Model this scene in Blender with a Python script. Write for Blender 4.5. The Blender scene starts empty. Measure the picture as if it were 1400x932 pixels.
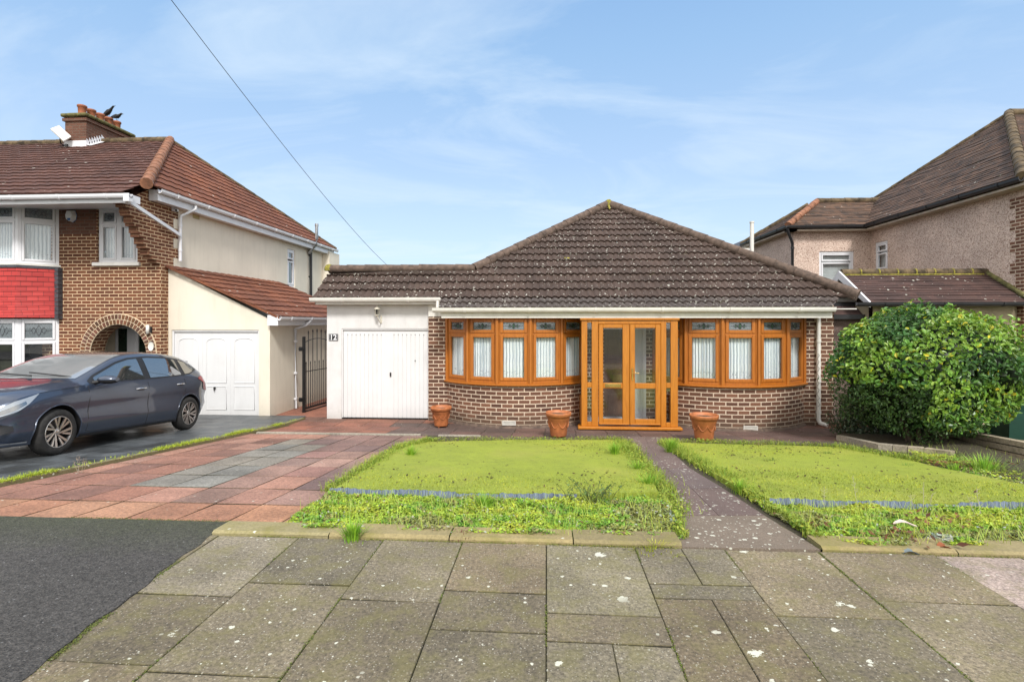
import bpy, bmesh, math, random
from mathutils import Vector, Matrix, noise
random.seed(7)
R = math.radians
scene = bpy.context.scene
COL = scene.collection

# ------------------------------------------------------------------ site survey helpers
F = 720.0; EYE = 1.61; PSI = math.atan(47/720)
CP, SP = math.cos(PSI), math.sin(PSI)
def PX(px, Y):
    a = (px-700)/F
    zc = Y/(CP + a*SP)
    return a*zc*CP - zc*SP
def P(px, py, Y):
    a = (px-700)/F
    zc = Y/(CP + a*SP)
    return Vector((a*zc*CP - zc*SP, Y, EYE - (py-440)/F*zc))
def PZ(px, py, Y): return P(px, py, Y).z
ZF = -0.59
def gz(y):
    if y < 3.85: return 0.0
    return max(ZF, -0.0838*(y-3.85))
def G(px, py, off=0.0):
    a = (px-700)/F; b = -(py-440)/F
    lo, hi = 0.5, 60.0
    for _ in range(60):
        m = (lo+hi)/2
        y = m*(CP + a*SP)
        if EYE + b*m > gz(y)+off: lo = m
        else: hi = m
    zc = (lo+hi)/2
    y = zc*(CP+a*SP)
    return Vector((a*zc*CP - zc*SP, y, gz(y)+off))

# ------------------------------------------------------------------ mesh helper
class MB:
    def __init__(s): s.v=[]; s.f=[]; s.m=[]; s.uv=[]; s.c=[]; s.sm=[]
    def vert(s,p): s.v.append(tuple(p)); return len(s.v)-1
    def face(s, pts, m=0, uv=None, c=None, smooth=False):
        n=len(s.v); s.v.extend(tuple(p) for p in pts)
        s.f.append(tuple(range(n,n+len(pts)))); s.m.append(m); s.c.append(c); s.sm.append(smooth)
        if uv is None:
            a=Vector(pts[0]); nn=Vector((0,0,0))
            for i in range(1,len(pts)-1):
                nn+= (Vector(pts[i])-a).cross(Vector(pts[i+1])-a)
            if nn.length>0: nn.normalize()
            if abs(nn.z)>.8: uv=[(p[0],p[1]) for p in pts]
            else:
                t=Vector((-nn.y,nn.x,0)); t.normalize() if t.length>0 else None
                uv=[(Vector(p).dot(t),p[2]) for p in pts]
        s.uv.append(uv)
    def grid(s, rows, m=0, uvs=None, smooth=True, closed=False, c=None):
        # shared-vertex grid; rows = list of lists of points
        nr=len(rows); nc=len(rows[0]); base=len(s.v)
        for r in rows: s.v.extend(tuple(p) for p in r)
        for i in range(nr-1):
            for j in range(nc if closed else nc-1):
                k=(j+1)%nc
                ids=(base+i*nc+j, base+i*nc+k, base+(i+1)*nc+k, base+(i+1)*nc+j)
                s.f.append(ids); s.m.append(m); s.c.append(c); s.sm.append(smooth)
                if uvs: s.uv.append([uvs[i][j],uvs[i][k],uvs[i+1][k],uvs[i+1][j]])
                else: s.uv.append([(s.v[q][0]+s.v[q][1],s.v[q][2]) for q in ids])
    def box(s, a, b, m=0, c=None, M=None):
        x0,y0,z0=[min(a[i],b[i]) for i in range(3)]; x1,y1,z1=[max(a[i],b[i]) for i in range(3)]
        p=[Vector(q) for q in ((x0,y0,z0),(x1,y0,z0),(x1,y1,z0),(x0,y1,z0),(x0,y0,z1),(x1,y0,z1),(x1,y1,z1),(x0,y1,z1))]
        if M is not None: p=[M@q for q in p]
        for q in ((0,3,2,1),(4,5,6,7),(0,1,5,4),(1,2,6,5),(2,3,7,6),(3,0,4,7)):
            s.face([p[i] for i in q],m,c=c)
    def bbox(s, a, b, bev=.01, m=0, M=None, c=None):
        # box with chamfered long edges
        x0,y0,z0=[min(a[i],b[i]) for i in range(3)]; x1,y1,z1=[max(a[i],b[i]) for i in range(3)]
        bm=bmesh.new(); bmesh.ops.create_cube(bm,size=1)
        for v in bm.verts: v.co=Vector(((x0+x1)/2+v.co.x*(x1-x0),(y0+y1)/2+v.co.y*(y1-y0),(z0+z1)/2+v.co.z*(z1-z0)))
        bev=min(bev,(x1-x0)*.45,(y1-y0)*.45,(z1-z0)*.45)
        bmesh.ops.bevel(bm,geom=bm.edges[:],offset=bev,segments=1,affect='EDGES')
        for f in bm.faces:
            s.face([(M@v.co if M is not None else v.co.copy()) for v in f.verts],m,c=c)
        bm.free()
    def tube(s, pts, r, n=8, m=0, cap=True, c=None):
        pts=[Vector(p) for p in pts]; rr=r if isinstance(r,(list,tuple)) else [r]*len(pts)
        rows=[]; ref=Vector((0,0,1))
        for i,p in enumerate(pts):
            if i==0: d=pts[1]-p
            elif i==len(pts)-1: d=p-pts[i-1]
            else: d=(pts[i+1]-p).normalized()+(p-pts[i-1]).normalized()
            d.normalize()
            if abs(d.dot(ref))>.95: ref=Vector((1,0,0)) if abs(d.x)<.9 else Vector((0,1,0))
            u=d.cross(ref).normalized(); w=d.cross(u).normalized()
            rows.append([p+u*math.cos(2*math.pi*k/n)*rr[i]+w*math.sin(2*math.pi*k/n)*rr[i] for k in range(n)])
        s.grid(rows,m,closed=True,c=c)
        if cap:
            s.face(rows[0],m,c=c); s.face(rows[-1][::-1],m,c=c)
    def lathe(s, prof, n=24, m=0, M=None, c=None, smooth=True):
        rows=[]
        for r,z in prof:
            row=[Vector((r*math.cos(2*math.pi*k/n),r*math.sin(2*math.pi*k/n),z)) for k in range(n)]
            if M is not None: row=[M@q for q in row]
            rows.append(row)
        s.grid(rows,m,closed=True,c=c,smooth=smooth)
    def prism(s, pts, d, m=0, c=None):
        # planar polygon pts extruded by vector d
        d=Vector(d); a=[Vector(p) for p in pts]; b=[p+d for p in a]
        s.face(a[::-1],m,c=c); s.face(b,m,c=c)
        for i in range(len(a)):
            j=(i+1)%len(a); s.face([a[i],a[j],b[j],b[i]],m,c=c)
    def build(s, name, mats, parent=None, loc=None):
        me=bpy.data.meshes.new(name)
        off=Vector(loc) if loc is not None else Vector((0,0,0))
        me.from_pydata([tuple(Vector(v)-off) for v in s.v] if loc is not None else s.v,[],s.f)
        if not isinstance(mats,(list,tuple)): mats=[mats]
        for mt in mats: me.materials.append(mt)
        me.polygons.foreach_set('material_index',s.m)
        me.polygons.foreach_set('use_smooth',s.sm)
        ul=me.uv_layers.new(name='UVMap'); flat=[]
        for u in s.uv:
            for q in u: flat.extend((q[0],q[1]))
        ul.data.foreach_set('uv',flat)
        if any(c is not None for c in s.c):
            ca=me.color_attributes.new('tint','FLOAT_COLOR','CORNER'); fl=[]
            for c,f in zip(s.c,s.f):
                c=c or (.5,.5,.5)
                fl.extend((c[0],c[1],c[2],1.0)*len(f))
            ca.data.foreach_set('color',fl)
        me.update()
        o=bpy.data.objects.new(name,me); COL.objects.link(o)
        if loc is not None: o.location=loc
        if parent is not None:
            o.parent=parent
            if loc is None:
                o.matrix_parent_inverse=parent_world(parent).inverted()
        return o
def parent_world(p):
    M=Matrix.LocRotScale(p.location,p.rotation_euler,p.scale)
    if p.parent is not None: M=parent_world(p.parent)@p.matrix_parent_inverse@M
    return M
def thing(name,label,cat,loc=(0,0,0),rotz=0,group=None):
    o=bpy.data.objects.new(name,None); COL.objects.link(o); o.location=loc; o.rotation_euler=(0,0,rotz)
    o.empty_display_size=.2
    o['label']=label; o['category']=cat
    if group: o['group']=group
    return o
def tag(o,label,cat,group=None,kind=None):
    o['label']=label; o['category']=cat
    if group: o['group']=group
    if kind: o['kind']=kind
    return o
def struct(o,label,cat):
    o['kind']='structure'; o['label']=label; o['category']=cat; return o

# ------------------------------------------------------------------ materials
class NT:
    def __init__(s,name):
        s.mat=bpy.data.materials.new(name); s.mat.use_nodes=True
        s.t=s.mat.node_tree; s.b=s.t.nodes['Principled BSDF']; s.L=s.t.links.new
    def n(s,typ,**kw):
        nd=s.t.nodes.new(typ)
        for k,v in kw.items():
            if k.startswith('i_'):
                key=k[2:]; key=int(key) if key.isdigit() else key.replace('_',' ')
                if hasattr(v,'is_linked'): s.L(v,nd.inputs[key])
                else: nd.inputs[key].default_value=v
            else: setattr(nd,k,v)
        return nd
    def coord(s,kind='Object'): return s.n('ShaderNodeTexCoord').outputs[kind]
    def noise(s,vec,scale,detail=4,rough=.55,out='Fac'):
        return s.n('ShaderNodeTexNoise',i_Vector=vec,i_Scale=scale,i_Detail=detail,i_Roughness=rough).outputs[out]
    def ramp(s,fac,stops,interp='LINEAR'):
        r=s.n('ShaderNodeValToRGB'); s.L(fac,r.inputs[0]); cr=r.color_ramp; cr.interpolation=interp
        while len(cr.elements)<len(stops): cr.elements.new(.5)
        for e,(p,c) in zip(cr.elements,stops):
            e.position=p; e.color=(c[0],c[1],c[2],1) if not isinstance(c,(int,float)) else (c,c,c,1)
        return r.outputs[0]
    def mix(s,fac,a,b,mode='MIX'):
        m=s.n('ShaderNodeMix',data_type='RGBA',blend_type=mode)
        for v,i in ((fac,0),(a,6),(b,7)):
            if hasattr(v,'is_linked'): s.L(v,m.inputs[i])
            else: m.inputs[i].default_value = v if i==0 else (v[0],v[1],v[2],1)
        return m.outputs[2]
    def math(s,op,a,b=0.0,clamp=False):
        m=s.n('ShaderNodeMath',operation=op,use_clamp=clamp)
        for v,i in ((a,0),(b,1)):
            if hasattr(v,'is_linked'): s.L(v,m.inputs[i])
            else: m.inputs[i].default_value=v
        return m.outputs[0]
    def spots(s,vec,scale,size,density=.5):
        v=s.n('ShaderNodeTexVoronoi',i_Vector=vec,i_Scale=scale)
        wob=s.noise(vec,scale*4.5,4,.8)
        d=s.math('ADD',v.outputs['Distance'],s.math('MULTIPLY',wob,.42))
        near=s.math('LESS_THAN',d,size*1.15+.19)
        sep=s.n('ShaderNodeSeparateColor'); s.L(v.outputs['Color'],sep.inputs[0])
        pick=s.math('LESS_THAN',sep.outputs[0],density)
        return s.math('MULTIPLY',near,pick)
    def bump(s,h,strength=.5,dist=.01,prev=None):
        b=s.n('ShaderNodeBump',i_Strength=strength,i_Distance=dist); s.L(h,b.inputs['Height'])
        if prev is not None: s.L(prev,b.inputs['Normal'])
        s.L(b.outputs[0],s.b.inputs['Normal']); return b.outputs[0]
    def base(s,c):
        if hasattr(c,'is_linked'): s.L(c,s.b.inputs['Base Color'])
        else: s.b.inputs['Base Color'].default_value=(c[0],c[1],c[2],1)
    def rough(s,v):
        if hasattr(v,'is_linked'): s.L(v,s.b.inputs['Roughness'])
        else: s.b.inputs['Roughness'].default_value=v
def H(hexs):
    h=hexs.lstrip('#'); r=[int(h[i:i+2],16)/255 for i in (0,2,4)]
    return tuple(x/12.92 if x<=.04045 else ((x+.055)/1.055)**2.4 for x in r)

def plain(name,c,rough=.5,metal=0,var=.15,scale=6,bump=0,bscale=60,spec=.5,streak=0):
    t=NT(name); co=t.coord()
    nz=t.noise(co,scale,5)
    dark=tuple(x*(1-var*1.6) for x in c); lite=tuple(min(1,x*(1+var)) for x in c)
    bc=t.ramp(nz,[(.3,dark),(.7,lite)])
    if streak:
        mp=t.n('ShaderNodeMapping',i_Vector=co); mp.inputs['Scale'].default_value=(5,5,.55)
        bc=t.mix(t.ramp(t.noise(mp.outputs[0],1.6,7,.7),[(.5,0.),(.78,streak)]),bc,(c[0]*.45,c[1]*.43,c[2]*.38))
        sp_=t.n('ShaderNodeSeparateXYZ'); t.L(co,sp_.inputs[0])
        lowm=t.n('ShaderNodeMapRange'); t.L(t.math('ADD',sp_.outputs[2],t.math('MULTIPLY',t.noise(co,6,6,.7),.35)),lowm.inputs[0]); lowm.inputs[1].default_value=-.12; lowm.inputs[2].default_value=-.55; lowm.inputs[3].default_value=0; lowm.inputs[4].default_value=min(1,streak*1.6)
        bc=t.mix(lowm.outputs[0],bc,(.23,.19,.12))
    t.base(bc); t.rough(rough); t.b.inputs['Metallic'].default_value=metal
    t.b.inputs['Specular IOR Level'].default_value=spec
    if bump: t.bump(t.noise(co,bscale,3),bump,.01)
    return t.mat

def brick_mat(name,c1,c2,mortar,w=.235,h=.085,ms=.013,stain=None):
    t=NT(name); uv=t.coord('UV')
    wob=t.n('ShaderNodeTexNoise',i_Vector=uv,i_Scale=9.0,i_Detail=2.0)
    off=t.n('ShaderNodeVectorMath',operation='SCALE',i_Scale=.006); t.L(wob.outputs['Color'],off.inputs[0])
    vv=t.n('ShaderNodeVectorMath',operation='ADD'); t.L(uv,vv.inputs[0]); t.L(off.outputs[0],vv.inputs[1])
    b=t.n('ShaderNodeTexBrick',i_Scale=1.0); t.L(vv.outputs[0],b.inputs['Vector'])
    b.inputs['Color1'].default_value=(*c1,1); b.inputs['Color2'].default_value=(*c2,1); b.inputs['Mortar'].default_value=(*mortar,1)
    b.inputs['Mortar Size'].default_value=ms; b.inputs['Mortar Smooth'].default_value=.25
    b.inputs['Brick Width'].default_value=w; b.inputs['Row Height'].default_value=h; b.offset=.5
    nz=t.noise(uv,45,4,.7)
    c=t.mix(1.0,b.outputs['Color'],t.ramp(nz,[(.25,.62),(.75,1.25)]),'MULTIPLY')
    big=t.noise(uv,1.3,4)
    c=t.mix(1.0,c,t.ramp(big,[(.3,.86),(.7,1.08)]),'MULTIPLY')
    if stain: c=t.mix(t.ramp(t.noise(uv,2.2,5),[(.55,0.),(.72,.55)]),c,stain)
    c=t.mix(t.ramp(t.noise(uv,6,6,.75),[(.56,0.),(.75,.45)]),c,(.13,.075,.045))
    spz=t.n('ShaderNodeSeparateXYZ'); t.L(uv,spz.inputs[0]); dm=t.n('ShaderNodeMapRange'); t.L(t.math('ADD',spz.outputs[1],t.math('MULTIPLY',t.noise(uv,3.5,6,.7),.5)),dm.inputs[0]); dm.inputs[1].default_value=.02; dm.inputs[2].default_value=-.38; dm.inputs[3].default_value=0; dm.inputs[4].default_value=.7
    c=t.mix(dm.outputs[0],c,(.095,.07,.045))
    t.base(c); t.rough(.85)
    hgt=t.math('ADD',t.math('MULTIPLY',b.outputs['Fac'],-1.0),t.math('MULTIPLY',nz,.5))
    t.bump(hgt,.7,.008)
    return t.mat

def tile_mat(name,c1,c2,gauge,tw=.3,lichen=0.,moss=0.,dirt=(.02,.018,.015),lscale=11):
    t=NT(name); uv=t.coord('UV')
    sp=t.n('ShaderNodeSeparateXYZ'); t.L(uv,sp.inputs[0])
    fu=t.math('FLOOR',t.math('DIVIDE',sp.outputs[0],tw)); fv=t.math('FLOOR',t.math('DIVIDE',sp.outputs[1],gauge))
    cb=t.n('ShaderNodeCombineXYZ'); t.L(fu,cb.inputs[0]); t.L(fv,cb.inputs[1])
    wn=t.n('ShaderNodeTexWhiteNoise',noise_dimensions='2D'); t.L(cb.outputs[0],wn.inputs['Vector'])
    c=t.mix(wn.outputs['Value'],c1,c2)
    big=t.noise(uv,.9,5); fine=t.noise(uv,30,4,.7)
    c=t.mix(1.0,c,t.ramp(big,[(.3,.7),(.7,1.25)]),'MULTIPLY')
    c=t.mix(1.0,c,t.ramp(fine,[(.3,.65),(.7,1.3)]),'MULTIPLY')
    if moss>0:
        mm=t.ramp(t.noise(uv,3.5,5,.7),[(.62,0.),(.75,moss)])
        c=t.mix(mm,c,(.12,.115,.045))
    if lichen>0:
        s1=t.spots(uv,lscale,.17,lichen); s2=t.spots(uv,lscale*2.3,.15,lichen*.8)
        dens=t.ramp(t.noise(uv,1.1,3),[(.3,.35),(.55,1.)])
        sp2=t.math('MULTIPLY',t.math('MAXIMUM',s1,s2),dens)
        lc=t.mix(t.noise(uv,4,2),(.62,.60,.5),(.5,.5,.46))
        c=t.mix(t.math('MULTIPLY',sp2,.85),c,lc)
    t.base(c); t.rough(.8)
    t.bump(fine,.35,.006)
    return t.mat

def tinted(name,rough=.85,noise_s=60,lo=.75,hi=1.2,spots=None,bump=.3,moss=None,attr='tint',coordk='Object',big=.85,speck=None):
    t=NT(name); co=t.coord(coordk)
    a=t.n('ShaderNodeAttribute',attribute_name=attr)
    f=t.noise(co,noise_s,5,.75)
    c=t.mix(1.0,a.outputs['Color'],t.ramp(f,[(.3,lo),(.7,hi)]),'MULTIPLY')
    c=t.mix(1.0,c,t.ramp(t.noise(co,1.7,5),[(.3,big),(.7,2-big)]),'MULTIPLY')
    if speck: # pale aggregate
        sm=t.spots(co,speck[0],.22,speck[1]); c=t.mix(t.math('MULTIPLY',sm,speck[2]),c,(.42,.39,.32))
        sm=t.spots(co,speck[0]*1.7,.25,speck[1]); c=t.mix(t.math('MULTIPLY',sm,speck[2]),c,(.03,.03,.028))
    if moss:
        c=t.mix(t.ramp(t.noise(co,moss[0],6,.7),[(moss[1],0.),(moss[1]+.16,moss[2])]),c,moss[3])
    if spots:
        for sc_,sz,dn in spots:
            m=t.spots(co,sc_,sz,dn)
            m=t.math('MULTIPLY',m,t.ramp(t.noise(co,.8,2),[(.42,.0),(.5,1.)]))
            c=t.mix(t.math('MULTIPLY',m,.9),c,(.60,.60,.50))
    t.base(c); t.rough(rough)
    if bump: t.bump(f,bump,.006)
    return t.mat

M={}
M['brick']=brick_mat('bungalow_brick',(.085,.036,.022),(.20,.088,.050),(.63,.50,.38),ms=.012)
M['brick_left']=brick_mat('left_house_brick',(.115,.036,.016),(.20,.070,.030),(.66,.47,.29),w=.225,h=.078,ms=.0105)
M['brick_dark']=brick_mat('corbel_brick',(.13,.045,.022),(.21,.085,.045),(.30,.17,.09),w=.225,h=.078,ms=.008)
M['brick_chimney']=brick_mat('chimney_brick',(.11,.045,.026),(.18,.075,.045),(.16,.11,.08),w=.225,h=.078,ms=.009)
M['brick_right']=brick_mat('right_house_brick',(.13,.055,.032),(.22,.10,.06),(.62,.49,.36),w=.225,h=.078,ms=.012)
M['render_white']=plain('white_render',(.68,.67,.66),.8,var=.06,scale=3,bump=.3,bscale=40,streak=.22)
M['render_cream']=plain('cream_render',(.76,.695,.575),.85,var=.05,scale=1.2,bump=.25,bscale=50,streak=.2)
M['upvc']=plain('white_upvc',(.74,.74,.76),.35,var=.03,scale=3)
M['upvc_aged']=plain('aged_white_upvc',(.72,.70,.65),.4,var=.06,scale=5,streak=.12)
M['door_white']=plain('white_painted_metal',(.70,.70,.70),.4,var=.03,scale=2,streak=.14)
M['black']=plain('black_gloss_metal',(.012,.012,.013),.35,var=.3)
M['black_plastic']=plain('black_plastic',(.02,.02,.022),.45,var=.2)
M['dark']=plain('dark_interior',(.02,.018,.016),.9,var=.2)
M['interior']=plain('interior_plaster',(.22,.20,.18),.9,var=.1)
M['lead']=plain('grey_lead',(.06,.06,.07),.6,var=.25,scale=12)
M['mortar']=plain('pale_mortar',(.66,.52,.36),.9,var=.15,scale=20)
M['galv']=plain('galvanised_flue',(.42,.43,.44),.4,.7,var=.1)
M['green_plastic']=plain('green_plastic',(.006,.045,.028),.5,var=.1)
M['brass']=plain('brass',(.75,.52,.18),.25,1,var=.1)
def wood(name,c1,c2,rough=.42):
    t=NT(name); co=t.coord()
    mp=t.n('ShaderNodeMapping',i_Vector=co); mp.inputs['Scale'].default_value=(22,22,2.2)
    nz=t.noise(mp.outputs[0],1.6,6,.65)
    t.base(t.ramp(nz,[(.3,c1),(.7,c2)])); t.rough(rough); t.bump(nz,.08,.004); return t.mat
M['oak']=wood('golden_oak_upvc',(.37,.125,.010),(.52,.195,.018))
M['oak_dark']=wood('oak_window_upvc',(.32,.098,.012),(.46,.155,.018))
M['inner_door']=wood('inner_wood_door',(.10,.045,.02),(.17,.08,.035),.5)
def glass(name,tint=(.98,1,1),refl=1.0,alpha=1.0):
    t=NT(name); nt=t.t
    out=nt.nodes['Material Output']; tr=t.n('ShaderNodeBsdfTransparent'); tr.inputs[0].default_value=(*[x*alpha for x in tint],1)
    gl=t.n('ShaderNodeBsdfGlossy'); gl.inputs['Roughness'].default_value=.02
    ge=t.n('ShaderNodeNewGeometry'); dp=t.n('ShaderNodeVectorMath',operation='DOT_PRODUCT'); t.L(ge.outputs['Incoming'],dp.inputs[0]); t.L(ge.outputs['Normal'],dp.inputs[1])
    om=t.math('SUBTRACT',1.0,t.math('ABSOLUTE',dp.outputs['Value']),True); fo=t.math('ADD',t.math('MULTIPLY',t.math('POWER',om,5.0),.95),.045)
    mx=t.n('ShaderNodeMixShader'); t.L(t.math('MULTIPLY',fo,refl*2.0,True),mx.inputs[0]); t.L(tr.outputs[0],mx.inputs[1]); t.L(gl.outputs[0],mx.inputs[2])
    t.L(mx.outputs[0],out.inputs[0]); nt.nodes.remove(t.b); return t.mat
M['glass']=glass('window_glass')
M['lead_glass']=glass('leaded_top_light_glass',(.8,.88,.9),1.3,.9)
def _frost():
    nt=M['lead_glass'].node_tree; out=nt.nodes['Material Output']; src=out.inputs[0].links[0].from_socket
    d=nt.nodes.new('ShaderNodeBsdfDiffuse'); vt=nt.nodes.new('ShaderNodeTexVoronoi'); vt.inputs['Scale'].default_value=60; tc=nt.nodes.new('ShaderNodeTexCoord'); nt.links.new(tc.outputs['Object'],vt.inputs['Vector'])
    r=nt.nodes.new('ShaderNodeValToRGB'); nt.links.new(vt.outputs['Distance'],r.inputs[0]); r.color_ramp.elements[0].color=(.42,.47,.50,1); r.color_ramp.elements[1].color=(.20,.23,.25,1); nt.links.new(r.outputs[0],d.inputs[0])
    m=nt.nodes.new('ShaderNodeMixShader'); m.inputs[0].default_value=.38; nt.links.new(src,m.inputs[1]); nt.links.new(d.outputs[0],m.inputs[2]); nt.links.new(m.outputs[0],out.inputs[0])
_frost()
M['net']=None
def net_mat():
    t=NT('net_curtain'); nt=t.t; uv=t.coord('UV')
    sp=t.n('ShaderNodeSeparateXYZ'); t.L(uv,sp.inputs[0])
    w=t.n('ShaderNodeTexWave',i_Scale=4.6,i_Distortion=1.1,i_Detail=1.0,bands_direction='X'); t.L(uv,w.inputs['Vector'])
    lace=t.n('ShaderNodeTexVoronoi',i_Scale=26.0,feature='DISTANCE_TO_EDGE'); t.L(uv,lace.inputs['Vector'])
    hole=t.math('GREATER_THAN',lace.outputs['Distance'],.22)
    low=t.math('LESS_THAN',sp.outputs[1],.20)
    col=t.mix(t.math('MULTIPLY',t.math('MULTIPLY',hole,low),.6),t.ramp(w.outputs['Fac'],[(.1,(.50,.55,.60)),(.6,(.93,.94,.95))]),(.30,.33,.36))  # dark wave bands paint the shade of the folds into the colour
    t.base(col); t.rough(.9)
    t.b.inputs['Emission Strength'].default_value=0
    return t.mat
M['net']=net_mat()
M['bead']=plain('coloured_glass_motif',(.03,.07,.04),.3,var=.3,scale=40)
M['terracotta']=plain('terracotta_plastic',(.46,.155,.055),.55,var=.22,scale=9,bump=.15)
M['clay']=plain('clay_pot',(.33,.11,.05),.8,var=.25,scale=5,bump=.2)
M['moss']=plain('mossy_mortar',(.13,.12,.04),.95,var=.4,scale=9,bump=.5,bscale=30)
M['roof_main']=tile_mat('lichened_brown_tile',(.052,.032,.024),(.070,.044,.034),.312,.24,lichen=.62,moss=.35,lscale=9)
M['roof_ext']=tile_mat('grey_lichened_tile',(.066,.050,.043),(.085,.066,.057),.26,.24,lichen=.8,moss=.7,lscale=9)
M['roof_left']=tile_mat('red_brown_tile',(.072,.028,.019),(.10,.040,.027),.3,.3,lichen=.10,lscale=6)
M['roof_left_side']=tile_mat('orange_brown_tile',(.14,.044,.020),(.20,.068,.030),.3,.3,lichen=.08,lscale=6)
M['roof_right']=tile_mat('weathered_plain_tile',(.055,.036,.026),(.13,.072,.044),.11,.17,lichen=.10,moss=.6,lscale=9)
M['roof_low']=tile_mat('dark_plain_tile',(.048,.025,.021),(.072,.036,.029),.11,.17,lichen=.2,moss=.2,lscale=8)
M['ridge_brown']=plain('brown_ridge_tile',(.12,.082,.062),.85,var=.35,scale=9,bump=.3)
M['ridge_orange']=plain('orange_ridge_tile',(.27,.12,.065),.85,var=.35,scale=7,bump=.3)
M['ridge_mossy']=plain('mossy_ridge_tile',(.12,.085,.045),.9,var=.5,scale=6,bump=.4)
def pebble():
    t=NT('pebbledash'); co=t.coord()
    v=t.n('ShaderNodeTexVoronoi',i_Scale=52.0); t.L(co,v.inputs['Vector'])
    sep=t.n('ShaderNodeSeparateColor'); t.L(v.outputs['Color'],sep.inputs[0])
    c=t.ramp(sep.outputs[0],[(0.,(.26,.16,.12)),(.15,(.47,.33,.265)),(.55,(.62,.475,.39)),(1.,(.74,.61,.52))])
    c=t.mix(1.0,c,t.ramp(t.noise(co,1.2,5),[(.3,.85),(.7,1.1)]),'MULTIPLY')
    t.base(c); t.rough(.9); t.bump(v.outputs['Distance'],.6,.012); return t.mat
M['pebble']=pebble()
def hung():
    t=NT('red_hung_tile'); uv=t.coord('UV')
    b=t.n('ShaderNodeTexBrick',i_Scale=1.0); t.L(uv,b.inputs['Vector'])
    b.inputs['Color1'].default_value=(.40,.022,.020,1); b.inputs['Color2'].default_value=(.52,.04,.034,1); b.inputs['Mortar'].default_value=(.12,.01,.01,1)
    b.inputs['Mortar Size'].default_value=.004; b.inputs['Brick Width'].default_value=.19; b.inputs['Row Height'].default_value=.11
    t.base(b.outputs['Color']); t.rough(.55); t.bump(t.math('MULTIPLY',b.outputs['Fac'],-1.),.5,.01); return t.mat
M['hung']=hung()
M['slab']=tinted('paving_slab',.88,48,.35,1.6,spots=[(3.0,.10,.40),(6,.11,.35),(14,.13,.3),(30,.14,.25)],bump=.5,moss=(5.5,.46,.42,(.17,.155,.05)),speck=(62,.5,.6),big=.70)
M['slab_drive']=tinted('driveway_slab',.8,42,.42,1.55,big=.70,spots=[(9,.10,.3),(17,.1,.25)],bump=.3,speck=(80,.4,.35),moss=(3,.66,.3,(.13,.12,.05)))
M['slab_path']=tinted('path_slab',.85,70,.6,1.35,spots=[(9,.16,.7),(15,.16,.7),(26,.16,.6)],bump=.3,speck=(80,.4,.35),moss=(2.5,.62,.5,(.15,.14,.06)))
M['edging']=tinted('concrete_edging',.9,50,.7,1.25,spots=[(9,.12,.3)],bump=.4,moss=(3.2,.5,.75,(.20,.18,.05)))
def tarmac(name,c=(.055,.052,.055),green=None):
    t=NT(name); co=t.coord()
    f=t.noise(co,110,4,.8); v=t.n('ShaderNodeTexVoronoi',i_Scale=75.0); t.L(co,v.inputs['Vector'])
    cc=t.mix(1.0,t.ramp(f,[(.3,tuple(x*.45 for x in c)),(.72,tuple(x*1.9 for x in c))]),t.ramp(t.noise(co,1.1,4),[(.3,.85),(.7,1.15)]),'MULTIPLY')
    cc=t.mix(t.math('MULTIPLY',t.spots(co,26,.13,.3),.7),cc,(.33,.33,.33)); cc=t.mix(t.math('MULTIPLY',t.spots(co,70,.2,.3),.6),cc,(.17,.165,.155)); cc=t.mix(t.math('MULTIPLY',t.spots(co,55,.3,.35),.7),cc,(.012,.012,.012))
    if green is not None:
        sp=t.n('ShaderNodeSeparateXYZ'); t.L(co,sp.inputs[0])
        g=t.ramp(t.math('ADD',t.math('MULTIPLY',sp.outputs[1],.8),t.math('MULTIPLY',t.noise(co,5,5,.7),.9)),[(0.,0.),(1.,1.)])
        mr=t.n('ShaderNodeMapRange'); t.L(t.math('ADD',sp.outputs[1],t.math('MULTIPLY',t.noise(co,5,5,.7),.7)),mr.inputs[0])
        mr.inputs[1].default_value=green[0]; mr.inputs[2].default_value=green[1]
        cc=t.mix(t.math('MULTIPLY',mr.outputs[0],.55),cc,(.06,.075,.02))
    cc=t.mix(1.0,cc,t.ramp(t.noise(co,38,3,.8),[(.35,.55),(.65,1.55)]),'MULTIPLY'); t.base(cc); t.rough(.85); t.bump(t.math('ADD',f,v.outputs['Distance']),.9,.012); return t.mat
M['tarmac']=tarmac('tarmac',(.058,.054,.050),green=(3.75,4.6))
M['road']=tarmac('road_asphalt')
def imprint():
    t=NT('imprinted_concrete'); co=t.coord()
    b=t.n('ShaderNodeTexBrick',i_Scale=1.0); t.L(co,b.inputs['Vector'])
    b.inputs['Color1'].default_value=(.060,.066,.070,1); b.inputs['Color2'].default_value=(.085,.092,.096,1); b.inputs['Mortar'].default_value=(.022,.024,.027,1)
    b.inputs['Mortar Size'].default_value=.01; b.inputs['Mortar Smooth'].default_value=.5; b.inputs['Brick Width'].default_value=.62; b.inputs['Row Height'].default_value=.42
    nz=t.noise(co,2.2,7,.7)
    c=t.mix(1.0,b.outputs['Color'],t.ramp(nz,[(.35,.6),(.65,1.7)]),'MULTIPLY')
    t.base(c); t.rough(t.ramp(nz,[(.35,.28),(.65,.6)])); t.bump(t.math('ADD',t.math('MULTIPLY',b.outputs['Fac'],-.7),t.noise(co,7,4)),.5,.015); return t.mat
M['imprint']=imprint()
def soil():
    t=NT('soil'); co=t.coord(); f=t.noise(co,30,6,.75)
    t.base(t.ramp(f,[(.3,(.035,.028,.018)),(.7,(.10,.085,.045))])); t.rough(.95); t.bump(f,.9,.03); return t.mat
M['soil']=soil()
M['joint']=plain('joint_dirt',(.035,.032,.020),.95,var=.5,scale=14)
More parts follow.
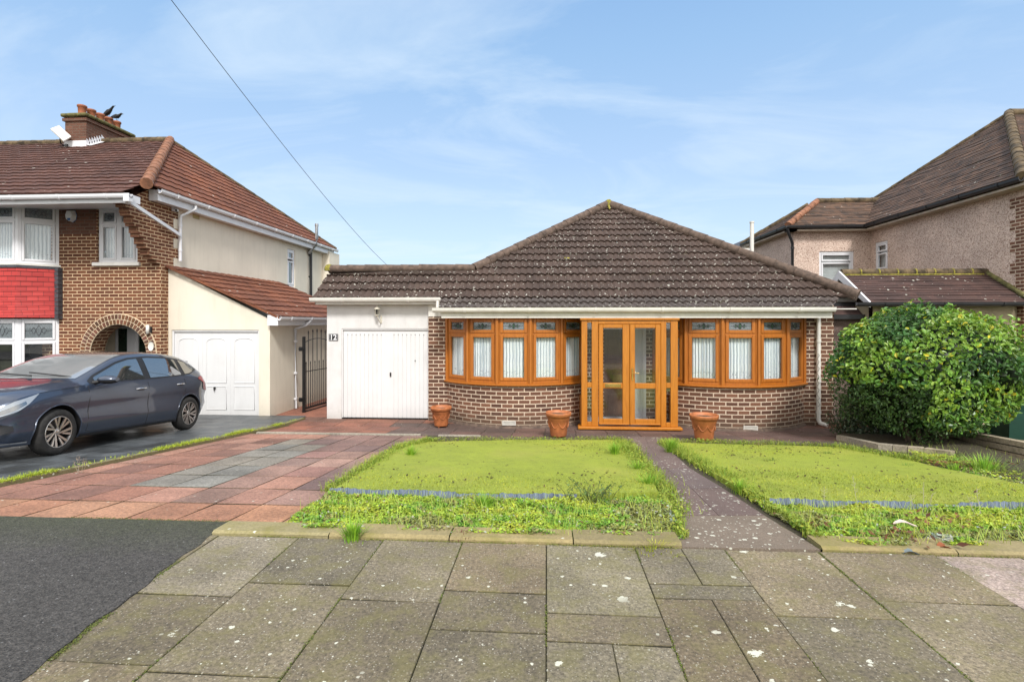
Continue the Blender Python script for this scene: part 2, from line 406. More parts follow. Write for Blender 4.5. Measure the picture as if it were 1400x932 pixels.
def turf():
    t=NT('artificial_turf'); co=t.coord(); f=t.noise(co,170,3,.8); m=t.noise(co,2.2,6,.65)
    c=t.ramp(f,[(.3,(.16,.20,.014)),(.5,(.31,.38,.03)),(.72,(.50,.55,.09))])
    c=t.mix(t.ramp(m,[(.38,0.),(.66,.5)]),c,(.21,.26,.03)); c=t.mix(t.ramp(t.noise(co,13,5,.7),[(.52,0.),(.68,.5)]),c,(.16,.19,.03)); c=t.mix(t.ramp(t.noise(co,.9,4,.6),[(.5,0.),(.7,.4)]),c,(.42,.40,.08))
    c=t.mix(t.ramp(t.noise(co,9,6,.8),[(.66,0.),(.74,.6)]),c,(.07,.075,.02))
    t.base(c); t.rough(.8); t.bump(f,.8,.015); return t.mat
M['turf']=turf()
def leafmat(name,rough=.4,gloss=.5):
    t=NT(name); a=t.n('ShaderNodeAttribute',attribute_name='tint')
    t.base(a.outputs['Color']); t.rough(rough); t.b.inputs['Specular IOR Level'].default_value=gloss
    nt=t.t; out=nt.nodes['Material Output']; tl=t.n('ShaderNodeBsdfTranslucent'); t.L(a.outputs['Color'],tl.inputs[0])
    mx=t.n('ShaderNodeMixShader'); mx.inputs[0].default_value=.25; t.L(t.b.outputs[0],mx.inputs[1]); t.L(tl.outputs[0],mx.inputs[2]); t.L(mx.outputs[0],out.inputs[0])
    return t.mat
M['leaf']=leafmat('glossy_leaf',.36,.5)
M['weed']=leafmat('weed_leaf',.6,.3)
M['bark']=plain('bark',(.10,.075,.05),.9,var=.3,bump=.4)
M['oldwall']=tinted('weathered_block',.9,25,.55,1.35,bump=.6,moss=(3,.52,.6,(.11,.10,.04)))
M['ground']=plain('far_ground',(.09,.10,.05),.95,var=.3,scale=.5)
M['edge_blue']=None
def bluestrip():
    t=NT('grey_blue_plastic_edging'); co=t.coord()
    mp=t.n('ShaderNodeMapping',i_Vector=co); mp.inputs['Scale'].default_value=(60,60,2)
    nz=t.noise(mp.outputs[0],1.,4,.7)
    t.base(t.ramp(nz,[(.35,(.04,.055,.09)),(.65,(.17,.215,.29))])); t.rough(.7); return t.mat
M['edge_blue']=bluestrip()
# ================================================================== GROUND
def sheet(mb, x0,x1,ys,off,m=0,c=None):
    for a,b in zip(ys[:-1],ys[1:]):
        mb.face([(x0,a,gz(a)+off),(x1,a,gz(a)+off),(x1,b,gz(b)+off),(x0,b,gz(b)+off)],m,c=c)
mb=MB()
for a,b,za,zb in ((-120,.78,-.2,-.2),(.78,3.85,-.07,-.07),(3.85,10.85,-.07,ZF-.05),(10.85,160,ZF-.05,ZF-.05)):
    mb.face([(-150,a,za),(150,a,za),(150,b,zb),(-150,b,zb)])
mb.face([(-150,.78,-.2),(150,.78,-.2),(150,.78,-.07),(-150,.78,-.07)])
struct(mb.build('ground',M['ground']),'grass and soil ground stretching away behind the houses','ground')
mb=MB(); mb.box((-150,-7,-.19),(150,.70,-.13)); struct(mb.build('road',M['road']),'dark asphalt road running past the pavement','road')
mb=MB()
x=-30
while x<30: mb.bbox((x,.70,-.19),(x+.905,.83,.004),.012); x+=.915
struct(mb.build('kerb',M['slab']),'concrete kerb between pavement and road','kerb')

# pavement slabs
def slabtint(base,var=.12):
    k=1+random.uniform(-var,var); w=random.uniform(-.05,.05)
    return (base[0]*k*(1+w),base[1]*k,base[2]*k*(1-w))
def slab(mb,x0,x1,y0,y1,gap=.0022,off=0.,c=None,th=.05,tilt=.004,bev=.006):
    z=[off+random.uniform(-tilt,tilt) for _ in range(4)]
    g=gap; bev=min(bev,.0035)
    h_=g+.0025
    pts=[(x0+g,y0+h_),(x1-g,y0+h_),(x1-g,y1-h_),(x0+g,y1-h_)]
    ins=[(x0+g+bev,y0+h_+bev),(x1-g-bev,y0+h_+bev),(x1-g-bev,y1-h_-bev),(x0+g+bev,y1-h_-bev)]
    top=[Vector((p[0],p[1],gz(p[1])+zz)) for p,zz in zip(ins,z)]
    ed=[Vector((p[0],p[1],gz(p[1])+zz-bev)) for p,zz in zip(pts,z)]
    bt=[e-Vector((0,0,th)) for e in ed]
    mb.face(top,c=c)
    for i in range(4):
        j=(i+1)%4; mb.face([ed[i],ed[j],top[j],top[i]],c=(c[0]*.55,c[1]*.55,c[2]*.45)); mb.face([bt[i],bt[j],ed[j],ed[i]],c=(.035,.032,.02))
cols=[(282,399,[812,905]),(399,521,[797.5,921]),(521,631.5,[821]),(631.5,747,[809,862]),(747,866,[840,880]),(866,983,[799,819]),(983,1103,[844]),(1103,1246,[824]),(1246,1350,[874]),(1350,1462,[800])]
mb=MB(); YB=3.825
xs=[G(c[0],743).x for c in cols]+[G(1462,743).x]
PAV=(.168,.138,.092)
for i,(a,b,js) in enumerate(cols):
    x0,x1=xs[i],xs[i+1]; ys=[YB]
    for j in js: ys.append(G((a+b)/2+((a+b)/2-747)*(j-743)/303,j).y)
    while ys[-1]-.75>.95: ys.append(ys[-1]-.75)
    ys.append(.84)
    for k in range(len(ys)-1):
        t=slabtint(PAV,.22)
        if a==1246 and k==0: t=(.32,.25,.215)
        if a==282 and k==0: t=(.21,.18,.13)
        if a==747 and k==0: t=(.19,.165,.11)
        # one or two slabs cracked across
        if (a,k) in ((866,0),(866,2),(747,2)):
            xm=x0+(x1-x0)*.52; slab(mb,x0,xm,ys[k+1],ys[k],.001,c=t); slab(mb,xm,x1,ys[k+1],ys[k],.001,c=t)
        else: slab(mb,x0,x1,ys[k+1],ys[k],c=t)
for s_,x0 in ((-1,xs[0]),(1,xs[-1])):
    x=x0
    while abs(x)<14:
        xn=x+s_*.6; y=YB-random.choice([0,.3])
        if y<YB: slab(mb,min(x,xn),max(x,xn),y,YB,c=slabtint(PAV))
        while y>.9:
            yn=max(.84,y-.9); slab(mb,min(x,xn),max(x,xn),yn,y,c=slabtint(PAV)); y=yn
            if y<1.0: break
        x=xn
struct(mb.build('pavement',M['slab']),'worn grey concrete slab pavement spotted with lichen','pavement')
mb=MB(); sheet(mb,-14,14,[.83,3.85],-.016); struct(mb.build('pavement_bed',M['joint']),'mossy bedding soil in the joints between the pavement slabs','soil')

# tarmac crossover
mb=MB(); A=G(320,712); B=G(25,932)
dx=(B.x-A.x)/(B.y-A.y)
ys=[.83,1.5,2.2,2.9,3.5,3.85,4.13]; pr=None
def tx(y,): return A.x+(y-A.y)*dx+.012*math.sin(y*9)+.008*math.sin(y*23)
Y=.83; 
while Y<4.13-1e-6:
    Y2=min(Y+.06,4.13)
    if Y<3.85<Y2: Y2=3.85
    q=[(-16,Y),(tx(Y),Y),(tx(Y2),Y2),(-16,Y2)]
    mb.face([(p[0],p[1],gz(p[1])+.007) for p in q])
    mb.face([(tx(Y),Y,-.03+gz(Y)),(tx(Y2),Y2,-.03+gz(Y2)),(tx(Y2),Y2,gz(Y2)+.007),(tx(Y),Y,gz(Y)+.007)])
    Y=Y2
struct(mb.build('tarmac_crossover',M['tarmac']),'dark tarmac vehicle crossover beside the slab pavement','driveway')

# edging strip between pavement and front garden
mb=MB()
x=A.x+.03
Lend=G(926,738).x; Rst=G(1112,745).x
def edging(x0,x1):
    x=x0
    while x<x1-.05:
        xn=min(x+.91,x1); zj=.028+random.uniform(-.006,.006)
        c=slabtint((.25,.205,.10),.16)
        p=[(x+.004,3.835,.012),(xn-.004,3.835,.012+random.uniform(-.004,.004)),(xn-.004,3.86,zj),(x+.004,3.86,zj)]
        mb.face(p,c=c)
        mb.face([(x+.004,3.86,zj),(xn-.004,3.86,zj),(xn-.004,4.06,zj-.006),(x+.004,4.06,zj-.006)],c=c)
        mb.face([(x+.004,4.06,zj-.006),(xn-.004,4.06,zj-.006),(xn-.004,4.07,-.09),(x+.004,4.07,-.09)],c=c)
        mb.face([(x+.004,3.835,-.05),(xn-.004,3.835,-.05),(xn-.004,3.835,.012),(x+.004,3.835,.012)],c=c)
        x=xn
edging(A.x+.03,Lend); edging(Rst,8.0)
w0=G(1062,715,.01); w1=G(1100,736,.01); w2=G(1122,750,.01)
mb.face([w1,w2,(Rst+.003,3.84,.01),(Rst+.003,3.862,.026),(Rst+.003,4.058,.02),(w0.x+.05,4.062,w0.z+.02)],c=(.20,.18,.09))
mb.face([(w0.x,w0.y,-.04),(w2.x,w2.y,-.04),w2,w1,(w0.x+.05,4.062,w0.z+.02)],c=(.12,.11,.05))
struct(mb.build('garden_edging_strip',M['edging']),'mossy yellowed concrete strip between pavement and gardens','kerb')

# red and grey slab driveway
mb=MB(); XA=G(53.6,698.6).x; RED=[(.28,.135,.095),(.25,.12,.085),(.32,.17,.125),(.20,.10,.075)]; PINK=(.28,.17,.135); MAR=(.185,.11,.095); GRY=(.205,.188,.16)
def kx(y):   # neighbour kerb line
    a=G(415,573); b=G(0,665); return a.x+(y-a.y)*(b.x-a.x)/(b.y-a.y)
dr=G(400,712); df=G(560,605)
def ex(y): return dr.x+(y-dr.y)*(df.x-dr.x)/(df.y-dr.y)
c0=XA-3*.45
ncol=0; xc=c0
rowsY=[4.14,4.69]+[4.69+.6*k for k in range(1,9)]
rowsY[-1]=9.52
while xc<-1.7:
    for r in range(len(rowsY)-1):
        x0=max(xc,kx(rowsY[r])+.05); x1=min(xc+.45,ex(rowsY[r])+.12)
        if x1-x0<.06: continue
        mid=(xc+.225)
        c=random.choice(RED)
        if -4.45<mid<-3.55 and r>=2 and not (r==8): c=GRY
        elif mid>-3.5: c=random.choice([PINK,PINK,RED[2],(.27,.145,.12)]) if r<6 else MAR
        if mid>-2.7: c=random.choice([MAR,(.23,.14,.115),PINK])
        if r>=7 and mid>-3.9: c=MAR
        if r==0: c=random.choice([(.33,.17,.10),(.31,.15,.09)])
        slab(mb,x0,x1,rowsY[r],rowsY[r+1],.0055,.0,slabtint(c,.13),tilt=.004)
    xc+=.45
struct(mb.build('driveway',M['slab_drive']),'driveway of red and grey concrete slabs leading to the white garage','driveway')
mb=MB(); sheet(mb,-6.2,-1.5,[4.1,9.6],-.02); sheet(mb,-6.2,6.4,[9.55,10.85,12.0],-.02); sheet(mb,-1.6,6.4,[8.8,9.56],-.022)
struct(mb.build('driveway_bed',M['joint']),'dark bedding soil in the joints between driveway slabs','soil')
mb=MB(); mb.box((kx(9.5)+.12,9.535,gz(9.53)-.05),(ex(9.5)-.0,9.60,gz(9.55)+.022),c=(.34,.31,.25))
mb.box((-1.98,9.535,gz(9.53)-.05),(-1.2,9.59,gz(9.55)+.02),c=(.34,.31,.25))
struct(mb.build('pale_threshold_strip',M['slab_drive']),'pale concrete strip across the top of the driveway','kerb')
# house front paving
mb=MB(); y=9.62
ysH=[9.61,10.2,10.85,11.3,11.9]
for r in range(4):
    x=kx(ysH[r])+.1
    if r>1: x=-6.3
    while x<6.3:
        xn=x+.6
        c=random.choice([(.10,.065,.055),(.12,.07,.058),(.09,.062,.055)])
        if x<-3.6 or (r==3 and x<-1.5): c=random.choice([(.24,.095,.06),(.20,.085,.06)])
        if r==3: c=random.choice([(.22,.09,.055),(.17,.085,.06)])
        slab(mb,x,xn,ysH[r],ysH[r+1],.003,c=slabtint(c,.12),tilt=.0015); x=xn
x=-1.45
while x<5.6:
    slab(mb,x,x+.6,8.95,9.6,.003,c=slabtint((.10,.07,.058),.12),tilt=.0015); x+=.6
struct(mb.build('house_front_paving',M['slab_drive']),'damp dark red and brown paving along the front of the bungalow','paving')
# side passage floor
mb=MB(); mb.box((-6.4,11.9,ZF-.05),(-5.0,17,ZF+.0),c=(.27,.11,.07)); struct(mb.build('side_passage_paving',M['slab_drive']),'red paving in the passage behind the black gate','paving')
# garden path
mb=MB()
Lp=[(858,597),(864,612),(880,640),(903,670),(920,705),(926,748)]
Rp=[(905,597),(912,612),(943,640),(988,667),(1046,705),(1124,752)]
for i in range(len(Lp)-1):
    l0,l1,r0,r1=G(*Lp[i]),G(*Lp[i+1]),G(*Rp[i]),G(*Rp[i+1])
    fr=[(0,.5),(.5,1)] if i<4 else [(0,1)]
    for f0,f1 in fr:
        q=[l1.lerp(r1,f0),l1.lerp(r1,f1),l0.lerp(r0,f1),l0.lerp(r0,f0)]
        c=slabtint((.135,.095,.085) if i<4 else (.175,.135,.10),.08)
        cen=sum(q,Vector())/4; q=[p+(cen-p).normalized()*.007+Vector((0,0,.004)) for p in q]
        mb.face(q,c=c); 
        for k in range(4):
            a,b=q[k],q[(k+1)%4]; mb.face([a,b,b-Vector((0,0,.05)),a-Vector((0,0,.05))],c=c)
struct(mb.build('garden_path',M['slab_path']),'narrow brown slab path from the pavement to the porch, speckled white','path')
# soil of both garden beds
mb=MB(); sheet(mb,ex(4.2)-.12,8.5,[4.06,9.62],-.005); struct(mb.build('garden_soil',M['soil']),'bare soil under the weeds and lawns of the front garden','soil')
mb=MB(); sheet(mb,-16,-6.6,[9.6,10.85,11.7],-.01); struct(mb.build('soil_by_house',M['soil']),'soil strip below the neighbouring bay window','soil')

# neighbour driveway
mb=MB(); ys=[4.14,5,6,7,8,9,10,10.85,11.85]
for a,b in zip(ys[:-1],ys[1:]):
    mb.face([(-17,a,gz(a)+.03),(kx(a)-.06,a,gz(a)+.03),(kx(b)-.06,b,gz(b)+.03),(-17,b,gz(b)+.03)])
struct(mb.build('neighbour_driveway',M['imprint']),'dark grey imprinted concrete driveway under the parked car','driveway')
mb=MB(); y=4.14
while y<11.6:
    y2=min(y+.9,11.6); c=slabtint((.20,.18,.10),.2)
    a,b=kx(y),kx(y2); z0,z1=gz(y)+.04,gz(y2)+.04
    q=[(a-.06,y+.005,z0),(a+.03,y+.005,z0),(b+.03,y2-.005,z1),(b-.06,y2-.005,z1)]
    mb.face(q,c=c)
    mb.face([(a+.03,y,z0-.1),(b+.03,y2,z1-.1),(b+.03,y2,z1),(a+.03,y,z0)],c=(.17,.145,.07))
    mb.face([(a-.06,y,z0-.1),(b-.06,y2,z1-.1),(b-.06,y2,z1),(a-.06,y,z0)],c=c)
    y=y2
struct(mb.build('driveway_kerb',M['edging']),'low mossy kerb dividing the two driveways','kerb')

# ================================================================== LAWNS
def lofs(y): return .02+.05*max(0,min(1,(7.2-y)/1.7))
def lawn(name,poly,off,label):
    mb=MB(); top=[]
    for x,y in poly:
        p=G(x,y,.05); p=G(x,y,lofs(p.y)); top.append(p)
    mb.face(top,0); 
    for i in range(len(top)):
        a,b=top[i],top[(i+1)%len(top)]; mb.face([a,b,b-Vector((0,0,a.z-gz(a.y)+.03)),a-Vector((0,0,a.z-gz(a.y)+.03))],0)
    o=mb.build(name,M['turf']); struct(o,label,'lawn'); return top
LL=[(560,604),(700,601),(846,601),(868,626),(890,655),(900,672),(760,676),(600,671),(456,668)]
RL=[(908,603),(960,606),(1060,608),(1150,611),(1232,626),(1300,642),(1400,662),(1580,698),(1575,694),(1400,687),(1230,686),(1055,682),(1005,662),(940,627)]
lawnL=lawn('lawn',LL,.07,'bright artificial lawn between the driveway and the path')
lawnR=lawn('lawn',RL,.07,'bright artificial lawn between the path and the leafy bush')
def inpoly(p,poly):
    c=False; j=len(poly)-1
    for i in range(len(poly)):
        if (poly[i].y>p[1])!=(poly[j].y>p[1]) and p[0]<(poly[j].x-poly[i].x)*(p[1]-poly[i].y)/(poly[j].y-poly[i].y)+poly[i].x: c=not c
        j=i
    return c
def scatter(poly,n,dens=None):
    x0=min(p.x for p in poly); x1=max(p.x for p in poly); y0=min(p.y for p in poly); y1=max(p.y for p in poly)
    out=[]; t=0
    while len(out)<n and t<n*12:
        t+=1; x=random.uniform(x0,x1); y=random.uniform(y0,y1)
        if inpoly((x,y),poly) and (dens is None or random.random()<dens(x,y)): out.append((x,y))
    return out
def blade(mb,p,h,w,lean,c,seg=2):
    a=random.uniform(0,2*math.pi); d=Vector((math.cos(a),math.sin(a),0)); s=Vector((-d.y,d.x,0))*w
    pts=[p+Vector((0,0,h*t))+d*lean*h*t*t for t in [i/seg for i in range(seg+1)]]
    for i in range(seg):
        w0=1-i/seg*.7; w1=1-(i+1)/seg*.7 if i<seg-1 else .05
        mb.face([pts[i]-s*w0,pts[i]+s*w0,pts[i+1]+s*w1,pts[i+1]-s*w1],c=c)
def col(base,v=.3):
    k=random.uniform(1-v,1+v); return (base[0]*k*random.uniform(.85,1.15),base[1]*k,base[2]*k*random.uniform(.7,1.3))
for nm,poly,n,lab in (('lawn_pile',lawnL,17000,'short pile fibres of the lawn beside the driveway'),('lawn_pile',lawnR,19000,'short pile fibres of the lawn beside the bush')):
    mb=MB()
    for x,y in scatter(poly,n):
        nz=noise.noise(Vector((x*1.5,y*1.5,0)))
        c=col((.38,.42,.05) if nz>-.1 else (.24,.29,.035),.38)
        blade(mb,Vector((x,y,gz(y)+lofs(y)-.002)),random.uniform(.007,.017),.004,random.uniform(.2,1.),c,1)
    tag(mb.build(nm,M['weed']),lab,'grass',kind='stuff')
# lawn edging strips (corrugated plastic)
def edgestrip(pts,label):
    mb=MB(); rows=[[],[],[],[]]
    seg=[(pts[i+1]-pts[i]).length for i in range(len(pts)-1)]; L=sum(seg); n=int(L/.011); y0=0
    for i in range(n+1):
        d=L*i/n; k=0
        while k<len(seg)-1 and d>seg[k]: d-=seg[k]; k+=1
        p=pts[k].lerp(pts[k+1],min(1,d/seg[k])); t=i/n
        y=p.y-.022+.006*math.sin(t*31)+.0045*math.sin(i*1.6); z=gz(p.y); h=p.z-z+.010+.006*math.sin(t*23)+.004*math.sin(i*.9)-(.02 if (i//38)%7==3 else 0)
        rows[0].append(Vector((p.x,y,z-.03))); rows[1].append(Vector((p.x,y-.005,z+h))); rows[2].append(Vector((p.x,y+.006,z+h))); rows[3].append(Vector((p.x,y+.011,z-.03)))
    mb.grid(rows)
    tag(mb.build('lawn_edging',M['edge_blue']),label,'lawn edging','plastic lawn edging strips')
edgestrip([lawnL[8]+Vector((-.03,0,0)),lawnL[7],lawnL[6],lawnL[6].lerp(lawnL[5],.2)],'grey blue corrugated plastic edging along the lawn beside the driveway')
edgestrip([lawnR[11]+Vector((-.03,0,0)),lawnR[10],lawnR[9],lawnR[8]],'grey blue corrugated plastic edging along the lawn below the leafy bush')

# ================================================================== WEEDS
WB1=[G(x,y) for x,y in ((393,713),(455,676),(620,683),(780,687),(905,678),(918,700),(934,738),(760,737),(560,731),(420,727),(388,721))]
WB2=[G(x,y) for x,y in ((1010,672),(1055,692),(1230,696),(1400,698),(1600,702),(1640,752),(1300,751),(1190,752),(1120,741),(1050,702))]
def leafquad(mb,p,L,W,nrm,c,fold=.0):
    a=random.uniform(0,2*math.pi); t=nrm.orthogonal().normalized(); t=Matrix.Rotation(a,3,nrm)@t; s=nrm.cross(t).normalized()
    mb.face([p-t*L*.5,p+s*W*.5,p+t*L*.5,p-s*W*.5],c=c)
def weedbed(name,poly,n,label,pale_side=None):
    mb=MB()
    for x,y in scatter(poly,n):
        k=noise.noise(Vector((x*2.6,y*3.2,5)))+.5*noise.noise(Vector((x*8,y*8,1)))
        h=max(.008,.038+.055*k); z=gz(y)+h*random.uniform(.35,1.05)
        q=noise.noise(Vector((x*1.7+4,y*2.5,9)))+.35*noise.noise(Vector((x*7,y*7,3)))
        if q>.22: c=col((.44,.50,.06),.3)
        elif q>-.02: c=col((.34,.46,.05),.35)
        elif q>-.22: c=col((.20,.37,.045),.35)
        else: c=col((.27,.29,.09),.4)
        r=random.random()
        if r<.025: c=col((.22,.11,.05),.4)
        if r>.955: c=col((.42,.44,.30),.2)
        if pale_side and pale_side(x,y)+.25*noise.noise(Vector((x*9,y*9,2)))>1.05: c=col((.46,.50,.42),.18)
        nr=Vector((random.gauss(0,.55),random.gauss(0,.55),1)).normalized()
        leafquad(mb,Vector((x,y,z)),random.uniform(.016,.042),random.uniform(.010,.022),nr,c)
    for x,y in scatter(poly,n//22):
        blade(mb,Vector((x,y,gz(y))),random.uniform(.06,.16),.0025,random.uniform(.2,1.1),col((.40,.50,.09),.3),3)
    return tag(mb.build(name,M['weed']),label,'weeds',kind='stuff')
pe=G(922,712); pk=G(760,723)
weedbed('weeds',WB1,32000,'low green weeds between the left lawn edging and the pavement',lambda x,y: 1.05-min(abs(x-pe.x)*2.2,abs(y-4.12)*4+.25))
pe2=G(1262,730)
weedbed('weeds',WB2,44000,'straggly yellow green weeds between the right lawn edging and the pavement',lambda x,y: 1.32-2.3*abs(x-pe2.x)-2*abs(y-4.1))
WB3=[G(x,y) for x,y in ((1232,614),(1300,606),(1400,634),(1560,680),(1500,672),(1400,664),(1345,657),(1290,640))]
weedbed('weeds',WB3,9000,'patchy weeds and litter on the soil between the bush and the right lawn')
# strip of weeds on the kerb of the driveways
mb=MB()
for i in range(9000):
    y=random.uniform(4.3,11.3); k=noise.noise(Vector((y*1.35,2.2,0)))
    if k<-.02+ (0.1 if y>8.2 else 0) and random.random()>.12: continue
    x=kx(y)+random.gauss(-.03,.035); z=gz(y)+.038
    c=col((.40,.48,.05),.3)
    if random.random()<.6: blade(mb,Vector((x,y,z)),random.uniform(.02,.05+.05*max(0,k)),.003,random.uniform(.3,1.2),c,2)
    else: leafquad(mb,Vector((x,y,z+random.uniform(0,.025))),.03,.014,Vector((random.gauss(0,.4),random.gauss(0,.4),1)).normalized(),c)
tag(mb.build('kerb_weeds',M['weed']),'moss and grass growing along the kerb between the driveways','weeds',kind='stuff')
# fringe of grass along edges of the lawns
def fringe(pts,n,label,hmax=.11,wd=.06):
    mb=MB(); w=[G(*p) for p in pts]; seg=[(w[i+1]-w[i]).length for i in range(len(w)-1)]; T=sum(seg)
    for _ in range(n):
        t=random.uniform(0,T); i=0
        while t>seg[i]: t-=seg[i]; i+=1
        p=w[i].lerp(w[i+1],t/seg[i]); k=.5+noise.noise(Vector((p.x*2.3,p.y*2.3,7)))
        x=p.x+random.gauss(0,wd); y=p.y+random.gauss(0,wd); base=Vector((x,y,gz(y)))
        c=col((.30,.36,.05) if random.random()<.6 else (.20,.30,.035),.3)
        if random.random()<.65: blade(mb,base,random.uniform(.04,.05+hmax*max(.1,k)),.003,random.uniform(.3,1.1),c,3)
        else: leafquad(mb,base+Vector((0,0,random.uniform(.01,.07))),.035,.018,Vector((random.gauss(0,.5),random.gauss(0,.5),1)).normalized(),c)
    tag(mb.build('grass_fringe',M['weed']),label,'grass',kind='stuff')
fringe([(452,671),(480,655),(520,630),(548,612),(590,603)],3800,'rough grass fringe between the driveway and the left lawn')
fringe([(850,604),(872,628),(893,655),(910,680),(924,705)],5200,'rough grass fringe between the left lawn and the path',wd=.08)
fringe([(908,606),(940,625),(975,645),(1008,664),(1050,690)],5200,'rough grass fringe between the path and the right lawn')
fringe([(1150,613),(1235,628),(1300,636),(1345,640),(1400,655)],2600,'rough grass fringe between the right lawn and the bush bed',wd=.09)

fringe([(560,604),(640,602),(760,602),(850,601)],1500,'thin grass fringe along the back of the left lawn',hmax=.04,wd=.03)
fringe([(905,604),(1000,606),(1100,609),(1160,612)],1800,'thin grass fringe along the back of the right lawn',hmax=.06,wd=.05)
fringe([(1048,694),(1082,713),(1120,742)],1500,'short weeds along the path edge beside the right weed bed',hmax=.03,wd=.025)
fringe([(905,690),(924,708),(932,736)],1100,'short weeds along the path edge beside the left weed bed',hmax=.03,wd=.025)
def tuft(px,py,n,h,label,spread=.07,base=(.18,.32,.03),lean=1.0):
    mb=MB(); o=G(px,py)
    for _ in range(n):
        a=random.uniform(0,2*math.pi); r=abs(random.gauss(0,spread*.6)); p=Vector((o.x+r*math.cos(a),o.y+r*math.sin(a)*.8,0)); p.z=gz(p.y)-.005
        L=h*random.uniform(.45,1.05); d=Vector((math.cos(a),math.sin(a),0)); le=lean*random.uniform(.3,1.0)*(r/spread+.4)
        c=col(tuple(q*1.35 for q in base),.35); s=Vector((-d.y,d.x,0))*.0035; pp=[p+Vector((0,0,L*(t-.22*t*t*le)))+d*L*le*.75*t*t for t in (0,.35,.7,1)]
        for i in range(3):
            w0=(1,.9,.6,.05)[i]; w1=(1,.9,.6,.05)[i+1]; mb.face([pp[i]-s*w0,pp[i]+s*w0,pp[i+1]+s*w1,pp[i+1]-s*w1],c=c)
    tag(mb.build('grass_tuft',M['weed'],loc=o),label,'grass tuft','grass tufts')
tuft(482,737,210,.17,'bright grass tuft growing from the concrete strip in front of the left weed bed')
tuft(562,625,160,.20,'tall grass tuft at the back left corner of the left lawn',base=(.2,.34,.03))
tuft(841,622,190,.22,'grass tuft at the back right corner of the left lawn beside the path')
tuft(886,668,150,.20,'grass tuft at the front right corner of the left lawn')
tuft(872,645,110,.16,'small grass tuft halfway along the left lawn beside the path')
tuft(918,618,240,.24,'large grass tuft at the porch end of the right lawn')
tuft(1012,674,150,.17,'grass tuft beside the path above the end of the right edging strip')
tuft(1345,645,240,.26,'spreading grass tuft below the weathered block wall',spread=.22,base=(.2,.36,.04))
tuft(1306,646,90,.16,'small grass tuft between the brown leaves and the block wall',spread=.12)
tuft(895,747,120,.06,'flat yellow moss tuft on the pavement joint near the path',spread=.22,base=(.34,.36,.05),lean=1.6)
tuft(754,735,80,.06,'thin pale tuft on the concrete strip in line with the lawn centre',spread=.08,base=(.30,.38,.12))
tuft(632,732,220,.06,'low purple brown tuft in the joint of the concrete strip',spread=.13,base=(.14,.055,.05),lean=1.4)
tuft(662,694,160,.16,'green tuft in the weed bed below the middle of the edging strip',spread=.12)
for (px,py,lab,bs) in ((1012,608,'tiny weed at the back edge of the right lawn near the bay',(.14,.2,.03)),(1055,632,'dark flat weed patch in the middle of the right lawn',(.10,.15,.03)),(1132,622,'dark weed patch at the back of the right lawn nearest the downpipe',(.10,.16,.03)),(1238,640,'weed patch on the right lawn in front of the bush',(.10,.18,.03)),(1040,610,'brownish weed on the back of the right lawn below the air vent',(.15,.13,.05)),(1190,668,'sparse weed growing from the front of the right lawn',(.09,.12,.03)),(1300,665,'low dark weed near the far side of the right lawn',(.09,.15,.03))):
    tuft(px,py,70,.085,lab,spread=.13,base=bs,lean=1.5)
# moss and grass in the pavement joints
mb=MB()
def jl(a,b,n,thr=.0,w=.006,c0=(.20,.24,.04)):
    a=G(*a);b=G(*b)
    for _ in range(n):
        t=random.random(); p=a.lerp(b,t)
        if noise.noise(Vector((p.x*2.1,p.y*2.1,8)))<thr: continue
        q=Vector((p.x+random.gauss(0,w),p.y+random.gauss(0,w),gz(p.y)+random.uniform(-.004,.006)))
        leafquad(mb,q,random.uniform(.006,.016),random.uniform(.004,.009),Vector((random.gauss(0,.4),random.gauss(0,.4),1)).normalized(),col(c0,.4))
def jw(x0,y0,x1,y1,n,thr,w=.005,c0=(.13,.155,.035)):
    for _ in range(n):
        t=random.random(); x=x0+(x1-x0)*t; y=y0+(y1-y0)*t
        if noise.noise(Vector((x*2.3,y*2.3,8)))<thr: continue
        leafquad(mb,Vector((x+random.gauss(0,w),y+random.gauss(0,w),gz(y)+random.uniform(-.004,.004))),random.uniform(.006,.014),random.uniform(.004,.008),Vector((random.gauss(0,.4),random.gauss(0,.4),1)).normalized(),col(c0,.4))
for k,xx in enumerate(xs): jw(xx,1.0,xx,3.82,2400 if k==7 else 1100,-.2 if k==7 else .05)
yq_=1.0
while yq_<4.1: jw(tx(yq_)+.012,yq_,tx(yq_+.1)+.012,yq_+.1,160,-.15,.012); yq_+=.1
jw(-4,4.13,A.x,4.13,4200,-.2,.02); jw(A.x,3.83,Lend,3.83,3600,-.15,.012,(.20,.215,.05)); jw(A.x,4.07,Lend,4.07,3600,-.3,.03,(.24,.28,.05)); jw(Rst,3.83,6,3.83,2200,-.15,.012,(.20,.215,.05))
tag(mb.build('joint_moss',M['weed']),'green moss growing in the joints of the pavement slabs','moss',kind='stuff')
# dark scraps on the lawns
mb=MB()
for poly in (lawnL,lawnR):
    for x,y in scatter(poly,260,lambda x,y: noise.noise(Vector((x*1.3,y*1.3,3)))>-.05):
        leafquad(mb,Vector((x,y,gz(y)+lofs(y)+.012)),random.uniform(.02,.06),random.uniform(.012,.03),Vector((random.gauss(0,.3),random.gauss(0,.3),1)).normalized(),col((.07,.045,.02),.5))
for cx,cy,n in ((1310,640,160),(1280,720,60),(1230,742,40),(1130,730,20),(1360,640,70)):
    o=G(cx,cy)
    for _ in range(n):
        x=o.x+random.gauss(0,.16); y=o.y+random.gauss(0,.10)
        leafquad(mb,Vector((x,y,gz(y)+random.uniform(.02,.09))),random.uniform(.03,.08),random.uniform(.02,.045),Vector((random.gauss(0,.4),random.gauss(0,.4),1)).normalized(),col((.17,.075,.035),.5))
tag(mb.build('fallen_leaves',M['weed']),'brown fallen leaves and scraps scattered over lawns and bed','leaves',kind='stuff')
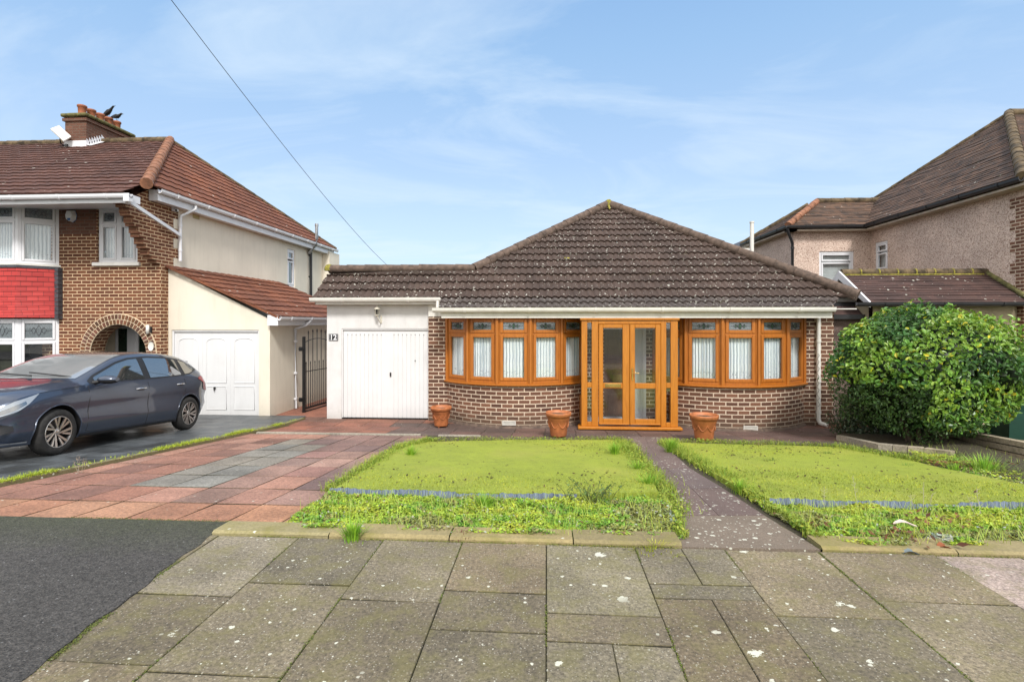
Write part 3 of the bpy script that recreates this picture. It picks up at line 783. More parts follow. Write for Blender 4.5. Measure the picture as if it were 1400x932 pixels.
def deadleaf(px,py,L,W,c,label,lift=.06):
    mb=MB(); o=G(px,py,lift); rows=[]
    for i in range(9):
        t=i/8; w=W*math.sin(math.pi*min(1,t*.92+.04))**.7*(1+.18*math.sin(i*2.7)); zz=.018*math.sin(t*math.pi*1.4)
        rows.append([o+Vector(((t-.5)*L,-w*.5,zz+.01)),o+Vector(((t-.5)*L,0,zz)),o+Vector(((t-.5)*L,w*.5,zz+.012))])
    mb.grid(rows,c=c); tag(mb.build('dead_leaf',M['weed'],loc=o),label,'leaf')
deadleaf(1238,717,.17,.06,(.75,.62,.56),'large pale pinkish leaf lying on the right weed bed',.10)
deadleaf(1292,749,.10,.075,(.36,.12,.05),'orange brown curled leaf on the edge of the pavement',.02)
deadleaf(1248,757,.13,.05,(.20,.24,.25),'bluish grey flat leaf in the joint near the pinkish slab',.0)
# dead stalks
def stalks(px,py,hts,label,c=(.55,.5,.38)):
    mb=MB(); o=G(px,py)
    for dx,h,le in hts:
        b=o+Vector((dx,random.uniform(-.03,.03),0)); t=b+Vector((le,0,h)); mb.tube([b,b.lerp(t,.5)+Vector((le*.1,0,0)),t],[.0025,.002,.001],5,c=c)
        for k in range(7):
            q=b.lerp(t,.55+.06*k); e=q+Vector((random.uniform(-.03,.03),random.uniform(-.02,.02),random.uniform(.01,.03))); mb.tube([q,e],.0012,4,c=c)
    tag(mb.build('dead_stalk',M['weed'],loc=o),label,'dried plant','dried weed stalks')
stalks(108,646,[(0,.2,.01),(.02,.17,.03),(-.02,.18,-.03),(.03,.14,.06),(-.03,.13,-.05)],'dried brown weed standing on the driveway kerb beside the car',(.40,.33,.26))
stalks(1127,702,[(0,.24,.0)],'single pale dried stalk at the left end of the right weed bed')
stalks(1260,705,[(0,.30,.01),(.05,.2,.06),(-.06,.2,-.05)],'tallest dried stalks standing in the middle of the right weed bed')
stalks(1172,700,[(0,.34,-.05)],'thin dried stalk leaning left over the right lawn edge')
stalks(1345,712,[(0,.28,-.05),(-.05,.22,-.09)],'pair of leaning dried stalks towards the far end of the right weed bed')
mb=MB(); o=G(812,690)
for k in range(26):
    a=random.uniform(0,6.28); L=random.uniform(.12,.3); p=o+Vector((random.gauss(0,.09),random.gauss(0,.03),.02)); e=p+Vector((math.cos(a)*L*.6,math.sin(a)*.08,L*.75))
    mb.tube([p,p.lerp(e,.5)+Vector((0,0,.02)),e],.002,4,c=(.10,.10,.05))
    for j in range(9):
        q=p.lerp(e,.3+.75*j/9); leafquad(mb,q+Vector((random.gauss(0,.012),random.gauss(0,.012),random.gauss(0,.012))),.035,.014,Vector((random.gauss(0,1),random.gauss(0,1),1)).normalized(),col((.13,.20,.06),.3))
tag(mb.build('small_shrub',M['weed'],loc=o),'small wiry dark green shrub over the end of the left edging strip','shrub')

# ================================================================== BUSH
def bush():
    Yc=9.35; X0=PX(1268,Yc); C=Vector((X0,Yc,.42+ZF+.68)); zt=PZ(1268,424,Yc-.3); zb=gz(Yc)+.05
    cz=(zt+zb)/2+.05; rz=(zt-zb)/2; rx=(PX(1396,Yc)-PX(1138,Yc))/2*.93; X0=PX(1267,Yc); ry=1.15
    C=Vector((X0,Yc,cz))
    root=thing('leafy_bush','large rounded evergreen bush with broad glossy green and yellow leaves','bush',(X0,Yc,gz(Yc)))
    mb=MB()
    lumps=[]
    for _ in range(46):
        a=random.uniform(0,2*math.pi); e=random.uniform(-.7,1.3)
        d=Vector((math.cos(a)*math.cos(e),math.sin(a)*math.cos(e),math.sin(e)))
        lumps.append((d,random.uniform(.2,.4)))
    def surf(d):
        r=.98+.12*noise.noise(d*2.2)+.13*noise.noise(d*4.5+Vector((3,1,2)))+.05*noise.noise(d*11)
        for ld,s in lumps:
            k=d.dot(ld)
            if k>.93: r+=.10*s*(k-.93)/.07*2
        return r
    n=0
    while n<20000:
        d=Vector((random.gauss(0,1),random.gauss(0,1),random.gauss(0,1))).normalized()
        if d.y>.75 and random.random()<.6: continue
        r=surf(d)*(1-abs(random.gauss(0,.085)) if random.random()<.62 else random.uniform(.35,.92))
        lift=1.0 if d.z>-.1 else .93
        # squarer profile, undercut on the right
        sx=abs(d.x)**.9*(1 if d.x>0 else -1); szz=abs(d.z)**.92*(1 if d.z>0 else -1)
        p=C+Vector((sx*rx*r*lift,d.y*ry*r,szz*rz*r))
        if p.z<gz(p.y)+.02: continue
        if sx>.45 and p.z<C.z-.36-(.95-sx)*.8: continue
        n+=1
        nr=(Vector((d.x/rx,d.y/ry,d.z/rz)).normalized()*.9+Vector((random.gauss(0,.55),random.gauss(0,.55),random.gauss(0,.4)+.45))).normalized()
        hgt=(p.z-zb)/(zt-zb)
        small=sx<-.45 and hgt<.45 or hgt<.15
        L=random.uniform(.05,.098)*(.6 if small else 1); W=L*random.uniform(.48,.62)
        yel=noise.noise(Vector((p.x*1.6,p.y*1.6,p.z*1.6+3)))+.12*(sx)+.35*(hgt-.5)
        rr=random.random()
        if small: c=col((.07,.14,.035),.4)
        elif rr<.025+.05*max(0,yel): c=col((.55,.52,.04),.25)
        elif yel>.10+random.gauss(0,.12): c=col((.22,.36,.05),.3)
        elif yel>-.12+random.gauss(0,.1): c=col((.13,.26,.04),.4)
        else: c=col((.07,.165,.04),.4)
        a=random.uniform(0,2*math.pi); t=nr.orthogonal().normalized(); t=Matrix.Rotation(a,3,nr)@t
        t=(t+Vector((0,0,-.35))).normalized(); s=nr.cross(t).normalized(); nr2=t.cross(s)
        droop=nr2*(-.18*L) if nr2.z>0 else nr2*(.18*L)
        base=p-t*L*.5; tip=p+t*L*.5+droop
        for sg in (-1,1):
            q1=p-t*L*.22+s*sg*W*.42-droop*.5; q2=p+t*L*.18+s*sg*W*.45-droop*.4
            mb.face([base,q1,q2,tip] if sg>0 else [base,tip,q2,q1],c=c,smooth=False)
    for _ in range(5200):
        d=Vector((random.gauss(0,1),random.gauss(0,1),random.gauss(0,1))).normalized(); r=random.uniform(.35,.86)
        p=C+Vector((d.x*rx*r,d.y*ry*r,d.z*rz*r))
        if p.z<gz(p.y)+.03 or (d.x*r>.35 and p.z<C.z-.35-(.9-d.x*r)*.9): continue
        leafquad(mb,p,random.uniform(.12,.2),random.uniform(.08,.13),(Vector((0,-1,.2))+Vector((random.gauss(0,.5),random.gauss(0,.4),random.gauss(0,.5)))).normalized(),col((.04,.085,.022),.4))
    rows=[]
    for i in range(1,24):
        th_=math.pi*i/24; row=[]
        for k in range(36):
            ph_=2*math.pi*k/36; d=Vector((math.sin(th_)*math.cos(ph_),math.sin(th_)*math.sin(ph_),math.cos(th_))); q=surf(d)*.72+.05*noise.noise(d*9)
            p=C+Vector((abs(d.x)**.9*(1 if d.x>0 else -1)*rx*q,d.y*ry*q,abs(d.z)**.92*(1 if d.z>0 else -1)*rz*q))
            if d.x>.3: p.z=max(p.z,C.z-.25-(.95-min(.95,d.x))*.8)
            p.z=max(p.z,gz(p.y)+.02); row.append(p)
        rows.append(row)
    mb.grid(rows,closed=True,c=(.012,.026,.008))  # near-black core shell, coloured to read as shade in the leaf gaps
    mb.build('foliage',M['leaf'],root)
    st=MB()
    for k in range(9):
        a=random.uniform(0,6.28); b=Vector((X0+.25*math.cos(a)-.1,Yc+.2*math.sin(a),gz(Yc)-.02)); e=C+Vector((math.cos(a)*rx*.7,math.sin(a)*ry*.6,random.uniform(0,.5)))
        m_=b.lerp(e,.4)+Vector((0,0,.15)); st.tube([b,m_,e],[.035,.022,.008],7)
        for j in range(4):
            q=m_.lerp(e,j/4); st.tube([q,q+Vector((random.gauss(0,.3),random.gauss(0,.3),random.uniform(0,.4)))],[.01,.004],5)
    st.build('stem',M['bark'],root)
bush()
# low creeping shrub under the bush
mb=MB(); o=G(1198,600)
for _ in range(13000):
    d=Vector((random.gauss(0,1),random.gauss(0,1),abs(random.gauss(0,1)))).normalized(); r=random.uniform(.6,1)*(1+.2*noise.noise(d*3))
    p=Vector((o.x+.15+d.x*.85*r+.1,o.y+.35+d.y*.35*r,gz(o.y)+.02+d.z*(.62+(.55 if d.x<-.2 else 0))*r))
    leafquad(mb,p,random.uniform(.035,.07),random.uniform(.018,.03),(d+Vector((random.gauss(0,.5),random.gauss(0,.5),random.gauss(0,.5)))).normalized(),col((.045,.075,.032),.5))
tag(mb.build('small_leaved_shrub',M['leaf'],loc=o),'low dark small-leaved shrub under the left side of the big bush','shrub')

# low walls right
mb=MB()
def blockrow(a,b,h,w,z_off,n,tint,mb,j=.01):
    a=Vector(a); b=Vector(b); d=(b-a); L=d.length; d.normalize(); s=Vector((-d.y,d.x,0)).normalized()*w
    for i in range(n):
        p=a.lerp(b,i/n)+d*.004; q=a.lerp(b,(i+1)/n)-d*.004; jj=random.uniform(-j,j)
        z0=Vector((0,0,z_off)); z1=Vector((0,0,z_off+h-.006))
        o1=s*(jj*.5)
        mb_pts=[p+o1,q+o1,q+s+o1,p+s+o1]; c=slabtint(tint,.15)
        up=[v+z1 for v in mb_pts]; lo=[v+z0 for v in mb_pts]
        mb.face(up,c=c)
        for k in range(4): mb.face([lo[k],lo[(k+1)%4],up[(k+1)%4],up[k]],c=c)
w1=G(1143,601); w2=G(1200,614); w3=G(1262,620); w4=G(1300,625)
for a,b,n in ((w1,w2,3),(w2,w3,3),(w3,w4,2)): blockrow(a,b,.12,.12,-.03,n,(.33,.29,.22),mb)
tag(mb.build('low_border_wall',M['oldwall']),'ankle high line of weathered blocks around the bush bed','garden wall')
mb=MB(); a=G(1296,604); b=G(1400,628); c_=a+(b-a)*2.1
c_.z=gz(c_.y)
for k,(h) in enumerate((.10,.10,.09)):
    blockrow(a,c_,h-.012,.14,-.03+sum((.10,.10,.09)[:k]),5,(.40,.32,.22),mb,.03)
tag(mb.build('low_block_wall',M['oldwall']),'low retaining wall of three weathered courses beside the green bin','garden wall')
# earth bank between
mb=MB(); e=[G(1150,600),G(1262,620),G(1300,625),G(1345,652),G(1420,662)]
top=[G(1150,590,.05),G(1262,590,.1),G(1305,598,.1),G(1400,628,.05),G(1480,650,.05)]
rows=[e,[p.lerp(q,.5)+Vector((0,0,.05)) for p,q in zip(e,top)],top]
mb.grid(rows); struct(mb.build('flower_bed_soil',M['soil']),'dark leaf-strewn soil bank under the bush','soil')
# green bin
Yb=9.9; xb=PX(1378,Yb)
root=thing('wheelie_bin','dark green plastic wheelie bin half hidden behind the bush','bin',(xb+.25,Yb+.2,gz(Yb)))
mb=MB(); zt=gz(Yb)+.98; zb=gz(Yb)+.03
rows=[[Vector((xb+.25+sx*w,Yb+.25+sy*w2_,z)) for sx,sy in ((-1,-1),(1,-1),(1,1),(-1,1))] for w,w2_,z in ((.22,.24,zb),(.23,.26,zb+.5),(.28,.33,zt-.06),(.30,.35,zt-.05),(.30,.35,zt))]
mb.grid(rows,closed=True,smooth=False); mb.face(rows[0]); mb.build('bin_body',M['green_plastic'],root)
mb=MB(); mb.bbox((xb-.07,Yb-.12,zt+.003),(xb+.57,Yb+.62,zt+.06),.02); mb.tube([(xb+.0,Yb+.66,zt+.02),(xb+.5,Yb+.66,zt+.02)],.015); mb.build('lid',M['green_plastic'],root)
for sx in (0,.5):
    mb=MB(); Mx=Matrix.Translation((xb+sx,Yb+.52,gz(Yb)+.1))@Matrix.Rotation(math.pi/2,4,'Y'); mb.lathe([(0,-.03),(.1,-.03),(.1,.03),(0,.03)],16,M=Mx); mb.build('wheel',M['black_plastic'],root)
# ================================================================== BUILDING HELPERS
def PYX(px,X):
    a=(px-700)/F; return (X*CP+a*X*SP)/(a*CP-SP)
def ZX(px,py,X):
    Y=PYX(px,X); zc=-X*SP+Y*CP; return EYE-(py-440)/F*zc
def wall(mb,O,U,W,z0,z1,holes=(),m=0,reveal=.1,u0=0.):
    O=Vector((O[0],O[1],0)); U=Vector((U[0],U[1],0)).normalized(); inn=Vector((-U.y,U.x,0))
    us=sorted({0,W,*[h[0] for h in holes],*[h[1] for h in holes]}); zs=sorted({z0,z1,*[h[2] for h in holes],*[h[3] for h in holes]})
    for a,b in zip(us[:-1],us[1:]):
        for c,d in zip(zs[:-1],zs[1:]):
            if any(a>=h[0]-1e-6 and b<=h[1]+1e-6 and c>=h[2]-1e-6 and d<=h[3]+1e-6 for h in holes): continue
            q=[O+U*a,O+U*b,O+U*b,O+U*a]; z=[c,c,d,d]
            mb.face([(p.x,p.y,zz) for p,zz in zip(q,z)],m,uv=[(a+u0,c),(b+u0,c),(b+u0,d),(a+u0,d)])
    for a,b,c,d in [h[:4] for h in holes]:
        for (ua,za),(ub,zb_) in (((a,c),(b,c)),((b,c),(b,d)),((b,d),(a,d)),((a,d),(a,c))):
            p=O+U*ua; q=O+U*ub
            mb.face([(p.x,p.y,za),(q.x,q.y,zb_),(q.x+inn.x*reveal,q.y+inn.y*reveal,zb_),(p.x+inn.x*reveal,p.y+inn.y*reveal,za)],m)
def tile_slope(mb,O,U,S,n,g,rng,per=.24,amp=.014,lift=.028,m=0,smax=None,v0=0.,jit=.002):
    O=Vector(O);U=Vector(U).normalized();S=Vector(S).normalized();N=U.cross(S).normalized()
    def wv(u):
        if amp==0: return 0
        t=(u/per)%1.0
        return amp*(math.sin(2*math.pi*t)+.35*math.sin(4*math.pi*t+.6))
    for i in range(n):
        s0=i*g; s1=(i+1)*g
        if smax and s1>smax: s1=smax
        ov=.02 if i<n-1 else 0
        a0,b0=rng(s0); a1,b1=rng(s1)
        lo,hi=min(a0,a1),max(b0,b1)
        if hi-lo<.02: continue
        step=per/6 if amp else .6
        k0=math.floor(lo/step); k1=math.ceil(hi/step)
        us=[k*step for k in range(k0,k1+1)]
        jb=random.uniform(-jit,jit)
        rows=[[],[],[]]; uvr=[[],[],[]]
        for u in us:
            ub=min(max(u,a0),b0); ut=min(max(u,a1),b1)
            jj=jb+jit*noise.noise(Vector((u*1.7,i*3.3,0)))*3
            sb=s0-jit*2*noise.noise(Vector((math.floor(u/.3)*1.0,i*2.1,4)))*2
            rows[0].append(O+U*ub+S*(sb+.004)+N*(-.004)); rows[1].append(O+U*ub+S*sb+N*(lift+wv(ub)+jj)); rows[2].append(O+U*ut+S*(s1+ov)+N*(.002+wv(ut)+jj))
            uvr[0].append((ub,s0+.002+v0)); uvr[1].append((ub,s0+.002+v0)); uvr[2].append((ut,s1-.002+v0))
        mb.grid(rows[:2],m,uvs=uvr[:2],smooth=False); mb.grid(rows[1:],m,uvs=uvr[1:],smooth=bool(amp))
def ridge(mb,p0,p1,r=.11,L=.36,m=0,up=.02):
    p0=Vector(p0);p1=Vector(p1);d=p1-p0;T=d.length;n=max(1,int(T/L));d.normalize()
    for i in range(n):
        a=p0+d*(T*i/n); b=p0+d*(T*(i+1)/n+.03); o=Vector((0,0,up+random.uniform(-.004,.004)))
        mb.tube([a+o,b+o],[r*1.08,r*.96],10,m)
def extr(mb,prof,p0,p1,out,m=0,cap=True):
    p0=Vector(p0);p1=Vector(p1);out=Vector(out).normalized()
    rows=[[p+out*a+Vector((0,0,b)) for a,b in prof] for p in (p0,p1)]
    mb.grid(rows,m,closed=True,smooth=False)
    if cap: mb.face(rows[0],m); mb.face(rows[1][::-1],m)
GUT=[(.0,.0),(.0,-.05),(.02,-.085),(.06,-.10),(.10,-.085),(.12,-.05),(.125,.0),(.13,.006),(.11,.006),(.105,-.045),(.06,-.085),(.02,-.045),(.015,0)]
def gutter(mb,p0,p1,out,k=1.,br=1.0):
    extr(mb,[(a*k,b*k) for a,b in GUT],p0,p1,out)
    p0=Vector(p0);p1=Vector(p1);L=(p1-p0).length;n=max(1,int(L/br)); o=Vector(out).normalized()
    big=[(a*k*1.09-.004,b*k*1.09) for a,b in ((-.005,-.02),(.0,-.05),(.02,-.085),(.06,-.105),(.105,-.085),(.127,-.05),(.132,.003))]+[(-.004,.003)]
    for i in range(n):
        c=p0.lerp(p1,(i+.5)/n); d=(p1-p0).normalized()*.025
        extr(mb,big,c-d,c+d,out)
def emit_win(f,panes,Mx,W,H,cells,fw=.06,sash=.05,dep=.07,proud=.014):
    # outer frame
    for a,b in (((0,0,0),(fw,dep,H)),((W-fw,0,0),(W,dep,H)),((fw,0.001,0),(W-fw,dep,fw)),((fw,.001,H-fw),(W-fw,dep,H))):
        f.bbox(a,b,.006,M=Mx)
    for (x0,x1,z0,z1) in cells:
        ov=.012
        a0,a1,b0,b1=x0-ov,x1+ov,z0-ov,z1+ov
        for a,b in (((a0,-proud,b0),(a0+sash,.045,b1)),((a1-sash,-proud,b0),(a1,.045,b1)),((a0+sash,-proud+.001,b0),(a1-sash,.045,b0+sash)),((a0+sash,-proud+.001,b1-sash),(a1-sash,.045,b1))):
            f.bbox(a,b,.009,M=Mx)
        g=(a0+sash,a1-sash,b0+sash,b1-sash); panes.append((Mx,g))
def bars(f,Mx,items,dep=.07):
    for x0,x1,z0,z1 in items: f.bbox((x0,.002,z0),(x1,dep-.002,z1),.005,M=Mx)
def pane_obj(Mx,g,par,mat_,y=.022):
    mb=MB(); mb.box((g[0]-.004,y,g[2]-.004),(g[1]+.004,y+.004,g[3]+.004),M=Mx); return mb.build('pane',mat_,par)
def motif(mb,Mx,g,y=.016,big=False):
    cx=(g[0]+g[1])/2; cz=(g[2]+g[3])/2; w=(g[1]-g[0]); h=(g[3]-g[2])
    def line(a,b,r=.003): mb.tube([Mx@Vector((a[0],y,a[1])),Mx@Vector((b[0],y,b[1]))],r,4,cap=False)
    s=w*.16
    for k in (-1,0,1):
        c=cx+k*s*1.15; hh=h*(.36 if k==0 else .22); ww=s*(.75 if k==0 else .6)
        q=[(c-ww,cz),(c,cz+hh),(c+ww,cz),(c,cz-hh)]
        for i in range(4): line(q[i],q[(i+1)%4],.0045)
    line((g[0],cz),(cx-s*1.7,cz)); line((cx+s*1.7,cz),(g[1],cz))
def curtain(mb,Mx,x0,x1,z0,z1,y=.085,amp=.018,per=.05,ph=0.):
    n=max(8,int((x1-x0)/.006)); rows=[];uv=[]
    for zz in (z0,z0+(z1-z0)*.5,z1):
        r=[];u_=[]
        for i in range(n+1):
            x=x0+(x1-x0)*i/n; k=.7+.5*noise.noise(Vector((x*4+ph,zz,ph)))
            r.append(Mx@Vector((x,y+amp*k*math.sin(2*math.pi*x/per+1.5*noise.noise(Vector((x*9,ph,0)))),zz))); u_.append((x+ph,zz-z0))
        rows.append(r);uv.append(u_)
    mb.grid(rows,uvs=uv)
def frame_mx(o,ang): return Matrix.Translation(o)@Matrix.Rotation(ang,4,'Z')
def downpipe(mb,pts,r=.034,clips=()):
    mb.tube(pts,r,10)
    for c in clips: mb.tube([Vector(c)-Vector((0,0,.02)),Vector(c)+Vector((0,0,.02))],r*1.25,10)

# ================================================================== BUNGALOW
YW=11.6; YG=11.7
bung=thing('bungalow','brick bungalow with bow windows, golden oak porch and white attached garage','bungalow',(1.6,11.5,ZF))
XGL=PX(447,YG); XGR=PX(587,YG); XR=PX(1140,YW)
zs_=1.71
# garage wall
mb=MB(); dx0=PX(467,YG); dzt=PZ(527,449,YG)
wall(mb,(XGL,YG),(1,0),XGR-XGL,ZF-.05,2.02,[(dx0-XGL,XGR-XGL-.001,ZF-.05,dzt)],reveal=.12)
wall(mb,(XGL,17.5),(0,-1),17.5-YG,ZF-.05,2.3)
mb.build('garage_wall',M['render_white'],bung)
# garage door
mb=MB(); W=XGR-.04-dx0-.03; x0=dx0+.03; zb=ZF+.03; zt=dzt-.05; yd=YG+.045
prof=[]; npan=20; pw=W/npan; xs_=[x0]
for i in range(1,npan):
    if i in (10,11) : continue
    xs_.append(x0+i*pw)
pts=[(x0,0)]
for xx in xs_[1:]: pts+= [(xx-.009,0),(xx-.005,.014),(xx+.005,.014),(xx+.009,0)]
pts.append((x0+W,0))
zg=zt-.10
for z0_,z1_,flat in ((zb,zg,False),(zg,zt,True)):
    rows=[[Vector((x,yd+(0 if flat else d),z)) for x,d in pts] for z in (z0_,z1_)]
    mb.grid(rows,smooth=False)
for xx in xs_[1:]: mb.face([(xx-.009,yd,zg),(xx+.009,yd,zg),(xx+.005,yd+.014,zg),(xx-.005,yd+.014,zg)])
gd=mb.build('garage_door',M['door_white'],bung)
mb=MB(); mb.bbox((dx0,YG+.01,ZF),(x0-.004,YG+.09,dzt-.001),.006); mb.bbox((XGR-.035,YG+.01,ZF),(XGR-.002,YG+.09,dzt-.001),.006); mb.bbox((x0-.003,YG+.012,zt+.012),(XGR-.036,YG+.09,dzt-.002),.006)
mb.build('door_frame',M['door_white'],gd)
mb=MB(); hx=PX(533.5,YG); hz=PZ(533.5,512,YG)
mb.bbox((hx-.014,yd-.03,hz-.05),(hx+.014,yd-.002,hz+.05),.008); mb.bbox((hx-.01,yd-.055,hz-.015),(hx+.01,yd-.03,hz+.045),.006)
mb.build('handle',M['black'],gd)
mb=MB(); hx=PX(567,YG); hz=PZ(567,493,YG); mb.lathe([(0,-.012),(.011,-.012),(.013,0),(.013,.01)],12,M=Matrix.Translation((hx,yd-.005,hz))@Matrix.Rotation(math.pi/2,4,'X')); mb.build('lock',M['black'],gd)
mb=MB()
for xx in xs_[1:]: mb.lathe([(0,0),(.009,0),(.009,.004)],8,M=Matrix.Translation((xx,yd-.001,zg+.012))@Matrix.Rotation(math.pi/2,4,'X'))
mb.build('rivet',M['lead'],gd)
mb=MB(); mb.box((dx0-.02,YG+.005,ZF-.02),(XGR,YG+.3,ZF+.028)); mb.build('threshold',M['slab_drive'],gd)
# dark interior + garage interior
mb=MB(); mb.box((XGL+.12,YG+.14,ZF-.02),(XR-.15,15.5,ZF+.0)); mb.box((XGL+.12,15.4,ZF),(XR-.15,15.5,1.72)); mb.box((XGR-.1,YG+.13,ZF),(XGR,15.4,1.72)); mb.box((XR-.3,YW+.1,ZF),(XR-.2,15.4,1.72))
mb.build('interior',M['interior'],bung)
# front brick walls
LB=(PX(702,10.87),1.52); RB=(PX(1013,10.87),1.57)
mb=MB()
wall(mb,(XGR,YW),(1,0),LB[0]-LB[1]-XGR,ZF-.05,1.75)
wall(mb,(XGR+.001,YG+.1),(0,-1),.2,ZF-.05,1.75)
mb.build('front_wall',M['brick'],bung); mb=MB()
wall(mb,(RB[0]+RB[1],YW),(1,0),XR-RB[0]-RB[1],ZF-.05,2.0)
mb.build('front_wall',M['brick'],bung)
mb=MB(); wall(mb,(XR,YW),(0,1),8.2,ZF-.05,2.1); wall(mb,(XR,YW+8.2),(-1,0),XR-XGL,ZF-.05,2.1); mb.build('side_wall',M['brick'],bung)
mb=MB(); mb.box((XR-.002,YW-.002,ZF-.03),(XGR,YW-.008,ZF+.07)) ; 
# bays
def bay(cx,hw,tag_):
    s=.73; Rr=(hw*hw+s*s)/(2*s); th=math.asin(hw/Rr); y0=YW-s
    def pt(t,off=0.): return Vector((cx+(Rr+off)*math.sin(t),y0+Rr-(Rr+off)*math.cos(t),0))
    n=36; sill=.285
    mb=MB(); rows=[];uv=[]
    for z in (ZF-.05,sill):
        rows.append([pt(-th+2*th*i/n)+Vector((0,0,z)) for i in range(n+1)]); uv.append([(Rr*(2*th*i/n)+cx,z) for i in range(n+1)])
    mb.grid(rows,uvs=uv)
    bw=mb.build('bay_wall',M['brick'],bung)
    # concrete footing
    mb=MB(); rows=[[pt(-th+2*th*i/n,.05)+Vector((0,0,ZF-.05)) for i in range(n+1)],[pt(-th+2*th*i/n,.045)+Vector((0,0,ZF+.03)) for i in range(n+1)],[pt(-th+2*th*i/n,-.01)+Vector((0,0,ZF+.055)) for i in range(n+1)]]
    mb.grid(rows); mb.build('footing',M['ridge_brown'],bw)
    f=MB(); panes=[]; tops=[]; lead=MB(); cur=MB()
    H=zs_-sill-.045; nf=5
    for k in range(nf):
        a=pt(-th+2*th*k/nf,.0); b=pt(-th+2*th*(k+1)/nf,.0); W=(b-a).length; ang=math.atan2(b.y-a.y,b.x-a.x)
        Mx=frame_mx(Vector((a.x,a.y,sill+.045)),ang)
        tz=H*.745
        f_=[]
        emit_win(f,f_,Mx,W,H,[(.075,W-.075,.07,tz-.02),(.075,W-.075,tz+.03,H-.05)],fw=.06,sash=.068)
        bars(f,Mx,[(.055,W-.055,tz-.02,tz+.03)])
        panes.append(f_[0]); tops.append(f_[1])
        curtain(cur,Mx,.05,W-.05,.06,tz,per=.055,ph=k*1.37+cx)
        cm=frame_mx(Vector((a.x,a.y,sill+.045)),ang)
        f.tube([Mx@Vector((0,-.012,0)),Mx@Vector((0,-.012,H))],.036,8)
        if k==nf-1: f.tube([Mx@Vector((W,-.012,0)),Mx@Vector((W,-.012,H))],.036,8)
    w=f.build('bay_window',M['oak_dark'],bung)
    for Mx,g in panes: pane_obj(Mx,g,w,M['glass'])
    md=MB()
    for Mx,g in tops:
        pane_obj(Mx,g,w,M['lead_glass']); motif(lead,Mx,g)
        cxx=(g[0]+g[1])/2; cz=(g[2]+g[3])/2; s2=(g[1]-g[0])*.05
        for kk,sc in ((-3.6,.8),(0,1.5),(3.6,.8)):
            q=[(cxx+kk*s2-s2*sc,cz),(cxx+kk*s2,cz-s2*sc*2),(cxx+kk*s2+s2*sc,cz),(cxx+kk*s2,cz+s2*sc*2)]
            md.face([Mx@Vector((x,.019,z)) for x,z in q])
    lead.build('lead_motif',M['lead'],w); md.build('glass_motif',M['bead'],w)
    cur.build('net_curtain',M['net'],w)
    mb=MB(); rows=[]
    for o,z in ((-.03,sill),(.055,sill-.004),(.075,sill+.012),(.075,sill+.035),(.02,sill+.048),(-.03,sill+.048)):
        rows.append([pt(-th-.01+2*(th+.01)*i/n,o)+Vector((0,0,z)) for i in range(n+1)])
    mb.grid(rows,smooth=False); mb.build('sill',M['oak_dark'],w)
    return pt,bw
ptL,bwL=bay(LB[0],LB[1],'l'); ptR,bwR=bay(RB[0],RB[1],'r')
for (px,py,bw) in ((696,578,bwL),(1026,585,bwR)):
    X=PX(px,10.87); z=PZ(px,py,10.87); mb=MB(); w=.14;h=.045
    cy=10.87
    for a,b in (((X-w,cy-.02,z-h),(X+w,cy+.03,z-h+.012)),((X-w,cy-.02,z+h-.012),(X+w,cy+.03,z+h)),((X-w,cy-.0201,z-h),(X-w+.012,cy+.03,z+h)),((X+w-.012,cy-.0201,z-h),(X+w,cy+.03,z+h))): mb.box(a,b)
    for i in range(5): mb.box((X-w+.01,cy-.014,z-h+.016+i*.014),(X+w-.01,cy+.004,z-h+.022+i*.014))
    mb.box((X-w,cy-.004,z-h),(X+w,cy+.0,z+h)); mb.build('air_vent',M['upvc_aged'],bw)
# bay damp-proof brown band is part of brick; main roof
TT=math.tan(R(37)); YE=11.45; ZE=2.13
S=Vector((0,math.cos(R(37)),math.sin(R(37)))); YA=15.19; ZA=ZE+(YA-YE)*TT; XA=PX(832,YA)
YRd=12.40; ZRd=ZE+(YRd-YE)*TT; XL0=PX(428,YE); XH=PX(648,YRd); XRc=PX(1168,YE)
LA=(YA-YE)/math.cos(R(37)); LR=(YRd-YE)/math.cos(R(37))
def rngf(s):
    l=XL0 if s<LR+.001 else XH+(XA-XH)*(s-LR)/(LA-LR)
    r=XRc+(XA-XRc)*s/LA
    return (l,max(l,r))
mb=MB(); tile_slope(mb,(0,YE,ZE),(1,0,0),S,15,.312,rngf,smax=LA,amp=.017,lift=.046,per=.15)
roof=mb.build('roof',M['roof_main'],bung)
# lower sprocket courses over the bays
YE2=10.74; ZE2=1.885; XE0=PX(600,YE2); XE1=PX(1138,YE2); XM0=PX(603,YE); XM1=PX(1150,YE)
LE=math.hypot(YE-YE2,ZE-ZE2)
mb=MB(); tile_slope(mb,(0,YE2,ZE2),(1,0,0),(0,YE-YE2,ZE-ZE2),2,LE/2,lambda s:(XE0+(XM0-XE0)*s/LE,XE1+(XM1-XE1)*s/LE),amp=.017,lift=.042,v0=.02,per=.15)
mb.build('lower_roof_courses',M['roof_ext'],roof)
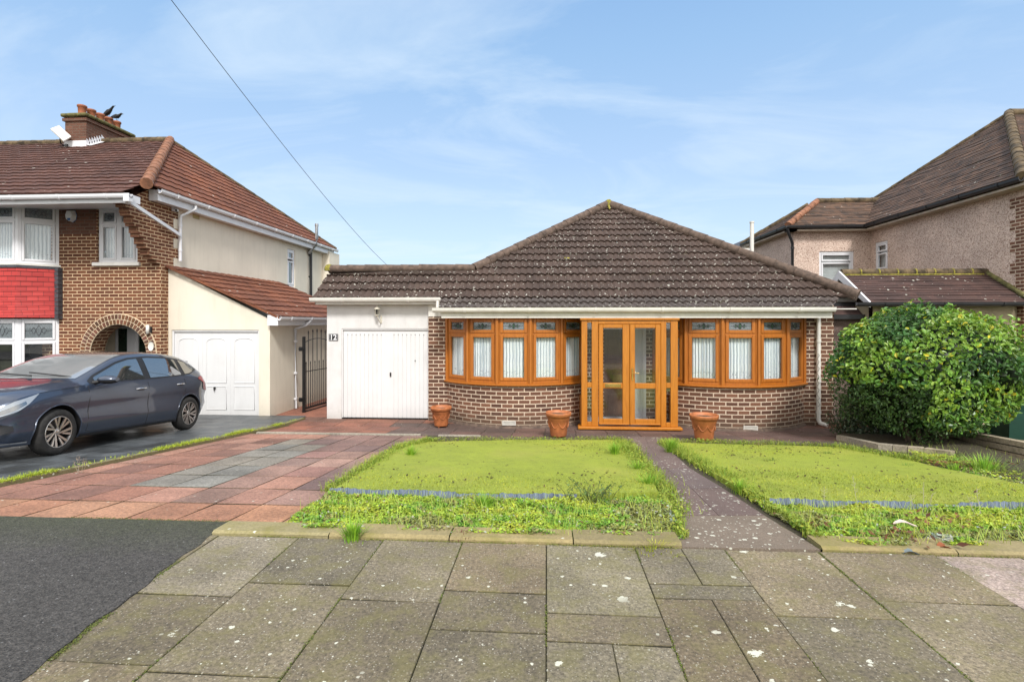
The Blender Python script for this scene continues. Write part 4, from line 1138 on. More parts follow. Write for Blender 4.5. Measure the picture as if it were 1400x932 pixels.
# side & rear slopes
hipL0=Vector((XH-(XA-XH)*(ZRd-ZE)/(ZA-ZRd),YE,ZE)); YB2=18.6; YBe=YB2+(YA-YE)
mb=MB()
ru=XRc-XA; Ss=Vector((-ru,0,ZA-ZE)); Ls=Ss.length
tile_slope(mb,(XRc,0,ZE),(0,1,0),Ss,15,Ls/15,lambda s:(YE+(YA-YE)*s/Ls,YBe-(YBe-YB2)*s/Ls),amp=.013)
lu=XA-hipL0.x; Sl=Vector((lu,0,ZA-ZE)); Ll=Sl.length
tile_slope(mb,(hipL0.x,0,ZE),(0,-1,0),Sl,15,Ll/15,lambda s:(-(YBe-(YBe-YB2)*s/Ll),-(YE+(YA-YE)*s/Ll)),amp=.013)
mb.face([(hipL0.x,YBe,ZE),(XRc,YBe,ZE),(XA,YB2,ZA),(XA,YB2,ZA+.001)])
mb.face([(XL0+.05,YRd,ZRd),(hipL0.x+.75,YRd,ZRd),(hipL0.x+.75,YRd+.6,2.35),(XL0+.05,YRd+.6,2.35)]); mb.face([(XL0+.05,YRd+.6,2.35),(hipL0.x+.9,YRd+.6,2.35),(hipL0.x+.9,18,2.3),(XL0+.05,18,2.3)])
mb.face([(XL0+.04,YE+.02,ZE-.01),(XL0+.04,YRd,ZRd-.01),(XL0+.04,YRd+.6,2.3),(XL0+.04,YRd+.6,2.0),(XL0+.04,YE,2.0)])
mb.build('rear_roof',M['roof_main'],roof)
# ridge / hip tiles
mb=MB(); up=.035
ridge(mb,(XL0-.02,YRd,ZRd),(XH,YRd,ZRd),.10,.42,up=up); ridge(mb,(XH,YRd,ZRd),(XA,YA,ZA),.11,.42,up=up); ridge(mb,(XRc+.05,YE-.05,ZE),(XA,YA,ZA),.115,.42,up=up); ridge(mb,(XA,YA,ZA),(XA,YB2,ZA),.115,.42,up=up)
mb.build('ridge_tiles',M['ridge_brown'],roof)
mb=MB(); mb.lathe([(0,.11),(.05,.10),(.09,.05),(.11,-.02)],10,M=Matrix.Translation((XA,YA-.05,ZA+.04)))
mb.lathe([(0,.13),(.07,.11),(.11,.05),(.12,-.03)],10,M=Matrix.Translation((XL0-.03,YRd,ZRd+.03)))
mb.tube([(XA-.02,YA-.10,ZA-.0),(XA-.01,YA-.36,ZA-.2)],[.05,.02],8)
mb.build('moss_patch',plain('yellow_moss',(.24,.21,.035),.95,var=.4,scale=18,bump=.5),roof)
yl=Vector((PX(775,12.75),0,0)); mb=MB(); 
for dx_,dz_,r_ in ((0,0,.05),(-.035,.03,.035),(.035,.03,.035)):
    YY=12.72+dz_*.6; mb.lathe([(0,.018),(r_*.7,.014),(r_,0)],9,M=Matrix.Translation((yl.x+dx_,YY,ZE+(YY-YE)*TT+.045))@Matrix.Rotation(R(37),4,'X'))
mb.build('moss_patch',bpy.data.materials['yellow_moss'],roof)
# soffit, fascia, gutters
mb=MB()
mb.box((XE0+.05,YE2+.10,zs_),(XE1+.03,YW+.3,zs_+.02)); mb.box((XE0+.04,YE2+.06,zs_-.02),(XE1+.03,YE2+.10,ZE2-.0)); mb.box((XE1+.031,YW-.3,zs_+.16),(XR+.3,YW+.3,zs_+.18)); mb.face([(XE1+.029,YE2+.06,zs_-.02),(XE1+.029,YE2+.06,ZE2),(XE1+.029,YE,ZE-.01),(XE1+.029,YW,ZE),(XE1+.029,YW,zs_)])
mb.face([(XE0+.04,YE2+.06,zs_-.02),(XE0+.04,YE2+.06,ZE2),(XE0+.04,YE,ZE-.01),(XE0+.04,YW,ZE),(XE0+.04,YW,zs_)])
mb.box((XGR-.0,YW-.001,1.73),(XE0+.1,YW+.1,2.02))
yfg=YE+.03
mb.box((XL0+.03,yfg+.0,2.0),(XM0+.02,yfg+.03,ZE+.0)); mb.box((XL0+.03,yfg+.03,2.0),(XM0+.02,YG+.2,2.015))
mb.build('fascia',M['upvc_aged'],roof)
mb=MB(); gutter(mb,(XE0-.13,YE2+.055,ZE2+.012),(PX(1140,YE2)+.02,YE2+.055,ZE2+.012),(0,-1,0),.95,1.15)
gutter(mb,(XL0-.05,yfg-.005,ZE+.015),(PX(603,YE),yfg-.005,ZE+.015),(0,-1,0),.95,1.1)
zg_=ZE; mb.tube([(PX(599,YE),yfg-.07,ZE-.06),(PX(599,YE),yfg-.09,ZE2+.0)],.04,8)
mb.build('gutter',M['upvc_aged'],roof)
mb=MB(); gx0,gx1=PX(1126,13.0),PX(1178,13.0); zz=PZ(1150,401,13.0); mb.box((gx0,13.02,zz-.20),(gx1-.1,13.05,zz-.06)); gutter(mb,(gx0,13.0,zz),(gx1,13.0,zz),(0,-1,0),.85); mb.build('side_gutter',M['upvc_aged'],roof)
mb=MB(); xd=PX(1119,YW-.06); yb=YW-.06; zt=zs_+.0
downpipe(mb,[(xd,yb,zt),(xd,yb,ZF+.14),(xd+.02,yb-.02,ZF+.07),(xd+.13,yb-.12,ZF+.03)],.042,[(xd,yb,1.2),(xd,yb,.35),(xd,yb,-.3)])
mb.build('downpipe',M['upvc_aged'],bung)
mb=MB(); pts=[]
for i in range(26):
    z=.95-i*.045; pts.append((xd-.03+.05*noise.noise(Vector((z*5,0,1)))+.03*math.sin(i*1.9),yb-.05,z))
mb.tube(pts,.004,4); mb.build('ivy_stem',M['bark'],bung)
# flue on the right slope
mb=MB(); fx=PX(1028,14.6); fzt=PZ(1028,305,14.6); zr=ZE+(XRc-fx)*(ZA-ZE)/ru
mb.tube([(fx,14.6,zr-.1),(fx,14.6,fzt)],.052,12); mb.tube([(fx,14.6,fzt),(fx,14.6,fzt+.04)],.062,12); mb.lathe([(.2,-.1),(.16,.02),(.055,.12)],14,M=Matrix.Translation((fx,14.6,zr+.03)))
mb.build('flue',M['upvc_aged'],roof)

# ---- porch
YP=10.80; fx=lambda p:PX(p,YP); fz=lambda p:PZ(862,p,YP)
mb=MB(); x0,x1=fx(795),fx(927); zb=ZF+.085; zt=zs_-.022; d=.07
ZT=fz(441); 
def post(a,b,z0=zb,z1=zt,y0=YP,y1=YP+d,bev=.007): mb.bbox((a,y0,z0),(b,y1,z1),bev)
post(x0,fx(803)); post(fx(809),fx(818)); post(fx(903.5),fx(911)); post(fx(917),x1)
for a,b in ((fx(803),fx(809)),(fx(911),fx(917))):
    post(a,b,fz(441),zt-.001,YP+.001); post(a,b,fz(530),fz(523),YP+.001); post(a,b,zb,fz(577),YP+.001)
post(fx(818),fx(903.5),fz(443),zt-.001,YP+.001)
mb.bbox((x0-.03,YP-.03,zt-.045),(x1+.03,YP+.02,zt-.002),.008)
# return sides
for xa,xb in ((x0,x0+.06),(x1-.06,x1)):
    mb.bbox((xa+.001,YP+d+.001,zb),(xb-.001,YP+d+.12,zt),.004); mb.bbox((xa+.001,YW-.06,zb),(xb-.001,YW+.05,zt),.004)
    mb.bbox((xa+.002,YP+d+.12,zt-.1),(xb-.002,YW-.06,zt-.001),.003); mb.bbox((xa+.002,YP+d+.12,zb),(xb-.002,YW-.06,zb+.55),.003)
porch=mb.build('porch',M['oak'],bung)
mb=MB(); mb.bbox((fx(790),YP-.10,ZF+.03),(fx(932),YP+.1,zb),.012); mb.box((fx(793),YP-.02,ZF-.04),(fx(930),YW,ZF+.03)); mb.build('sill',M['oak'],porch)
for a,b in ((fx(803),fx(809)),(fx(911),fx(917))):
    for z0,z1 in ((fz(523),fz(441)),(fz(577),fz(530))): pane_obj(Matrix.Identity(4),(a,b,z0,z1),porch,M['glass'],YP+.03)
for xa in (x0+.028,x1-.03):
    m2=MB(); m2.box((xa,YP+d+.12,zb+.55),(xa+.004,YW-.06,zt-.1)); m2.build('pane',M['glass'],porch)
for xa,xb,ga,gb,nm in ((fx(818.5),fx(860.5),fx(824.5),fx(851),'l'),(fx(861),fx(903),fx(868),fx(896),'r')):
    mb=MB(); yf=YP-.022; y1=YP+.045; z0=zb+.03; z1=fz(443.5)
    G0,G1,G2,G3=fz(572.5),fz(531),fz(523.5),fz(448.5)
    for a,b in (((xa,yf,z0),(ga,y1,z1)),((gb,yf,z0),(xb,y1,z1)),((ga,yf+.001,z0),(gb,y1,G0)),((ga,yf+.001,G1),(gb,y1,G2)),((ga,yf+.001,G3),(gb,y1,z1))): mb.bbox(a,b,.009)
    mb.bbox((xa+.01,yf-.03,z0+.01),(xb-.01,yf+.0,z0+.035),.008)
    dd=mb.build('porch_door',M['oak'],bung)
    pane_obj(Matrix.Identity(4),(ga,gb,G0,G1),dd,M['glass'],YP+.015); pane_obj(Matrix.Identity(4),(ga,gb,G2,G3),dd,M['glass'],YP+.015)
    if nm=='l':
        m2=MB(); m2.bbox((fx(827),yf-.012,fz(529.5)),(fx(848.5),yf-.001,fz(524.2)),.004); m2.bbox((fx(829),yf-.016,fz(528.6)),(fx(846.5),yf-.012,fz(525)),.002); m2.build('letterbox',M['brass'],dd)
    else:
        m2=MB(); hx=fx(864.3); hz=fz(511); m2.bbox((hx-.013,yf-.012,hz-.13),(hx+.013,yf-.001,hz+.12),.004); m2.tube([(hx,yf-.01,hz+.02),(hx,yf-.05,hz+.02),(hx+.12,yf-.05,hz+.02)],.009,8); m2.build('handle',M['brass'],dd)
# inner porch wall & door
mb=MB(); xi0,xi1=x0+.01,fx(936)
mb.box((PX(883,YW),YW-.01,ZF+.03),(xi1,YW+.1,zs_)); mb.box((xi0,YW+.0,ZF+.03),(PX(826,YW),YW+.1,zs_)); mb.build('porch_inner_wall',M['brick'],bung)
mb=MB(); a,b=PX(826,YW),PX(862,YW); mb.box((a,YW+.02,ZF+.15),(b,YW+.07,1.45)); 
for k in range(3): mb.bbox((a+.08,YW+.005,-.4+k*.6),(b-.08,YW+.022,.05+k*.6),.01)
mb.build('inner_door',M['inner_door'],bung)
mb=MB(); a=PX(862,YW); mb.bbox((a,YW-.02,ZF+.03),(a+.07,YW+.09,zs_-.05),.005); mb.bbox((PX(878,YW),YW-.03,ZF+.03),(PX(883,YW),YW+.09,zs_-.01),.005)
mb.box((a+.07,YW+.05,ZF+.03),(PX(878,YW),YW+.08,zs_)); mb.box((PX(826,YW),YW-.005,1.45),(a,YW+.09,zs_)); mb.box((xi0,YW-.15,ZF+.032),(PX(884,YW),YW+.05,ZF+.14))
mb.build('inner_door_frame',M['upvc'],bung)
mb=MB(); mb.box((x0+.03,YP+.08,ZF+.031),(x1-.03,YW-.151,ZF+.055)); mb.build('porch_floor',M['imprint'],bung)

# ================================================================== LEFT HOUSE
XS=-8.85; YLF=11.55
lh=thing('semi_detached_house','two storey brick house with red hung tiles and an arched porch, cream side wall','house',(-12,12,ZF))
zc_=lambda px,py: PZ(px,py,YLF)
ar_c=(PX(162,YLF),zc_(162,484)); ar_i=.69; ar_o=.92
wl=(PX(133,YLF),PX(188,YLF),zc_(160,362),zc_(160,284))
X0=-21.0
mb=MB(); zspr=ar_c[1]
holes=[(wl[0]-X0,wl[1]-X0,wl[2],wl[3]),(ar_c[0]-ar_i-X0,ar_c[0]+ar_i-X0,ZF-.05,zspr+ar_i)]
# wall with holes but custom reveal for arch
wall(mb,(X0,YLF),(1,0),XS-X0,ZF-.05,4.3,holes,reveal=.12)
n=24
for i in range(n):
    t0,t1=math.pi*i/n,math.pi*(i+1)/n
    def ip(t): return (ar_c[0]+ar_i*math.cos(t),zspr+ar_i*math.sin(t))
    def op(t):
        c,s=math.cos(t),math.sin(t); k=ar_i/max(abs(c),abs(s)); return (ar_c[0]+min(max(c*k,-ar_i),ar_i),zspr+min(s*k,ar_i))
    q=[ip(t0),ip(t1),op(t1),op(t0)]
    mb.face([(x,YLF,z) for x,z in q],uv=[(x-X0,z) for x,z in q])
    a,b=ip(t0),ip(t1); mb.face([(a[0],YLF,a[1]),(b[0],YLF,b[1]),(b[0],YLF+.4,b[1]),(a[0],YLF+.4,a[1])],uv=[(0,a[1]),(0,b[1]),(.4,b[1]),(.4,a[1])])
for sx in (-1,1):
    x=ar_c[0]+sx*ar_i; mb.face([(x,YLF,ZF),(x,YLF+.4,ZF),(x,YLF+.4,zspr),(x,YLF,zspr)],uv=[(0,0),(.4,0),(.4,zspr-ZF),(0,zspr-ZF)])
mb.build('front_wall',M['brick_left'],lh)
# arch ring
mb=MB()
for ring,(r0,r1) in enumerate(((ar_i+.010,ar_i+.105),(ar_i+.128,ar_i+.225))):
    cnt=int(math.pi*r0/.085)+2
    for i in range(-3,cnt+3):
        t0=math.pi*(i+.12)/cnt; t1=math.pi*(i+.80)/cnt
        if t0<-.12 or t1>math.pi+.12: continue
        q=[(r*math.cos(t),r*math.sin(t)) for r,t in ((r0,t0),(r1,t0),(r1,t1),(r0,t1))]
        mb.prism([(ar_c[0]+x,YLF-.028,zspr+z) for x,z in q],(0,.02,0),0,c=col((.13,.055,.03),.35))
N_=40
for i in range(N_):
    t0=-.12+(math.pi+.24)*i/N_; t1=-.12+(math.pi+.24)*(i+1)/N_
    ra,rb=ar_i-.004,ar_i+.247
    mb.face([(ar_c[0]+r*math.cos(t),YLF-.014,zspr+r*math.sin(t)) for r,t in ((ra,t0),(rb,t0),(rb,t1),(ra,t1))],1)
    for r in (ra,rb): mb.face([(ar_c[0]+r*math.cos(t0),YLF-.014,zspr+r*math.sin(t0)),(ar_c[0]+r*math.cos(t1),YLF-.014,zspr+r*math.sin(t1)),(ar_c[0]+r*math.cos(t1),YLF+.01,zspr+r*math.sin(t1)),(ar_c[0]+r*math.cos(t0),YLF+.01,zspr+r*math.sin(t0))],1)
mb.build('porch_arch',[tinted('arch_brick',.85,60,.7,1.2),M['mortar']],lh)
# porch recess
yr=YLF+1.05
mb=MB(); a,b=ar_c[0]-1.2,ar_c[0]+1.0
mb.box((a,yr,ZF),(b,yr+.1,1.9)); mb.box((a-.1,YLF+.41,ZF),(a,yr,1.9)); mb.box((b,YLF+.41,ZF),(b+.1,yr,1.9)); mb.box((a,YLF+.41,1.8),(b,yr,1.9)); mb.build('porch_recess',M['render_cream'],lh)
mb=MB(); xd0,xd1=PX(160,yr),PX(193,yr); zt=PZ(175,449,yr)-.0
for p,q in (((xd0,yr-.06,ZF),(xd0+.06,yr-.001,zt)),((PX(176,yr),yr-.06,ZF),(PX(191.5,yr),yr-.001,zt)),((xd0,yr-.06,zt),(b-.05,yr-.001,zt+.12)),((PX(186,yr),yr-.07,ZF),(PX(186.6,yr)+.01,yr-.06,zt))): mb.bbox(p,q,.006)
mb.bbox((PX(209,yr),yr-.06,ZF),(b-.02,yr-.001,zt),.006)
fd=mb.build('front_door',M['upvc'],lh)
mb=MB(); mb.box((xd0+.06,yr-.03,ZF),(PX(176,yr),yr-.02,zt)); mb.box((PX(191.5,yr),yr-.03,ZF),(PX(209,yr),yr-.02,zt)); mb.build('pane',plain('dark_green_glass',(.015,.03,.02),.15,var=.3),fd)
# side brick wing / quoin, corbel
mb=MB()
edge=[(168,272),(171,279),(176,284),(177,291),(182,296),(184,305),(189,310),(191,319),(196,325),(199,334),(204,340),(208,349),(214,355),(218.5,360)]
poly=[Vector((XS,PYX(px,XS),ZX(px,py,XS))) for px,py in edge]
# stepped edge
st=[poly[0]]
for a,b in zip(poly[:-1],poly[1:]): st+= [Vector((XS,a.y,b.z)),b]
zt=4.5
face=[Vector((XS,YLF,4.72)),Vector((XS,poly[0].y+.75,4.58)),Vector((XS,poly[0].y+.2,4.26)),Vector((XS,poly[0].y,4.2))]+[v for v in st if v.z<4.2]+[Vector((XS,YLF,poly[-1].z))]
mb.prism(face,(-.22,0,0),1)
mb.face([v+Vector((.002,0,0)) for v in face],0)
mb.build('corbel',[M['brick_left'],M['brick_dark']],lh)
mb=MB(); yq=PYX(230,XS)
wall(mb,(XS,YLF),(0,1),yq+.03-YLF,ZF-.05,4.5)
yq2=PYX(237,XS); z=2.2
k=0
while z<4.45:
    h=.234; w=(yq2-YLF) if k%2 else (yq2-YLF)+.16
    mb.box((XS-.05,YLF+.002,z),(XS+.004,YLF+w,min(z+h,4.45))); z+=h;k+=1
mb.build('corner_brickwork',M['brick_left'],lh)
# side rendered wall
mb=MB(); W=20.9-YLF; a=[PYX(393,XS)-YLF,PYX(403.5,XS)-YLF]; za=[ZX(398,392,XS),ZX(398,341,XS)]
wall(mb,(XS,yq+.03),(0,1),W-(yq+.03-YLF),ZF-.05,4.52,[(a[0]+YLF-yq-.03,a[1]+YLF-yq-.03,za[0],za[1])],u0=.3)
wall(mb,(XS,20.9),(-1,0),12,ZF-.05,4.52); mb.face([(X0,20.9,ZF),(X0,YLF,ZF),(X0,YLF,4.4),(X0,20.9,4.4)])
mb.build('side_wall',M['render_cream'],lh)
mb=MB(); y0,y1=PYX(441,XS),PYX(455,XS); mb.box((XS+.002,y0,3.2),(XS+.28,y1,4.4)); mb.build('side_wall_pier',M['render_cream'],lh)
f=MB(); ps=[]; Wd=a[1]-a[0]; Mx=frame_mx(Vector((XS-.03,YLF+a[0],za[0])),math.pi/2); Hh=za[1]-za[0]
emit_win(f,ps,Mx,Wd,Hh,[(.08,Wd-.08,.08,Hh*.68),(.08,Wd-.08,Hh*.74,Hh-.08)],fw=.09,sash=.06); w=f.build('window',M['upvc'],lh)
for q in ps: pane_obj(q[0],q[1],w,M['glass'])
mb=MB(); mb.box((XS-.35,YLF+a[0]-.1,za[0]-.1),(XS-.3,YLF+a[1]+.1,za[1]+.1)); mb.build('blind',plain('grey_blind',(.30,.32,.33),.7),w)
# upper front window
def front_window(par,x0,x1,z0,z1,Y,cols,tfrac,ang=0.,W=None,curt=True,dark='dark',fm='upvc',lower_dark=False):
    W=W or x1-x0; H=z1-z0; Mx=frame_mx(Vector((x0,Y,z0)),ang); f=MB(); ps=[]; cells=[];tops=[]
    tz=H*tfrac; n=cols; cw=(W-.05)/n
    for k in range(n):
        xa=.025+k*cw+.055; xb=.025+(k+1)*cw-.055
        cells.append((xa,xb,.07,tz-.03)); cells.append((xa,xb,tz+.035,H-.06))
    emit_win(f,ps,Mx,W,H,cells,fw=.065,sash=.05)
    it=[(.06,W-.06,tz-.03,tz+.035)]+[(.025+k*cw-.05,.025+k*cw+.05,.06,H-.06) for k in range(1,n)]
    f.bbox((.06,.004,tz-.028),(W-.06,.066,tz+.033),.004,M=Mx)
    for k in range(1,n): f.bbox((.025+k*cw-.05,.003,.06),(.025+k*cw+.05,.067,H-.06),.004,M=Mx)
    w=f.build('window',M[fm],par)
    lead=MB()
    for i,q in enumerate(ps):
        pane_obj(q[0],q[1],w,M['lead_glass'] if i%2 else M['glass'])
        if i%2: motif(lead,q[0],q[1],.018)
    lead.build('lead_motif',M['lead'],w)
    if curt:
        cur=MB()
        for k in range(n): curtain(cur,Mx,.03+k*cw,.02+(k+1)*cw,.05,H-.04,y=.14,per=.07,ph=k+x0)
        cur.build('net_curtain',M['net'],w)
    bk=MB(); bk.box((.02,.30,.02),(W-.02,.32,H-.02),M=Mx); bk.build('dark_room',M['interior' if not lower_dark else 'dark'],w)
    return w
front_window(lh,wl[0]+.01,wl[1]-.01,wl[2]+.06,wl[3]-.01,YLF+.03,2,.70)
mb=MB(); mb.bbox((wl[0]-.08,YLF-.07,wl[2]-.03),(wl[1]+.08,YLF+.1,wl[2]+.055),.01); mb.build('window_sill',M['upvc_aged'],lh)
mb=MB(); mb.box((PX(80,YLF),YLF-.004,zc_(100,320)),(wl[0]-.02,YLF+.05,4.3)); mb.build('unpointed_brickwork',M['brick_chimney'],lh)
# bay (front flat + angled return)
YBY=11.05
xf=PX(24,YBY); xe=PX(81,YLF); ang=math.atan2(YLF-YBY,xe-xf); Wd=math.hypot(YLF-YBY,xe-xf)
zu1=zc_(50,283); zu0=zc_(50,363); zl1=zc_(50,436); 
for z0,z1,tf,cu,ld in ((zu0,zu1+.02,.70,True,False),(ZF+.35,zl1,.735,False,True)):
    front_window(lh,xf,xe,z0,z1,YBY,1,tf,ang,Wd,curt=cu,lower_dark=ld)
    front_window(lh,xf-1.5,xf,z0,z1,YBY,2,tf,0,1.5,curt=cu,lower_dark=ld)
    front_window(lh,xf-1.5-(xe-xf),xf-1.5,z0,z1,YLF,1,tf,-ang,Wd,curt=cu,lower_dark=ld)
def baypoly(off,z): 
    o=off; return [Vector((xe+o*.6,YLF,z)),Vector((xf+o*.4,YBY-o,z)),Vector((xf-1.5-o*.4,YBY-o,z)),Vector((xf-1.5-(xe-xf)-o*.6,YLF,z))]
mb=MB(); zt,zbm=zu0-.06,zl1+.03; n=10
tw_=0
for i in range(n):
    s0=i/n; s1=(i+1)/n; fl=lambda s:.02+.10*s**3
    za_,zb_=zt-(zt-zbm)*s0,zt-(zt-zbm)*s1
    A=baypoly(fl(s0)-.0,za_); B=baypoly(fl(s1)+.012,zb_); C=baypoly(fl(s1)-.005,zb_)
    uacc=0
    for j in range(3):
        L=(A[j+1]-A[j]).length
        mb.face([A[j],A[j+1],B[j+1],B[j]],uv=[(uacc,za_),(uacc+L,za_),(uacc+L,zb_),(uacc,zb_)]); mb.face([B[j],B[j+1],C[j+1],C[j]],uv=[(0,0)]*4); uacc+=L
mb.build('hung_tiles',M['hung'],lh)
mb=MB()
for o,z0,z1 in ((.05,zu0-.10,zu0-.035),(.02,zu0-.14,zu0-.10)):
    A=baypoly(o,z0); B=baypoly(o,z1)
    for j in range(3): mb.face([A[j],A[j+1],B[j+1],B[j]])
    mb.face(B)
# lead side flashing
z=zt
while z>zbm:
    mb.box((xe+.0,YLF-.12,z-.09),(xe+.09,YLF-.004,z)); z-=.1
mb.build('lead_flashing',M['lead'],lh)
mb=MB()
for z0,z1,o in ((zu0-.04,zu0+.0,.06),(ZF,ZF+.34,.0)):
    A=baypoly(o,z0); B=baypoly(o,z1)
    for j in range(3): mb.face([A[j],A[j+1],B[j+1],B[j]])
    mb.face(B); mb.face(A)
mb.build('bay_base',M['upvc_aged'],lh)
# soffit / fascia / gutter front
YEF=10.35; zso=4.09; XGE=XS+.33
mb=MB(); mb.prism([(X0,YEF+.04,zso),(X0,YLF+.05,zso+.14),(X0,YLF+.05,zso+.16),(X0,YEF+.04,zso+.02)],(XS-X0-.22,0,0)); mb.box((X0,YEF,zso-.015),(XGE-.05,YEF+.035,zso+.15)); mb.box((XS+.001,YEF+.036,zso+.0),(XGE-.05,YEF+.25,zso+.15)); 
mb.box((XS+.005,YLF-.3,4.32),(XS+.20,20.8,4.34)); mb.box((XS+.20,YLF-.35,4.31),(XS+.23,20.9,4.52)); mb.box((XS+.02,YLF-.38,4.31),(XS+.23,YLF-.35,4.55))
mb.build('fascia',M['upvc'],lh)
mb=MB(); gutter(mb,(X0,YEF-.004,zso+.15),(XGE,YEF-.004,zso+.15),(0,-1,0),.9); gutter(mb,(XS+.235,YLF-.4,4.55),(XS+.235,21.1,4.55),(1,0,0),.9)
mb.bbox((XGE-.12,YEF-.13,zso-.02),(XGE+.0,YEF-.0,zso+.14),.01)
# diagonal pipe and downpipe
pA=Vector((XGE-.08,YEF-.04,zso+.0)); yB=PYX(246,XS+.06); pB=Vector((XS+.07,yB-.05,ZX(243,321,XS+.07)))
extr(mb,[(0,-.04),(.05,-.04),(.05,.035),(0,.035)],pA,pB,(1,0,0))
zt=4.42; yp=yB; mb.tube([(XS+.30,yp+.22,4.44),(XS+.30,yp+.22,4.36),(XS+.09,yp,4.16),(XS+.07,yp,4.0),(XS+.07,yp,ZX(246,357,XS+.07))],.036,10)
for z in (3.9,3.3,2.85): mb.tube([(XS+.07,yp,z),(XS+.07,yp,z+.05)],.046,10)
mb.build('gutter',M['upvc'],lh)
mb=MB(); yp=PYX(425,XS+.08); mb.tube([(XS+.08,yp,4.3),(XS+.08,yp,2.2)],.05,10)
for z in (4.1,3.3,2.6): mb.tube([(XS+.0,yp,z),(XS+.12,yp,z)],.03,6)
mb.build('soil_pipe',M['black'],lh)
mb=MB(); yp=PYX(433,XS+.35); zt=ZX(433,308,XS+.35); mb.tube([(XS+.05,yp,4.15),(XS+.33,yp,4.5),(XS+.35,yp,4.7),(XS+.35,yp,zt)],.055,12); mb.tube([(XS+.35,yp,zt-.04),(XS+.35,yp,zt+.05)],.066,12); mb.build('flue',M['galv'],lh)
mb=MB(); yv=PYX(268,XS); zv=ZX(268,295,XS); mb.box((XS-.0,yv-.12,zv-.08),(XS+.012,yv+.12,zv+.08)); mb.build('air_vent',plain('cream_vent',(.45,.38,.2),.8),lh)
# roof
Ya,Za,Xa=15.5,7.19,-11.56
EX=XS+.28; EZ=4.58
YB_=10.28; ZB_=4.27; Lf=math.hypot(Ya-YB_,Za-ZB_); Sf=Vector((0,Ya-YB_,Za-ZB_))
yh=YB_+(EZ-ZB_)*(Ya-YB_)/(Za-ZB_); sh=Lf*(EZ-ZB_)/(Za-ZB_)
mb=MB(); tile_slope(mb,(0,YB_,ZB_),(1,0,0),Sf,19,Lf/19,lambda s:(X0,EX-.1 if s<sh else EX+(Xa-EX)*(s-sh)/(Lf-sh)),per=.3,amp=.006,lift=.03)
rf=mb.build('roof',M['roof_left'],lh)
mb=MB(); Sd=Vector((Xa-EX,0,Za-EZ)); Ld=Sd.length; Yr=20.95
tile_slope(mb,(EX,0,EZ),(0,1,0),Sd,14,Ld/14,lambda s:(yh+(Ya-yh)*s/Ld,Yr-(Yr-Ya)*s/Ld),per=.3,amp=.006,lift=.03)
mb.face([(EX,Yr,EZ),(X0,Yr,EZ),(X0,Ya,Za),(Xa,Ya,Za)])
mb.build('side_roof',M['roof_left_side'],rf)
mb=MB(); ridge(mb,(EX+.03,yh-.1,EZ-.04),(Xa,Ya,Za),.115,.4,up=.03); mb.build('hip_tiles',M['ridge_orange'],rf)
mb=MB(); ridge(mb,(EX,Yr,EZ),(Xa,Ya,Za),.07,.4,up=.0); ridge(mb,(X0,Ya,Za-.03),(Xa,Ya,Za),.10,.4,up=.02); mb.build('ridge_tiles',M['ridge_mossy'],rf)
mb=MB(); 
# chimney
cx1=PX(118,14.9); cx0=PX(89,14.9); cy0,cy1=14.9,PYX(180,cx1); zt=PZ(118,160,14.9)
mb.box((cx0,cy0,6.3),(cx1,cy1,zt)); mb.box((cx0-.05,cy0-.05,zt-.12),(cx1+.05,cy1+.05,zt-.04)); 
ch=mb.build('chimney',M['brick_chimney'],lh)
mb=MB(); mb.bbox((cx0-.09,cy0-.09,zt),(cx1+.09,cy1+.09,zt+.10),.03); mb.bbox((cx0+.02,cy0+.02,zt+.1),(cx1-.02,cy1-.02,zt+.15),.03); mb.build('chimney_cap',M['moss'],ch)
pots=[]
for px,py in ((105.5,141),(119.5,140.5),(134.5,148),(149.5,155.5),(163,162.5)):
    Y=cy0+.22+ (cy1-cy0-.44)*len(pots)/4; X=(cx0+cx1)/2
    mb=MB(); mb.lathe([(.10,zt+.1),(.11,zt+.12),(.10,zt+.2),(.108,zt+.37),(.128,zt+.385),(.128,zt+.43),(.115,zt+.44),(.095,zt+.43),(.09,zt+.2)],16,M=Matrix.Translation((X,Y,0)))
    mb.build('chimney_pot',M['clay'],ch); pots.append((X,Y,zt+.44))
mb=MB(); zr_=lambda y:ZB_+(y-YB_)*(Za-ZB_)/(Ya-YB_)
mb.box((cx0-.02,cy0-.02,zr_(cy0)-.03),(cx1+.015,cy0+.0-.001,zr_(cy0)+.18))
n=7
for i in range(n):
    y0=cy0+(.62)*i/n; y1=cy0+.62*(i+1)/n; mb.face([(cx1+.012,y0,zr_(y0)-.05),(cx1+.012,y1,zr_(y1)-.05),(cx1+.012,y1+.03,zr_(y1)+.11),(cx1+.012,y0-.01,zr_(y1)+.20)])
    mb.face([(cx1+.012,y0,zr_(y0)+.05),(cx1+.13,y0,zr_(y0)+.03),(cx1+.13,y1,zr_(y1)+.03),(cx1+.012,y1,zr_(y1)+.05)])
mb.build('white_flashing',M['upvc'],ch)
